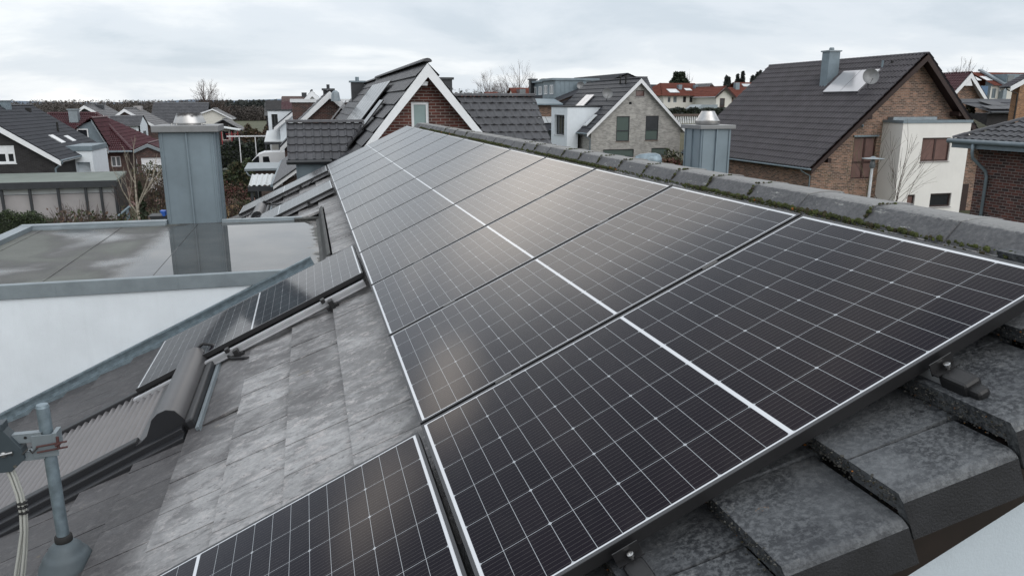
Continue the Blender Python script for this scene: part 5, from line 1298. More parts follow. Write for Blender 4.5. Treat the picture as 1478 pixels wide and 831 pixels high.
# bright solar thermal collectors
p0, p1, p2 = gpt(817, 168, .12), gpt(838, 138, .12), gpt(826, 168, .12)
mb = MB(); yv = V((0, -1.0, 0)); quadpanel(mb, p0, yv, p1 - V((0, p1.y - p0.y, 0)) - p0, .07); quadpanel(mb, p0 + V((0, -1.05, 0)), yv, p1 - V((0, p1.y - p0.y, 0)) - p0, .07); part(mb, 'solar_collector', 'solar_thermal', g1)
p0, p1 = gpt(842, 182, .1), gpt(853, 166, .1); mb = MB(); quadpanel(mb, p0, V((0, -.75, 0)), V((p1.x - p0.x, 0, p1.z - p0.z)), .06); part(mb, 'roof_window', 'pane_sky', g1)
c = gpt(876, 136, .7); dish(g1, c, .46, (-.15, -1, .25), mat='cap_steel')
for (x_, y_) in ((895, 122), (903, 122)):
    p = gpt(x_, y_, 0); mb = MB(); mb.tube(p, p + V((0, 0, .62)), .07); mb.tube(p + V((0, 0, .58)), p + V((0, 0, .78)), .13, .10); part(mb, 'vent_pipe', 'rubber', g1)
# ---------------------------------------------------------------- terraced house with zinc dormers
pk2 = P(893, 107.5, 76); eL = P(806, 150, 74)
g2 = thing('terraced_house', 'brick terraced house with two zinc clad dormers behind the white dormer of the grey house', 'house', (pk2.x, 74, 0))
zE2 = P(800, 151, 74).z; xE2 = P(812, 151, 74).x - 1.2
vd = V((pk2.x - xE2, 0, pk2.z - zE2)); tl2 = vd.z / vd.x
mb = MB(); tile_slope(mb, (xE2, 73.6, zE2), (0, 1, 0), vd, 16, vd.length, .3, .36, 'double', .04, .035, sub=4)
tile_slope(mb, (pk2.x + 1.6, 73.6, pk2.z - 1.6 * tl2), (0, 1, 0), V((-1.6, 0, 1.6 * tl2)), 16, 1.6 * math.hypot(1, tl2), .3, .36, 'double', .04, .035, sub=4)
ridge_caps(mb, (pk2.x, 73.6, pk2.z), (pk2.x, 89.6, pk2.z), .12); mb.poly([(xE2, 73.6, zE2 - .1), (pk2.x, 73.6, pk2.z - .1), (pk2.x + 1.6, 73.6, pk2.z - .1 - 1.6 * tl2), (pk2.x + 1.6, 73.6, zE2 - .1)])
part(mb, 'roof', 'tile_anthracite', g2)
mb = MB(); wall(mb, (xE2 + .5, 74, 0), (1, 0, 0), [(0, -.3), (pk2.x - xE2 + .9, -.3), (pk2.x - xE2 + .9, pk2.z - .3 - 1.5 * tl2), (pk2.x - xE2 - .5, pk2.z - .3), (0, zE2 + .3)])
wall(mb, (xE2 + .5, 89, 0), (0, -1, 0), [(0, -.3), (15, -.3), (15, zE2 + .3), (0, zE2 + .3)]); part(mb, 'wall', 'brick_tan', g2)
mb = MB(); mb.tube((xE2 - .05, 73.6, zE2 - .05), (xE2 - .05, 89.6, zE2 - .05), .08); part(mb, 'gutter', 'zinc', g2)
for (yy, pxr) in ((77.5, 801), (84.5, 784)):
    zt = P(pxr, 116 if yy < 80 else 119, yy).z; xf = P(pxr, 130, yy).x; zb_ = zE2 + .5; ln = 4.3
    xb_ = min(pk2.x, xE2 + (zt - zE2) / tl2)
    mb = MB(); mb.prism([(xf, yy, zb_), (xf, yy, zt), (xb_, yy, zt), (xf + .5, yy, zb_)], (0, ln, 0))
    for i in range(9): 
        xx = xf + .1 + i * .5; zz = max(zb_, zE2 + (xx - xE2) * tl2)
        if zz < zt: mb.box(xx - .015, xx + .015, yy - .03, yy + .001, zz, zt)
    dz_ = part(mb, 'dormer', 'zinc', g2)
    m2 = MB(); m2.box(xf - .35, xb_, yy - .15, yy + ln + .15, zt, zt + .22); m2.build('dormer_roof', MT['zinc'], dz_)
    for wy in (.55, 2.6):
        hw = (ln - wy - 1.15, ln - wy, zb_ + .55, zt - .45)
        window(dz_, (xf - .02, yy + ln, 0), (0, -1, 0), hw, 'white_paint', 'pane_light', .1, mull=(.5,), depth=.03, sill=None)
c = P(838, 124, 77); dish(g2, c, .4, (-.4, -1, .2), mat='cap_steel')
for px_, yy in ((770, 88), (790, 84)):
    c = P(px_, 117, yy); mb = MB(); mb.box(c.x - .35, c.x + .35, yy, yy + .7, c.z - 1.6, c.z + .1); mb.box(c.x - .5, c.x + .5, yy - .1, yy + .8, c.z + .1, c.z + .25); part(mb, 'chimney', 'anthracite', g2)
# projecting brick bay with a balcony and a small pent roof
a, b = P(766, 148, 72), P(798, 205, 72)
bay = MB(); hw = (.15, P(776, 160, 72).x - a.x, P(770, 166, 72).z, P(770, 152, 72).z)
wall(bay, (a.x, 72, 0), (1, 0, 0), [(0, -.3), (b.x - a.x + .5, -.3), (b.x - a.x + .5, zE2), (0, zE2)], [hw], .2); bay.box(a.x, b.x + .5, 72.3, 74, -.3, zE2); bq = part(bay, 'bay', 'brick_tan', g2)
window(bq, (a.x, 72, 0), (1, 0, 0), hw, 'white_paint', 'pane_light', .09, depth=.12, sill=None)
m2 = MB(); m2.obox((a.x - .4, 71.4, zE2 - .05), (b.x - a.x + 1.2, 0, 0), (0, 2.8, .5), (0, 0, .12)); m2.build('canopy', MT['zinc'], bq)
m2 = MB(); p0, p1 = P(781, 183, 71), P(797, 174, 71.5); m2.obox((p0.x - .3, 69.8, P(785, 190, 70).z), (2.6, 0, 0), (0, 2.0, 1.1), (0, 0, .1)); m2.build('pent_roof', MT['tile_anthracite'], bq)
m2 = MB(); p0 = P(778, 170, 71.3); m2.obox((p0.x, 70.8, p0.z - .5), (.75, 0, 0), (0, 1.0, .55), (0, 0, .04)); m2.obox((p0.x + .8, 70.8, p0.z - .5), (.75, 0, 0), (0, 1.0, .55), (0, 0, .04)); m2.build('awning', MT['pane_sky'], bq)
m2 = MB(); m2.box(p0.x - .1, p0.x + 1.9, 70.9, 72, p0.z - 1.9, p0.z - 1.0); m2.build('balcony', MT['zinc_cap'], bq)
# roof slope to the right of the grey gable
a, b = P(880, 111.5, 84), P(934, 111.5, 84); e_ = P(996, 165, 78)
g3 = thing('gabled_house', 'dark tiled roof slope showing above the right side of the grey brick house', 'house', (b.x, 80, 0))
zr3 = b.z; ze3 = zr3 - 4.6; vd = V((0, 5.0, zr3 - ze3)); mb = MB(); L_ = b.x - a.x + .6
tile_slope(mb, (a.x - .6, 79, ze3), (1, 0, 0), vd, L_, vd.length, .3, .36, 'double', .05, .04, sub=6); tile_slope(mb, (a.x - .6, 89, ze3), (1, 0, 0), V((0, -5, vd.z)), L_, vd.length, .3, .36, 'double', .05, .04, sub=4)
ridge_caps(mb, (a.x - .6, 84, zr3), (b.x, 84, zr3), .12); part(mb, 'roof', 'tile_slate', g3)
mb = MB(); mb.box(a.x, b.x - .3, 79.5, 88.5, -.3, ze3); mb.prism([(b.x - .3, 79.5, ze3 - .3), (b.x - .3, 88.5, ze3 - .3), (b.x - .3, 84, zr3 - .3)], (-.3, 0, 0)); part(mb, 'wall', 'brick_grey', g3)
# small red roofs behind
for (x0_, x1_, y0_, y1_, Y_, lab) in ((735, 766, 127, 140, 130, 'orange red roof with a bare tree behind it, left of the zinc dormers'), (699, 718, 133, 143, 150, 'small faded red roof on the skyline above the dark cross wing'), (662, 690, 135.5, 143, 170, 'low pinkish roof on the skyline just right of the brick gable')):
    a, b = P(x0_, y0_, Y_), P(x1_, y1_, Y_ - 4)
    h_ = thing('red_roofed_house', lab, 'house', (a.x, Y_ - 4, 0)); mb = MB(); vd = V((0, 4, a.z - b.z + 1)); L_ = P(x1_, y0_, Y_).x - a.x
    tile_slope(mb, (a.x, Y_ - 4, b.z - 1), (1, 0, 0), vd, L_, vd.length, .4, .45, 'double', .05, .05, sub=4); tile_slope(mb, (a.x, Y_ + 4, b.z - 1), (1, 0, 0), V((0, -4, vd.z)), L_, vd.length, .4, .45, 'double', .05, .05, sub=4); part(mb, 'roof', 'tile_red', h_)
    mb = MB(); mb.box(a.x + .3, a.x + L_ - .3, Y_ - 3.6, Y_ + 3.6, -.3, b.z - .9); mb.prism([(a.x + .3, Y_ - 3.6, b.z - 1.2), (a.x + .3, Y_ + 3.6, b.z - 1.2), (a.x + .3, Y_, a.z - .3)], (L_ - .6, 0, 0)); part(mb, 'wall', 'off_white_wall', h_)
    if x0_ == 735:
        c = P(754, 134, Y_ - 3); mb = MB(); mb.box(c.x - .5, c.x + .5, Y_ - 3.2, Y_ - 1, c.z - .5, c.z + .6); part(mb, 'roof_window', 'pane_light', h_)

# ---------------------------------------------------------------- white houses with red roofs, on the rise
def zg(x, Y): return hgt(x, Y)
YW = 130
a, b = P(958, 137, YW), P(1017, 137, YW); r0, r1 = P(966, 121, YW + 5), P(1012, 123, YW + 5)
w1 = thing('white_house', 'white two storey house with a red hipped roof, leftmost in the white row', 'house', (a.x, YW, zg(a.x, YW)))
mb = MB(); zb_ = zg(a.x, YW) - 1; u = lambda x: P(x, 140, YW).x - a.x; zz = lambda y: P(985, y, YW).z
H_ = [(u(964), u(968), zz(148), zz(140)), (u(972), u(977), zz(148), zz(139.5)), (u(986), u(990.5), zz(148), zz(139.5)), (u(995.5), u(1000), zz(148), zz(139.5)), (u(970), u(979), zz(160), zz(156))]
wall(mb, (a.x, YW, 0), (1, 0, 0), [(0, zb_), (b.x - a.x, zb_), (b.x - a.x, a.z), (0, a.z)], H_, .2)
wall(mb, (a.x, YW + 10, 0), (0, -1, 0), [(0, zb_), (10, zb_), (10, a.z), (0, a.z)]); part(mb, 'wall', 'off_white_wall', w1)
for i, h in enumerate(H_): window(w1, V((a.x, YW, 0)) - w1.location, (1, 0, 0), h, 'mahogany' if i in (2, 3) else 'zinc_cap', 'pane_light' if i == 1 else 'pane_dark', .1, depth=.15, sill=None)
mb = MB(); vd = V((0, 6, r0.z - a.z + .3)); lv = vd.length; L_ = b.x - a.x + 1.4
tile_slope(mb, (a.x - .7, YW - .7, a.z - .2), (1, 0, 0), vd, L_, lv, .35, .4, 'double', .05, .04, sub=4, umin=lambda v: 2.5 * v / lv)
tile_slope(mb, (a.x - .7, YW + 11.3, a.z - .2), (1, 0, 0), V((0, -6, vd.z)), L_, lv, .35, .4, 'double', .05, .04, sub=4, umin=lambda v: 2.5 * v / lv)
le = math.hypot(2.5, vd.z); tile_slope(mb, (a.x - .7, YW - .7, a.z - .2), (0, 1, 0), (2.5, 0, vd.z), 12, le, .35, .4, 'double', .05, .04, sub=4, umin=lambda v: 6 * v / le, umax=lambda v: 12 - 6 * v / le)
rr = part(mb, 'roof', 'tile_red', w1)
p0 = V((P(972, 133, YW + 1).x, YW + 1.2, 0)); sl_ = vd.normalized(); nn_ = V((1, 0, 0)).cross(sl_)
def wpt(x, y): return onplane(x, y, V((a.x, YW - .7, a.z - .2)) + nn_ * .1, nn_)
for (xa_, ya_, w__, h__) in ((967, 134, 1.7, 1.7), (969, 134, 1.7, 1.7), (990, 131, 1.3, 1.0)):
    p = wpt(xa_, ya_); mb = MB(); quadpanel(mb, p, (w__, 0, 0), sl_ * h__, .08); part(mb, 'roof_window', 'pane_sky', w1)
for px_, py_ in ((982, 122), (1005, 122)):
    c0 = wpt(px_, py_ + 7); mb = MB(); mb.box(c0.x - .35, c0.x + .35, c0.y, c0.y + .8, c0.z - .6, P(px_, py_ + .5, c0.y).z); part(mb, 'chimney', 'zinc', w1)
pk = P(1026, 121, YW - 1); e0 = P(1014, 132, YW - 1); tt = (pk.z - e0.z) / (pk.x - e0.x)
zb_ = zg(pk.x, YW)
def hw_(px0, px1, py1, py0, Y_, **k):
    p0, p1 = P(px0, py1, Y_), P(px1, py0, Y_); return (p0.x - pk.x, p1.x - pk.x, p0.z - zb_, p1.z - zb_, k)
gable_house('white_house', 'white gable house with two square windows in the middle of the white row', pk.x, YW - 1, zb_, 9, P(1015, 140, YW - 1).x - pk.x, P(1045, 140, YW - 1).x - pk.x, pk.z, tt, tt, oe=.5, ov=.4, wallm='off_white_wall', roofm='tile_slate', kind='flat', cw=.4, ch=.45, barge='dark_wood', gutter=None, sub=4, bw=.3,
    holes=[hw_(1017.5, 1023.5, 148.5, 139, YW - 1, frame='zinc_cap', pane='pane_light', mull=(.5,), sill=None, fw=.1), hw_(1028, 1034, 148.5, 139, YW - 1, frame='zinc_cap', pane='pane_dark', sill=None, fw=.1)])
YW2 = 122
pk = P(1046, 125, YW2); e0 = P(1031, 139, YW2); tt = (pk.z - e0.z) / (pk.x - e0.x); zb_ = zg(pk.x, YW2)
w3, w3r = gable_house('white_house', 'white gable house with brown bargeboards and a dark red roof next to the brown roof', pk.x, YW2, zb_, 11, P(1034, 140, YW2).x - pk.x, P(1060, 140, YW2).x - pk.x, pk.z, tt, tt, oe=.5, ov=.5, wallm='off_white_wall', roofm='tile_red', kind='double', cw=.4, ch=.45, barge='dark_wood', gutter=None, sub=4, bw=.35,
    holes=[hw_(1038, 1046.5, 160, 142, YW2, frame='mahogany', pane='pane_dark', trans=(.35,), sill=None, fw=.12), hw_(1055, 1059, 160, 141, YW2, name='door', frame='mahogany', pane='pane_pink_reflection', sill=None, fw=.1)])
a, b = P(1059, 139, YW2 + 1), P(1105, 139, YW2 + 1)
mb = MB(); wall(mb, (a.x, YW2 + 1, 0), (1, 0, 0), [(0, zb_ - 1), (b.x - a.x, zb_ - 1), (b.x - a.x, a.z), (0, a.z)]); mb.box(a.x, b.x, YW2 + 1.2, YW2 + 9, zb_ - 1, a.z); part(mb, 'wing_wall', 'off_white_wall', w3)
r_ = P(1060, 126.5, YW2 + 6); vd = V((0, 5.6, r_.z - a.z + .2)); mb = MB(); tile_slope(mb, (a.x - .3, YW2 + .4, a.z - .2), (1, 0, 0), vd, b.x - a.x, vd.length, .4, .45, 'double', .05, .04, sub=4); tile_slope(mb, (a.x - .3, YW2 + 11.6, a.z - .2), (1, 0, 0), V((0, -5.6, vd.z)), b.x - a.x, vd.length, .4, .45, 'double', .05, .04, sub=4); part(mb, 'wing_roof', 'tile_red', w3)
c = P(1063, 127, YW2 + 5); mb = MB(); mb.box(c.x - .4, c.x + .4, YW2 + 4.6, YW2 + 5.4, c.z - .8, P(1063, 119.5, YW2 + 5).z); part(mb, 'chimney', 'zinc', w3)
a, b = P(1058, 119, 160), P(1110, 124, 157); back = thing('red_roofed_house', 'bright orange red roof with pale skylights behind the dark red one, below the pines', 'house', (a.x, 158, zg(a.x, 158)))
mb = MB(); vd = V((0, 4, 2.4)); tile_slope(mb, (a.x, 156, a.z - 2.4), (1, 0, 0), vd, 10, vd.length, .4, .45, 'double', .05, .05, sub=4); tile_slope(mb, (a.x, 164, a.z - 2.4), (1, 0, 0), V((0, -4, 2.4)), 10, vd.length, .4, .45, 'double', .05, .05, sub=4); part(mb, 'roof', 'tile_red', back)
mb = MB(); mb.box(a.x + .3, a.x + 9.7, 156.5, 163.5, 3, a.z - 2.4); part(mb, 'wall', 'off_white_wall', back)
mb = MB(); p = P(1072, 122, 157.5); mb.obox((p.x, 157.1, p.z - .5), (2.2, 0, 0), (0, .9, .55), (0, -.03, .08)); part(mb, 'roof_window', 'pane_sky', back)
a = P(946, 122, 150); dk = thing('dark_roofed_house', 'dark roof peeping out left of the white row behind the grey gable', 'house', (a.x, 150, zg(a.x, 150)))
mb = MB(); tile_slope(mb, (a.x - 3, 147, a.z - 3), (1, 0, 0), (0, 4, 3), 6.5, 5, .4, .45, 'flat', 0, .05, sub=4); tile_slope(mb, (a.x - 3, 155, a.z - 3), (1, 0, 0), (0, -4, 3), 6.5, 5, .4, .45, 'flat', 0, .05, sub=4); part(mb, 'roof', 'tile_anthracite', dk)
mb = MB(); mb.box(a.x - 2.7, a.x + 3.2, 147.6, 154.4, 3, a.z - 2.9); part(mb, 'wall', 'off_white_wall', dk)
# low garage roof and white fence in front of the row
a, b = P(1004, 158, 118), P(1036, 153, 118); gq = thing('garage', 'low grey roofed garage between the hedge and the white houses', 'garage', (a.x, 118, zg(a.x, 118)))
mb = MB(); zb_ = zg(a.x, 118); mb.prism([(a.x, 118, a.z), (b.x, 118, a.z), (b.x, 118, b.z + .2), (a.x + 1.2, 118, b.z + .2)], (0, 4, 0)); part(mb, 'roof', 'zinc_cap', gq)
mb = MB(); mb.box(a.x + .1, b.x, 118.2, 121.8, zb_ - .5, a.z); part(mb, 'wall', 'off_white_wall', gq)
a, b = P(966, 166, 100), P(1000, 176, 100); fn = thing('fence', 'white picket fence with a grey top rail below the hedge beside the grey gable', 'fence', (a.x, 100, zg(a.x, 100)))
mb = MB(); zb_ = b.z
for i in range(16): mb.box(a.x + i * .28, a.x + i * .28 + .12, 100, 100.06, zb_ - 1, a.z - .2)
part(mb, 'pickets', 'white_paint', fn)
mb = MB(); mb.box(a.x - .3, a.x + 6, 99.9, 100.2, a.z - .2, a.z + .12); part(mb, 'top_rail', 'grey_wood', fn)

# ---------------------------------------------------------------- brown roofed brick house on the right
pk = P(1340, 78, 39.6); eL = P(1164, 251, 39.6); tt = (pk.z - eL.z) / (pk.x - eL.x)
BY = 40.4
def bx_(x): return P(x, 230, BY).x - pk.x
def bz_(y): return P(1245, y, BY).z
BW = dict(frame='mahogany', pane='pane_pink_reflection', fw=.09, sill='brick_tan', depth=.12)
tr_ = 1.02
br_, brr = gable_house('brick_house', 'large tan brick house with a dark brown pantile roof and a wide timber gable overhang', pk.x, BY, 0, 15.0, bx_(1173), 6.6, pk.z, tt, tr_, oe=.62, ov=.8,
    wallm='brick_tan', roofm='tile_brown', kind='pan', cw=.31, ch=.52, amp=.13, step=.05, barge='dark_wood', bw=.28, soffit='dark_wood', gutter='zinc', sub=8, capr=.14,
    holes=[(bx_(1230), bx_(1262), bz_(258), bz_(198), dict(BW, mull=(.52,), trans=(.40,))), (bx_(1203), bx_(1220), bz_(292), bz_(281), dict(BW, pane='pane_dark', sill=None))])
# brackets under the verge
for px_, py_ in ((1251, 170), (1192, 232), (1380, 165), (1400, 184)):
    c = P(px_, py_, 40.0); mb = MB(); mb.box(c.x - .12, c.x + .12, 39.65, 40.4, c.z - .1, c.z + .16); part(mb, 'purlin_end', 'dark_wood', br_)
mb = MB(); c = P(1243, 181, 40.3); mb.lathe([(.09, 0), (.1, .12), (.04, .2)], (c.x, 40.3, c.z), 12, axis=(0, -1, -.3)); part(mb, 'floodlight', 'galvanised', br_)
mb = MB(); h = [bx_(1228), bx_(1264), bz_(197.5)]; mb.box(pk.x + h[0], pk.x + h[1], BY - .10, BY + .05, h[2], h[2] + .10); part(mb, 'shutter_case', 'galvanised', br_)
nB = V((-tt, 0, 1)).normalized(); sB = V((1, 0, tt)).normalized()
def bpt(x, y, off=.05): return onplane(x, y, V((pk.x, 40, pk.z)) + nB * off, nB)
# white box extension
c0 = P(1304, 178, 38.7); zt = c0.z; xa, xb = c0.x, P(1402, 180, 38.7).x
ext = MB(); wzz = lambda y: P(1345, y, 38.7).z; wxx = lambda x, y: P(x, y, 38.7).x - xa
EW = [(wxx(1330, 215), wxx(1371, 215), wzz(233), wzz(199)), (wxx(1309, 290), wxx(1320, 290), wzz(299), wzz(280)), (wxx(1342, 290), wxx(1372, 290), wzz(299), wzz(279.5))]
wall(ext, (xa, 38.7, 0), (1, 0, 0), [(0, -.5), (xb - xa, -.5), (xb - xa, zt), (0, zt)], EW, .18)
wall(ext, (xa, BY, 0), (0, -1, 0), [(0, -.5), (BY - 38.7, -.5), (BY - 38.7, zt), (0, zt)]); wall(ext, (xb, 38.7, 0), (0, 1, 0), [(0, -.5), (BY - 38.7, -.5), (BY - 38.7, zt), (0, zt)])
eq = part(ext, 'white_extension', 'cream_render', br_)
for h, k in zip(EW, (dict(mull=(.5,), pane='pane_pink_reflection'), dict(pane='pane_pink_reflection', frame='dark_wood'), dict(pane='pane_dark', frame='dark_wood'))):
    window(eq, (xa, 38.7, 0), (1, 0, 0), h, k.get('frame', 'mahogany'), k['pane'], .10, mull=k.get('mull', ()), depth=.15, sill='concrete_sill')
m2 = MB(); m2.box(xa - .06, xb + .06, 38.64, BY, zt, zt + .16); m2.build('roof_edge', MT['zinc'], eq)
m2 = MB(); m2.box(xa + .3, xb - 1.5, BY - .5, BY - .02, zt + .16, zt + .34); m2.build('roof_upstand', MT['zinc_cap'], eq)
# flat dark panel imitating the shade of a porch right of the extension
m2 = MB(); x1_ = xb + .25; m2.box(x1_, x1_ + 2.0, BY - .03, BY - .005, -.3, P(1400, 265, BY).z); part(m2, 'porch_shade_panel', 'dark_wood', br_)
# chimney on the roof
c = bpt(1190, 124); zt = P(1188, 75, c.y).z
mb = MB(); mb.box(c.x - .1, c.x + .75, c.y - .35, c.y + .42, c.z - .5, zt); cc = part(mb, 'chimney', 'zinc', br_)
m2 = MB(); m2.box(c.x - .18, c.x + .83, c.y - .43, c.y + .5, zt, zt + .09); m2.lathe([(.16, 0), (.17, .12), (.13, .2)], (c.x + .3, c.y, zt + .09), 14); m2.build('cap', MT['zinc_cap'], cc)
# thermal collectors
p0 = bpt(1188, 134, .18); p1 = bpt(1238, 134, .18); q0 = bpt(1212, 101, .18)
L1 = (q0 - p0); L1 = sB * 2.05; mb = MB()
w__ = (p0.y - p1.y) / 2
for i in range(2): quadpanel(mb, p0 - V((0, w__ * i + .02, 0)), V((0, -w__ + .04, 0)), L1, -.10) if False else mb.obox(p0 - V((0, w__ * i + .02, 0)) - nB * .02, V((0, -w__ + .04, 0)), L1, nB * .10)
cq = part(mb, 'solar_collector', 'solar_thermal', br_)
m2 = MB(); m2.obox(p0 + V((0, .02, 0)) - nB * .16, V((0, -2 * w__ - .04, 0)), L1, nB * .13); m2.build('collector_frame', MT['frame_black'], cq)
c = bpt(1255, 112, .9); dish(br_, c, .50, (-.35, -1, .28), mat='cap_steel')
p = bpt(1273, 100, .0); mb = MB(); mb.tube(p, p + V((0, 0, .55)), .07); part(mb, 'vent_pipe', 'zinc', br_)
p = bpt(1287, 95, .0); mb = MB(); mb.tube(p, p + V((0, 0, .3)), .09); part(mb, 'vent_pipe', 'rubber', br_)

# ---------------------------------------------------------------- houses at the right edge
pk = P(1399, 105, 62); eR = P(1441, 175, 62); tt = (pk.z - eR.z) / (eR.x - pk.x)
def q_(px0, px1, py1, py0, **k):
    p0, p1 = P(px0, py1, 62.4), P(px1, py0, 62.4); return (p0.x - pk.x, p1.x - pk.x, p0.z, p1.z, k)
r2, r2r = gable_house('brick_house', 'brick gable with white bargeboards and a maroon tiled roof behind the brown roofed house', pk.x, 62.4, 0, 10, -4.2, eR.x - pk.x - .5, pk.z, tt, tt, oe=.5, ov=.7, wallm='brick_tan', roofm='tile_maroon', kind='pan', cw=.3, ch=.36, bw=.35, gutter=None, sub=6, amp=.05,
    holes=[q_(1396, 1404.5, 163, 147, frame='white_paint', pane='pane_frost', fw=.1, sill=None)])
mb = MB(); a, b = P(1388, 122, 61.9), P(1400, 115, 61.9); mb.prism([(a.x, 61.75, P(1390, 124, 61.9).z), (P(1402, 124, 61.9).x, 61.75, P(1390, 124, 61.9).z), (pk.x, 61.75, P(1390, 113, 61.9).z)], (0, .08, 0)); part(mb, 'gable_truss', 'white_paint', r2)
p = P(1370, 118, 62); mb = MB(); q0 = V((pk.x - 2.3, 64, pk.z - 2.3 * tt)); sl_ = V((1, 0, tt)).normalized(); mb.obox(q0 + V((-tt, 0, 1)).normalized() * .05, (0, -.9, 0), sl_ * 1.1, V((-tt, 0, 1)).normalized() * .07); part(mb, 'roof_window', 'pane_sky', r2)
# long red roofed block
a, b = P(1392, 105, 104), P(1500, 101, 98); ze_ = P(1440, 124, 98).z
rb = thing('apartment_block', 'long block with an orange red roof, skylights and white and blue walls', 'building', (a.x + 6, 100, zg(a.x, 100)))
mb = MB(); L_ = b.x - a.x + 8; vd = V((0, 5, a.z - ze_)); tile_slope(mb, (a.x, 98, ze_), (1, 0, 0), vd, L_, vd.length, .4, .45, 'double', .05, .05, sub=4); tile_slope(mb, (a.x, 108, ze_), (1, 0, 0), V((0, -5, vd.z)), L_, vd.length, .4, .45, 'double', .05, .05, sub=4); part(mb, 'roof', 'tile_red', rb)
mb = MB(); u = lambda x: P(x, 130, 98.5).x - a.x; z_ = lambda y: P(1440, y, 98.5).z
H_ = [(u(1432), u(1438), z_(142), z_(128)), (u(1416), u(1421), z_(136), z_(127))]
zb_ = zg(a.x, 98)
wall(mb, (a.x, 98.5, 0), (1, 0, 0), [(0, zb_ - 1), (L_, zb_ - 1), (L_, ze_), (0, ze_)], H_, .2); part(mb, 'wall', 'off_white_wall', rb)
for h in H_: window(rb, V((a.x, 98.5, 0)) - rb.location, (1, 0, 0), h, 'zinc', 'pane_light', .12, mull=(.5,), sill=None)
mb = MB(); mb.box(a.x + u(1408), a.x + u(1425), 98.40, 98.47, z_(150), ze_ - .05)
mb.v = mb.v; part(mb, 'blue_facade', 'blue_wall', rb)
mb = MB(); c = P(1443, 112, 99); mb.box(c.x - .35, c.x + .35, 97.6, 102.8, ze_ - 4, ze_ + .1); mb.obox((c.x - .35, 97.7, ze_ + .02), (.7, 0, 0), (0, 5.3, vd.z + .25), (0, -.1, .25)); part(mb, 'party_wall', 'zinc_cap', rb)
sl_ = vd.normalized(); nn_ = V((1, 0, 0)).cross(sl_)
def rpt(x, y): return onplane(x, y, V((a.x, 98, ze_)) + nn_ * .1, nn_)
for px_ in (1408, 1424, 1446):
    p = rpt(px_, 116.5 if px_ < 1440 else 115.5); mb = MB(); mb.obox(p, (1.2, 0, 0), sl_ * 1.6, nn_ * .08); part(mb, 'roof_window', 'pane_sky', rb)
p0, p1 = P(1452, 121, 98.2), P(1478, 108, 98.2); mb = MB(); mb.box(p0.x, p1.x + 1, 98.2, 102, p0.z - .6, P(1465, 107, 98.2).z); dq = part(mb, 'dormer', 'zinc', rb)
m2 = MB(); m2.box(P(1454, 115, 98.2).x, P(1463, 115, 98.2).x, 98.13, 98.2, P(1458, 119, 98.2).z, P(1458, 109, 98.2).z); m2.build('window', MT['pane_light'], dq)
# dark panelled roof between
a, b = P(1428, 162, 52), P(1466, 140, 56); pr4 = thing('panelled_house', 'low house with a dark panelled roof between two brick gables at the right', 'house', (a.x + 2, 52, 0))
mb = MB(); ze_ = P(1445, 162, 52).z; vd = V((0, 4.5, P(1445, 143, 56.5).z - ze_)); tile_slope(mb, (a.x + .1, 52, ze_), (1, 0, 0), vd, 7, vd.length, .9, 1.6, 'flat', 0, .04); rq = part(mb, 'roof', 'tile_anthracite', pr4)
mb = MB(); 
for i in range(3): mb.obox((a.x + .4 + i * 1.75, 52.3, ze_ + .22), (1.7, 0, 0), vd.normalized() * 1.1, V((1, 0, 0)).cross(vd).normalized() * .05)
mb.obox((a.x + 1.9, 53.6, ze_ + .22 + 1.2 * vd.z / 4.5), (1.7, 0, 0), vd.normalized() * 1.6, V((1, 0, 0)).cross(vd).normalized() * .05)
mb.build('roof_panel', MT['solar_thermal'] if False else MT['frame_lip'], rq)
mb = MB(); mb.box(a.x + .4, a.x + 6.6, 52.5, 60, -.3, ze_ - .15); part(mb, 'wall', 'brick_dark', pr4)
mb = MB(); mb.tube((a.x + .1, 51.95, ze_ - .03), (a.x + 7, 51.95, ze_ - .03), .09); part(mb, 'gutter', 'anthracite', pr4)
# orange brick house cut by the right edge
e0 = P(1443, 136, 44); tp = P(1478, 117, 44); tt = (tp.z - e0.z) / (tp.x - e0.x); pkx = e0.x + 4.6
gable_house('brick_house', 'orange brick house with a white bargeboard cut off by the right edge of the picture', pkx, 44.4, 0, .6, P(1467, 160, 44.4).x - pkx, 4, e0.z + 4.6 * tt, tt, tt, oe=1.0, ov=.12, wallm='brick_orange', roofm='tile_brown', kind='double', bw=.32, gutter='anthracite', sub=4)
# greenish mossy garden roof
a, b = P(1419, 190, 50), P(1447, 173, 53); mr = thing('garden_shed', 'little garden shed with a mossy green tiled roof behind the right hand brick house', 'shed', (a.x, 50, 0))
mb = MB(); vd = V((0, 3, b.z - a.z + .3)); tile_slope(mb, (a.x - .8, 50, a.z - .1), (1, 0, 0), vd, 2.3, vd.length, .3, .36, 'double', .05, .04); part(mb, 'roof', 'tile_mossy', mr)
mb = MB(); mb.box(a.x - .6, a.x + 1.3, 50.4, 53, -.3, a.z - .1); part(mb, 'wall', 'grey_wood', mr)
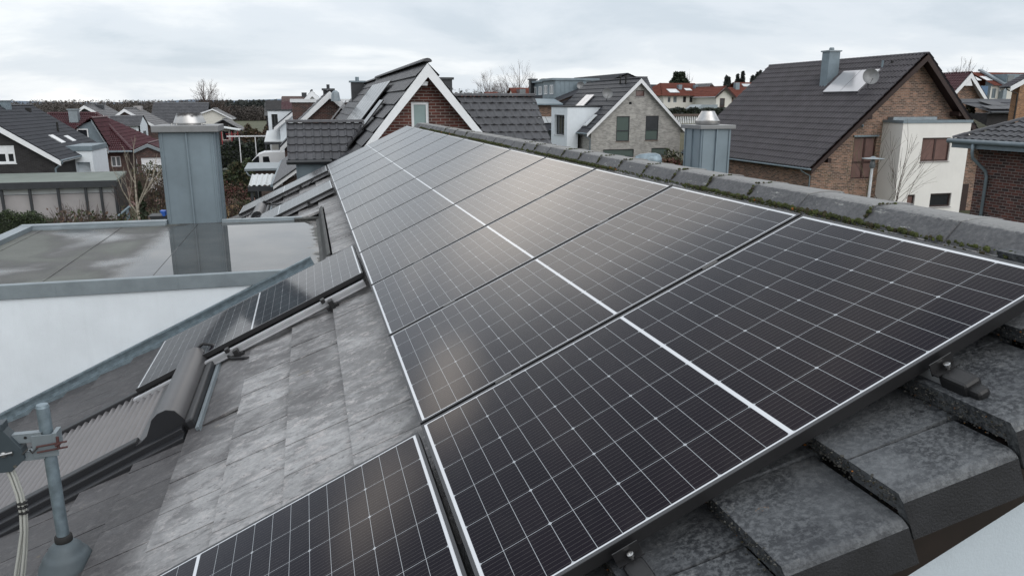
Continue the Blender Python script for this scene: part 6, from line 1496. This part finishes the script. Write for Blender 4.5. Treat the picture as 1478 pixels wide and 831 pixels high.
# red brick house with hipped roof, nearest on the right
dpt = 27.0
def D(x, y, d=dpt): return CAM + ray(x, y) * d
c_ = D(1413, 217); e_ = D(1382, 203); Xw = c_.x; yC = c_.y; zE = e_.z + .02
oh = .62; Xe = Xw - oh; Ye = yC + oh
r6 = thing('brick_house', 'dark red brick house with a hipped black roof and zinc downpipe, right edge', 'house', (Xw, yC - 5, 0))
t6 = .47; run = 5.2; mb = MB(); vd = V((run, 0, run * t6)); lv = vd.length; Ln = 16
tile_slope(mb, (Xe, Ye, zE), (0, -1, 0), vd, Ln, lv, .30, .35, 'pan', .055, .045, umin=lambda v: run * v / lv, sub=8)
vd2 = V((0, -run, run * t6)); tile_slope(mb, (Xe, Ye, zE), (1, 0, 0), vd2, 2 * run, lv, .30, .35, 'pan', .055, .045, umin=lambda v: run * v / lv, umax=lambda v: 2 * run - run * v / lv, sub=8)
tile_slope(mb, (Xe + 2 * run, Ye, zE), (0, -1, 0), V((-run, 0, run * t6)), Ln, lv, .30, .35, 'pan', .055, .045, umin=lambda v: run * v / lv, sub=4)
ridge_caps(mb, (Xe, Ye, zE + .06), (Xe + run, Ye - run, zE + run * t6 + .07), .13, .4); ridge_caps(mb, (Xe + run, Ye - run, zE + run * t6 + .07), (Xe + run, Ye - Ln, zE + run * t6 + .07), .13, .4)
rq = part(mb, 'roof', 'tile_slate', r6)
mb = MB(); mb.box(Xe, Xe + 2 * run, Ye - Ln, Ye, zE - .28, zE - .03); mb.build('soffit_board', MT['zinc'], rq)
mb = MB(); mb.tube((Xe - .08, Ye + .1, zE - .04), (Xe - .08, Ye - Ln, zE - .04), .085, n=12); mb.tube((Xe - .1, Ye + .08, zE - .04), (Xe + 2 * run, Ye + .08, zE - .04), .085, n=12)
yD = D(1420, 225).y - .3
mb.path([(Xe - .08, yD, zE - .06), (Xe - .08, yD, zE - .40), (Xe - .02, yD, zE - .6), (Xw - .16, yD - .15, zE - 1.05), (Xw - .10, yD - .18, zE - 1.25), (Xw - .10, yD - .18, -.3)], .055, 12)
mb.lathe([(.065, 0), (.065, .06)], (Xw - .10, yD - .18, zE - 2.8), 12); mb.build('gutter', MT['zinc'], rq, True)
mb = MB(); yw_ = 7.0; hw = (P(1477, 300, 20).x * 0 + 6.6, 7.7, 1.0, zE - 1.6)
wall(mb, (Xw, yC, 0), (0, -1, 0), [(0, -.3), (14.5, -.3), (14.5, zE - .15), (0, zE - .15)], [hw], .14)
wall(mb, (Xw + 9, yC, 0), (-1, 0, 0), [(0, -.3), (9, -.3), (9, zE - .15), (0, zE - .15)]); part(mb, 'wall', 'brick_edge', r6)
window(r6, V((Xw, yC, 0)) - r6.location, (0, -1, 0), hw, 'white_paint', 'pane_light', .1, sill='brick_sill')

# ---------------------------------------------------------------- street lamp
c = D(1260, 232, 26.5)
lamp = thing('street_lamp', 'white street lamp with a flat disc hat in front of the tan brick wall', 'street lamp', (c.x, c.y, 0))
zt = D(1260, 227, 26.5).z
mb = MB(); mb.tube((c.x, c.y, -.1), (c.x, c.y, zt - .36), .055, .045, n=12); part(mb, 'post', 'white_metal', lamp, autos=40)
mb = MB(); mb.lathe([(.03, 0), (.36, .0), (.37, .018), (.10, .05), (.05, .09)], (c.x, c.y, zt - .06), 28); part(mb, 'hat', 'zinc_cap', lamp, autos=30)
mb = MB(); mb.lathe([(.075, 0), (.10, .06), (.085, .18), (.06, .3)], (c.x, c.y, zt - .38), 20); part(mb, 'lantern', 'pane_light', lamp, autos=40)

# ================================================================== TREES AND PLANTS
def limb(mb, p, d, ln, r, lev, spread=.55, up=.18, kids=(2, 3), n=5, shrink=.72, wob=.12, segs=3, minr=.006):
    pts, rr = [V(p)], [r]; q = V(p); dd = V(d).normalized()
    r1 = r * .62
    for i in range(segs):
        dd = (dd + V((R(-wob, wob), R(-wob, wob), R(-wob, wob) + up * .25))).normalized(); q = q + dd * (ln / segs); pts.append(q.copy()); rr.append(r + (r1 - r) * (i + 1) / segs)
    mb.path(pts, rr, n if r > .03 else 4)
    if lev <= 0: return
    for k in range(random.randint(*kids)):
        t = R(.45, 1.0); i = min(segs - 1, int(t * segs)); b = pts[i].lerp(pts[i + 1], t * segs - i)
        a = dd.orthogonal().normalized(); a.rotate(Matrix.Rotation(R(0, 6.283), 3, dd))
        nd_ = (dd + a * R(spread * .6, spread * 1.4) + V((0, 0, up))).normalized()
        limb(mb, b, nd_, ln * R(shrink - .12, shrink + .1), max(minr, r1 * R(.55, .8)), lev - 1, spread, up, kids, n, shrink, wob, segs, minr)
    limb(mb, pts[-1], dd, ln * shrink, max(minr, r1), lev - 1, spread, up, kids, n, shrink, wob, segs, minr)
def bare_tree(name, label, base, h, r, lev=4, trunk=.3, mat='bark', tw='twig', group=None, spread=.55, up=.2, cat='tree', kids=(2, 3), minr=.008):
    root = thing(name, label, cat, base, group)
    mb = MB(); th = h * trunk; mb.path([(0, 0, -.3), (.02 * h * R(-1, 1), 0, th * .5), (0, 0, th)], [r * 1.15, r, r * .8], 8); mb.build('trunk', MT[mat], root, True)
    mb = MB()
    for k in range(random.randint(3, 4)):
        a = R(0, 6.28); limb(mb, (0, 0, th * R(.85, 1)), (math.cos(a) * spread, math.sin(a) * spread, 1), h * .27, r * .6, lev, spread, up, kids, 5, .74, .14, 3, minr)
    limb(mb, (0, 0, th), (0, 0, 1), h * .3, r * .75, lev, spread, up, kids, 5, .76, .12, 3, minr)
    mb.build('crown', MT[tw], root); return root
def leaves(mb, samp, n, s0, s1, mi=0):
    for _ in range(n):
        c = V(samp()); a = V((R(-1, 1), R(-1, 1), R(-1, 1))).normalized(); b = a.orthogonal().normalized(); b.rotate(Matrix.Rotation(R(0, 6.28), 3, a)); c2 = a.cross(b); s = R(s0, s1)
        mb.mesh([c - b * s, c + c2 * s * .55, c + b * s, c - c2 * s * .55], [(0, 1, 2, 3)], mi if isinstance(mi, int) else random.choice(mi))
def in_ell(c, r, lump=.0, ph=0):
    def f():
        while True:
            d = V((R(-1, 1), R(-1, 1), R(-1, 1)))
            if d.length <= 1:
                d2 = d.normalized() * (d.length ** .45); k = 1 + lump * math.sin(d.x * 5 + ph) * math.cos(d.z * 6 + ph * 2)
                return (c[0] + d2.x * r[0] * k, c[1] + d2.y * r[1] * k, c[2] + d2.z * r[2] * k)
    return f
def in_box(x0, x1, y0, y1, z0, z1, wob=.15):
    def f():
        x, y = R(x0, x1), R(y0, y1); h = z1 + wob * math.sin(x * 2.3) + wob * .7 * math.sin(x * 5.1 + y)
        side = R(0, 1)
        if side < .5: return (x, R(y0 - .1, y0 + .3), R(z0, h))
        return (x, y, R(max(z0, h - .35), h + R(0, .12)))
    return f
def hedge(label, x0, x1, y0, y1, z0, z1, n, s=(.10, .2), mats=('leaf_dark', 'leaf_mid'), wob=.15, name='hedge'):
    root = thing(name, label, 'hedge', ((x0 + x1) / 2, (y0 + y1) / 2, z0))
    mb = MB(); mb.box(x0 + .1, x1 - .1, y0 + .15, y1 - .1, z0 - .3, z1 - .25); part(mb, 'branches', mats[0], root)
    mb = MB(); leaves(mb, in_box(x0, x1, y0, y1, z0, z1, wob), n, *s, mi=list(range(len(mats))))
    o = mb.build('foliage', [MT[m_] for m_ in mats], root); o.matrix_local = root.matrix_basis.inverted(); return root
def shrub(name, label, c, r, n, s, mats, group=None, cat='shrub', stems=8, lump=.25, twigs=0, twm='twig'):
    root = thing(name, label, cat, (c[0], c[1], c[2]), group)
    mb = MB()
    for i in range(stems):
        a = R(0, 6.28); limb(mb, (R(-.15, .15), R(-.15, .15), -.1), (math.cos(a) * .45, math.sin(a) * .45, 1), r[2] * .9, .03, 2 + (1 if twigs else 0), .5, .2, (2, 3), 4, .7, .18, 3, .006)
    mb.build('stems', MT[twm], root)
    if n:
        mb = MB(); leaves(mb, in_ell((0, 0, r[2] * .95), r, lump, R(0, 6)), n, *s, mi=list(range(len(mats)))); mb.build('foliage', [MT[m_] for m_ in mats], root)
    return root
def conifer(name, label, base, h, w, n=900, s=(.2, .5), group=None, mat='leaf_dark', round_=False, lump=.2):
    root = thing(name, label, 'tree', base, group)
    mb = MB(); mb.tube((0, 0, -.3), (0, 0, h * .9), w * .06 + .05, .03, n=7); mb.build('trunk', MT['bark'], root)
    mb = MB(); ph = R(0, 6)
    def f():
        while True:
            t = R(0, 1) ** (.8 if round_ else 1.3); a = R(0, 6.283)
            prof_ = (math.sin(min(1, (t + .12)) * math.pi * .93) ** .6 if round_ else (1 - t) ** .85 * (.75 + .25 * math.cos(t * 40)))
            prof_ *= 1 + lump * math.sin(a * 3 + ph + t * 7) + lump * .5 * math.sin(a * 7 + t * 15)
            rr = w * prof_ * R(.35, 1) ** .5
            return (math.cos(a) * rr, math.sin(a) * rr, h * (.08 + .92 * t))
    leaves(mb, f, n, *s); mb.build('crown', MT[mat], root); return root

# left garden
p = P(297, 150, 165); bare_tree('bare_tree', 'large bare tree standing alone on the left skyline behind the clad chimney', (p.x, 165, 0), P(297, 132, 165).z, .35, 5, .28, spread=.8, up=.10, minr=.016, kids=(2, 2))
p = P(200, 315, 34); bare_tree('birch_tree', 'slim leafless birch with a pale trunk left of the clad chimney', (p.x, 34, 0), P(200, 232, 34).z * .72, .06, 3, .86, 'bark_pale', 'bark_pale', spread=.6, up=.3, kids=(1, 2), minr=.007)
p = P(122, 318, 33)
shrub('bare_shrub', 'wide leafless shrub with upright twigs in front of the long carport', (p.x, 33, 0), (1.9, 1.2, 1.5), 260, (.03, .07), ('leaf_olive', 'leaf_brown'), stems=16, twigs=1)
p = P(145, 318, 33); shrub('garden_shrub', 'olive brown shrub along the flat roof edge left of the birch', (p.x, 33, 0), (2.0, 1.3, 1.45), 4200, (.04, .10), ('leaf_olive', 'leaf_brown', 'leaf_mid'), stems=14)
p = P(95, 318, 33.5); shrub('garden_shrub', 'low brownish shrub right of the clipped dark hedge', (p.x, 33.5, 0), (1.5, 1.0, .8), 1300, (.04, .10), ('leaf_olive', 'leaf_brown'), stems=10)
a, b = P(-30, 311, 38), P(72, 309, 38); hedge('clipped dark hedge below the pale panels of the long carport', a.x, b.x, 38, 39, 0, a.z - .15, 9000, (.025, .06))
p = P(223, 290, 42); shrub('garden_shrub', 'tall reddish brown leafless thicket beside the clad chimney', (p.x, 42, 0), (1.3, 1.2, 1.9), 1500, (.04, .09), ('leaf_brown', 'leaf_brown', 'leaf_olive'), stems=14, twigs=1)
p = P(219, 248, 56); shrub('garden_shrub', 'rounded dark green shrub in front of the white garage doors', (p.x, 56, 0), (1.3, 1.2, 1.55), 1500, (.06, .14), ('leaf_mid', 'leaf_dark', 'leaf_olive'))
p = P(206, 305, 40); conifer('columnar_conifer', 'narrow dark columnar conifer just right of the birch', (p.x, 40, 0), P(206, 262, 40).z, .42, 900, (.05, .13))
p = P(228, 318, 36); bx2 = thing('garden_box', 'grey garden box with a blue tarpaulin corner left of the clad chimney', 'garden box', (p.x, 36, 0)); zt = P(225, 312, 36).z
mb = MB(); mb.box(P(213, 312, 36).x, P(240, 312, 36).x, 36, 37, -.1, zt); part(mb, 'box', 'anthracite', bx2)
mb = MB(); q0, q1 = P(230, 305, 35.9), P(238, 312, 35.9); mb.prism([(q0.x, 35.95, q0.z), (q1.x, 35.95, q0.z - .02), (q1.x, 35.95, q1.z), (q1.x - .08, 35.95, q1.z - .02)], (0, .5, 0)); part(mb, 'tarpaulin', 'blue_tarp', bx2)
p = P(178, 313, 37); sw = thing('trestle', 'grey metal garden trestle standing among the shrubs', 'trestle', (p.x, 37, 0)); mb = MB()
q0, q1, q2 = P(184, 300, 37), P(176, 318, 37), P(189, 318, 37); mb.tube(q0, (q1.x, 37, 0), .05); mb.tube(q0, (q2.x, 37, 0), .05); mb.tube(q0 + V((-.4, 0, -.35)), q0 + V((.1, 0, .05)), .06); part(mb, 'legs', 'galvanised', sw)
# behind the chimney, right of it
a, b = P(322, 215, 88), P(392, 212, 88); hedge('tall dark conifer hedge behind the playhouse and the van', a.x - 2, b.x + 1, 88, 90, 0, P(350, 207, 88).z, 5200, (.12, .28), ('leaf_dark', 'forest_dark'), .3)
a, b = P(330, 196, 108), P(392, 196, 108); hedge('brown bramble hedge along the near edge of the field behind the pergola', a.x, b.x, 108, 111, 0, P(360, 190, 108).z, 4200, (.12, .3), ('leaf_brown', 'leaf_olive', 'forest_bare'), .5)
a, b = P(336, 222, 60), P(372, 222, 60); hedge('low dark shrubbery in front of the white van', a.x - 1, b.x, 60, 62, 0, P(350, 240, 60).z, 2600, (.08, .18), ('leaf_dark', 'leaf_mid', 'leaf_olive'), .3)
p = P(336, 262, 46); shrub('garden_shrub', 'dark red leafed shrub right of the clad chimney', (p.x, 46, 0), (.9, .9, 1.35), 1300, (.04, .10), ('leaf_red', 'leaf_brown'), stems=10)
p = P(345, 268, 43); shrub('garden_shrub', 'leafy green shrub in front of the dark red one', (p.x, 43, 0), (.9, .8, 1.0), 1400, (.04, .11), ('leaf_mid', 'leaf_olive'), stems=8)
p = P(352, 300, 36)
rd = thing('ornamental_grass', 'clump of dry straw coloured ornamental grass beside the small carport', 'grass clump', (p.x, 36, 0)); mb = MB()
for i in range(420):
    a_ = R(0, 6.28); rr = R(0, .55); x, y = math.cos(a_) * rr, math.sin(a_) * rr; l_ = R(.9, 1.9); dx_, dy_ = x * R(.4, 1.1) + R(-.15, .15), y * R(.4, 1.1); w_ = .012
    mb.mesh([(x - w_, y, 0), (x + w_, y, 0), (x + dx_ * .6 + w_, y + dy_ * .6, l_ * .7), (x + dx_ * 1.3, y + dy_ * 1.3, l_ * .95), (x + dx_ * .6 - w_, y + dy_ * .6, l_ * .7)], [(0, 1, 2, 3, 4)])
o_ = mb.build('blades', MT['reed'], rd)
p = P(378, 290, 37.5); shrub('garden_shrub', 'bright green low shrub under the small carport', (p.x, 38.5, 0), (1.1, .8, .85), 1800, (.03, .09), ('leaf_mid', 'leaf_mid', 'leaf_olive'), stems=6)
p = P(330, 285, 38); shrub('garden_shrub', 'ochre leafless shrub against the right side of the clad chimney', (p.x, 38, 0), (.9, .8, 1.2), 1000, (.03, .08), ('leaf_brown', 'reed', 'leaf_olive'), stems=12, twigs=1)
# skyline trees in the middle
p = P(708, 138, 190); bare_tree('bare_tree', 'bare tree on the skyline right of the brick gable, smaller of the two', (p.x, 190, 0), P(708, 121, 190).z, .22, 5, .3, spread=.6, minr=.012, kids=(2, 2))
p = P(748, 138, 170); bare_tree('bare_tree', 'broad bare tree on the skyline behind the orange red roof', (p.x, 170, 0), P(748, 110, 170).z, .3, 5, .3, spread=.75, up=.14, minr=.012, kids=(2, 2))
for x_, y_, Y_, lb in ((732, 132, 210, 'faint bare tree between the two larger skyline trees'), (686, 131, 230, 'faint bare tree just right of the brick gable ridge'), (997, 112, 190, 'thin bare tree on the skyline above the white row, right of the dark conifer'), (1383, 98, 120, 'faint bare tree above the maroon roof at the right'), (1398, 98, 124, 'second faint bare tree above the maroon roof, right of the first')):
    p = P(x_, 140, Y_); bare_tree('bare_tree', lb, (p.x, Y_, hgt(p.x, Y_)), P(x_, y_, Y_).z - hgt(p.x, Y_), .16, 4, .3, spread=.5, minr=.014, kids=(1, 2))
p = P(980, 128, 165); conifer('conifer', 'large rounded dark conifer on the skyline behind the red roofs', (p.x, 165, hgt(p.x, 165)), P(980, 105, 165).z - hgt(p.x, 165), 2.9, 4200, (.25, .6), round_=True, lump=.12)
for i, (x_, y_, w_) in enumerate(((1046, 112, 1.4), (1052, 110.5, 1.3), (1057, 112, 1.2), (1064, 108, 1.9), (1069, 104, 1.6), (1082, 106, 2.6), (1087, 110, 2.2), (1094, 103, 1.7), (1108, 100, 1.8), (1101, 108, 1.6))):
    p = P(x_, 128, 205); b_ = hgt(p.x, 205)
    conifer('pine_tree', ['small dark pine at the left end of the pine row on the skyline', 'narrow pine second from the left end of the pine row', 'short pine third from the left end of the pine row', 'fourth pine from the left in the skyline row', 'tall pine with a pointed top left of the widest pine', 'widest dark pine in the middle of the pine row', 'round pine leaning on the widest pine', 'slender pointed pine right of the widest pine', 'tall pine right beside the brown roof edge', 'pale pine between the slender one and the brown roof'][i],
            (p.x, 205 + R(-4, 4), b_), P(x_, y_, 205).z - b_, w_ * 1.55, 1500, (.3, .7), 'pines on the skyline', 'forest_dark', lump=.3)
a, b = P(962, 162, 112), P(1066, 160, 112); hedge('long dark clipped hedge in front of the white houses with red roofs', a.x, b.x, 112, 114, hgt(a.x, 112) - 1, P(1010, 158, 112).z, 5000, (.14, .32), ('leaf_dark', 'forest_dark'), .12)
p = P(975, 252, 52); 
a, b = P(945, 242, 50), P(992, 236, 50); hedge('reddish brown hedge in front of the grey brick house', a.x, b.x, 50, 51.2, 0, P(965, 233, 50).z, 2600, (.06, .14), ('leaf_red', 'leaf_brown', 'leaf_olive'), .1)
p = P(987, 222, 55); shrub('garden_shrub', 'yellow green shrub beside the right corner of the grey brick house', (p.x, 57, 0), (.9, .8, 1.7), 1300, (.06, .14), ('leaf_olive', 'leaf_mid'), stems=6)
# bare tree in front of the white extension
c = D(1262, 300, 27.5)
def dtree(label, x, y, h, lev, tw, d, seed, kids=(2, 3), sp=.5):
    random.seed(seed); c = D(x, y, d); z1 = D(x, y - h, d).z
    root = thing('bare_tree', label, 'tree', (c.x, c.y, 0)); mb = MB(); mb.path([(0, 0, -.2), (.03, 0, z1 * .3), (0, 0, z1 * .5)], [.045, .036, .026], 7); mb.build('trunk', MT[tw], root, True); mb = MB()
    for k in range(3):
        a = R(0, 6.28); limb(mb, (0, 0, z1 * R(.2, .5)), (math.cos(a) * .7, math.sin(a) * .7, 1), z1 * .26, .016, lev, sp, .15, kids, 4, .74, .12, 3, .0045)
    limb(mb, (0, 0, z1 * .48), (0, 0, 1), z1 * .26, .022, lev, sp, .25, kids, 4, .74, .1, 3, .0045)
    mb.build('crown', MT[tw], root); return root
dtree('leafless young tree in front of the white extension', 1290, 300, 90, 3, 'twig', 27.5, 5, (1, 2), .6)
dtree('thin greenish leafless tree in front of the tan brick wall, left of the lamp', 1247, 300, 95, 3, 'twig_green', 28.5, 9, (1, 2), .45)
random.seed(21)
p = P(1393, 185, 56); conifer('conifer', 'bushy brown green conifer beside the brick gable with white bargeboards', (p.x + .3, 56, 0), P(1394, 148, 56).z, .95, 1500, (.08, .2), mat='leaf_olive', round_=True)

# distant woods as masses
def wood(label, spec, mats, s=(.7, 1.6), n=34):
    mb = MB()
    for (x0, x1, Y0_, dY, hmin, hmax, cnt, mi) in spec:
        for i in range(cnt):
            Yt = Y0_ + R(0, dY); xa_, xb_ = P(x0, 150, Yt).x, P(x1, 150, Yt).x; x = R(xa_, xb_); h = R(hmin, hmax); w = h * R(.16, .3); g_ = hgt(x, Yt); ph = R(0, 6)
            k = n if mi == 0 else int(n * .9)
            for j in range(k):
                t = R(0, 1); a = R(0, 6.28); pr_ = (1 - t) ** .8 if (mi == 0 and i % 3) else math.sin((t * .85 + .12) * math.pi) ** .7
                rr = w * pr_ * R(.3, 1) ** .5; c = V((x + math.cos(a) * rr, Yt + math.sin(a) * rr, g_ + h * (.04 + .96 * t))); b = V((R(-1, 1), R(-1, 1), R(-1, 1))).normalized(); e = b.orthogonal().normalized(); q = R(*s) * (.55 if mi == 1 else 1)
                f = b.cross(e); mb.mesh([c - e * q, c + f * q * .6, c + e * q, c - f * q * .6], [(0, 1, 2, 3)], mi)
    o = mb.build('forest', [MT[m_] for m_ in mats]); return tag(o, label, 'woods', None, 'stuff')
wood('dark mixed forest along the left horizon behind the field', [(290, 400, 330, 70, 5.5, 8.2, 330, 0), (180, 420, 420, 80, 5.5, 8.5, 330, 1), (300, 400, 318, 10, 3, 6, 150, 1)], ('forest_dark', 'forest_bare'), (.35, .85), 60)
wood('brown leafless hedgerow and woods along the far left horizon', [(-60, 240, 330, 60, 4, 7.3, 420, 1), (-60, 300, 500, 200, 6, 9, 420, 1), (60, 130, 300, 30, 5, 7.5, 80, 1)], ('forest_dark', 'forest_bare'), (.4, .9), 60)
wood('distant trees on the horizon between the houses', [(600, 1000, 520, 200, 8, 13, 380, 1), (620, 960, 480, 60, 6, 11, 110, 0), (1000, 1560, 420, 200, 9, 14, 380, 1)], ('forest_dark', 'forest_bare'), (.5, 1.2), 45)
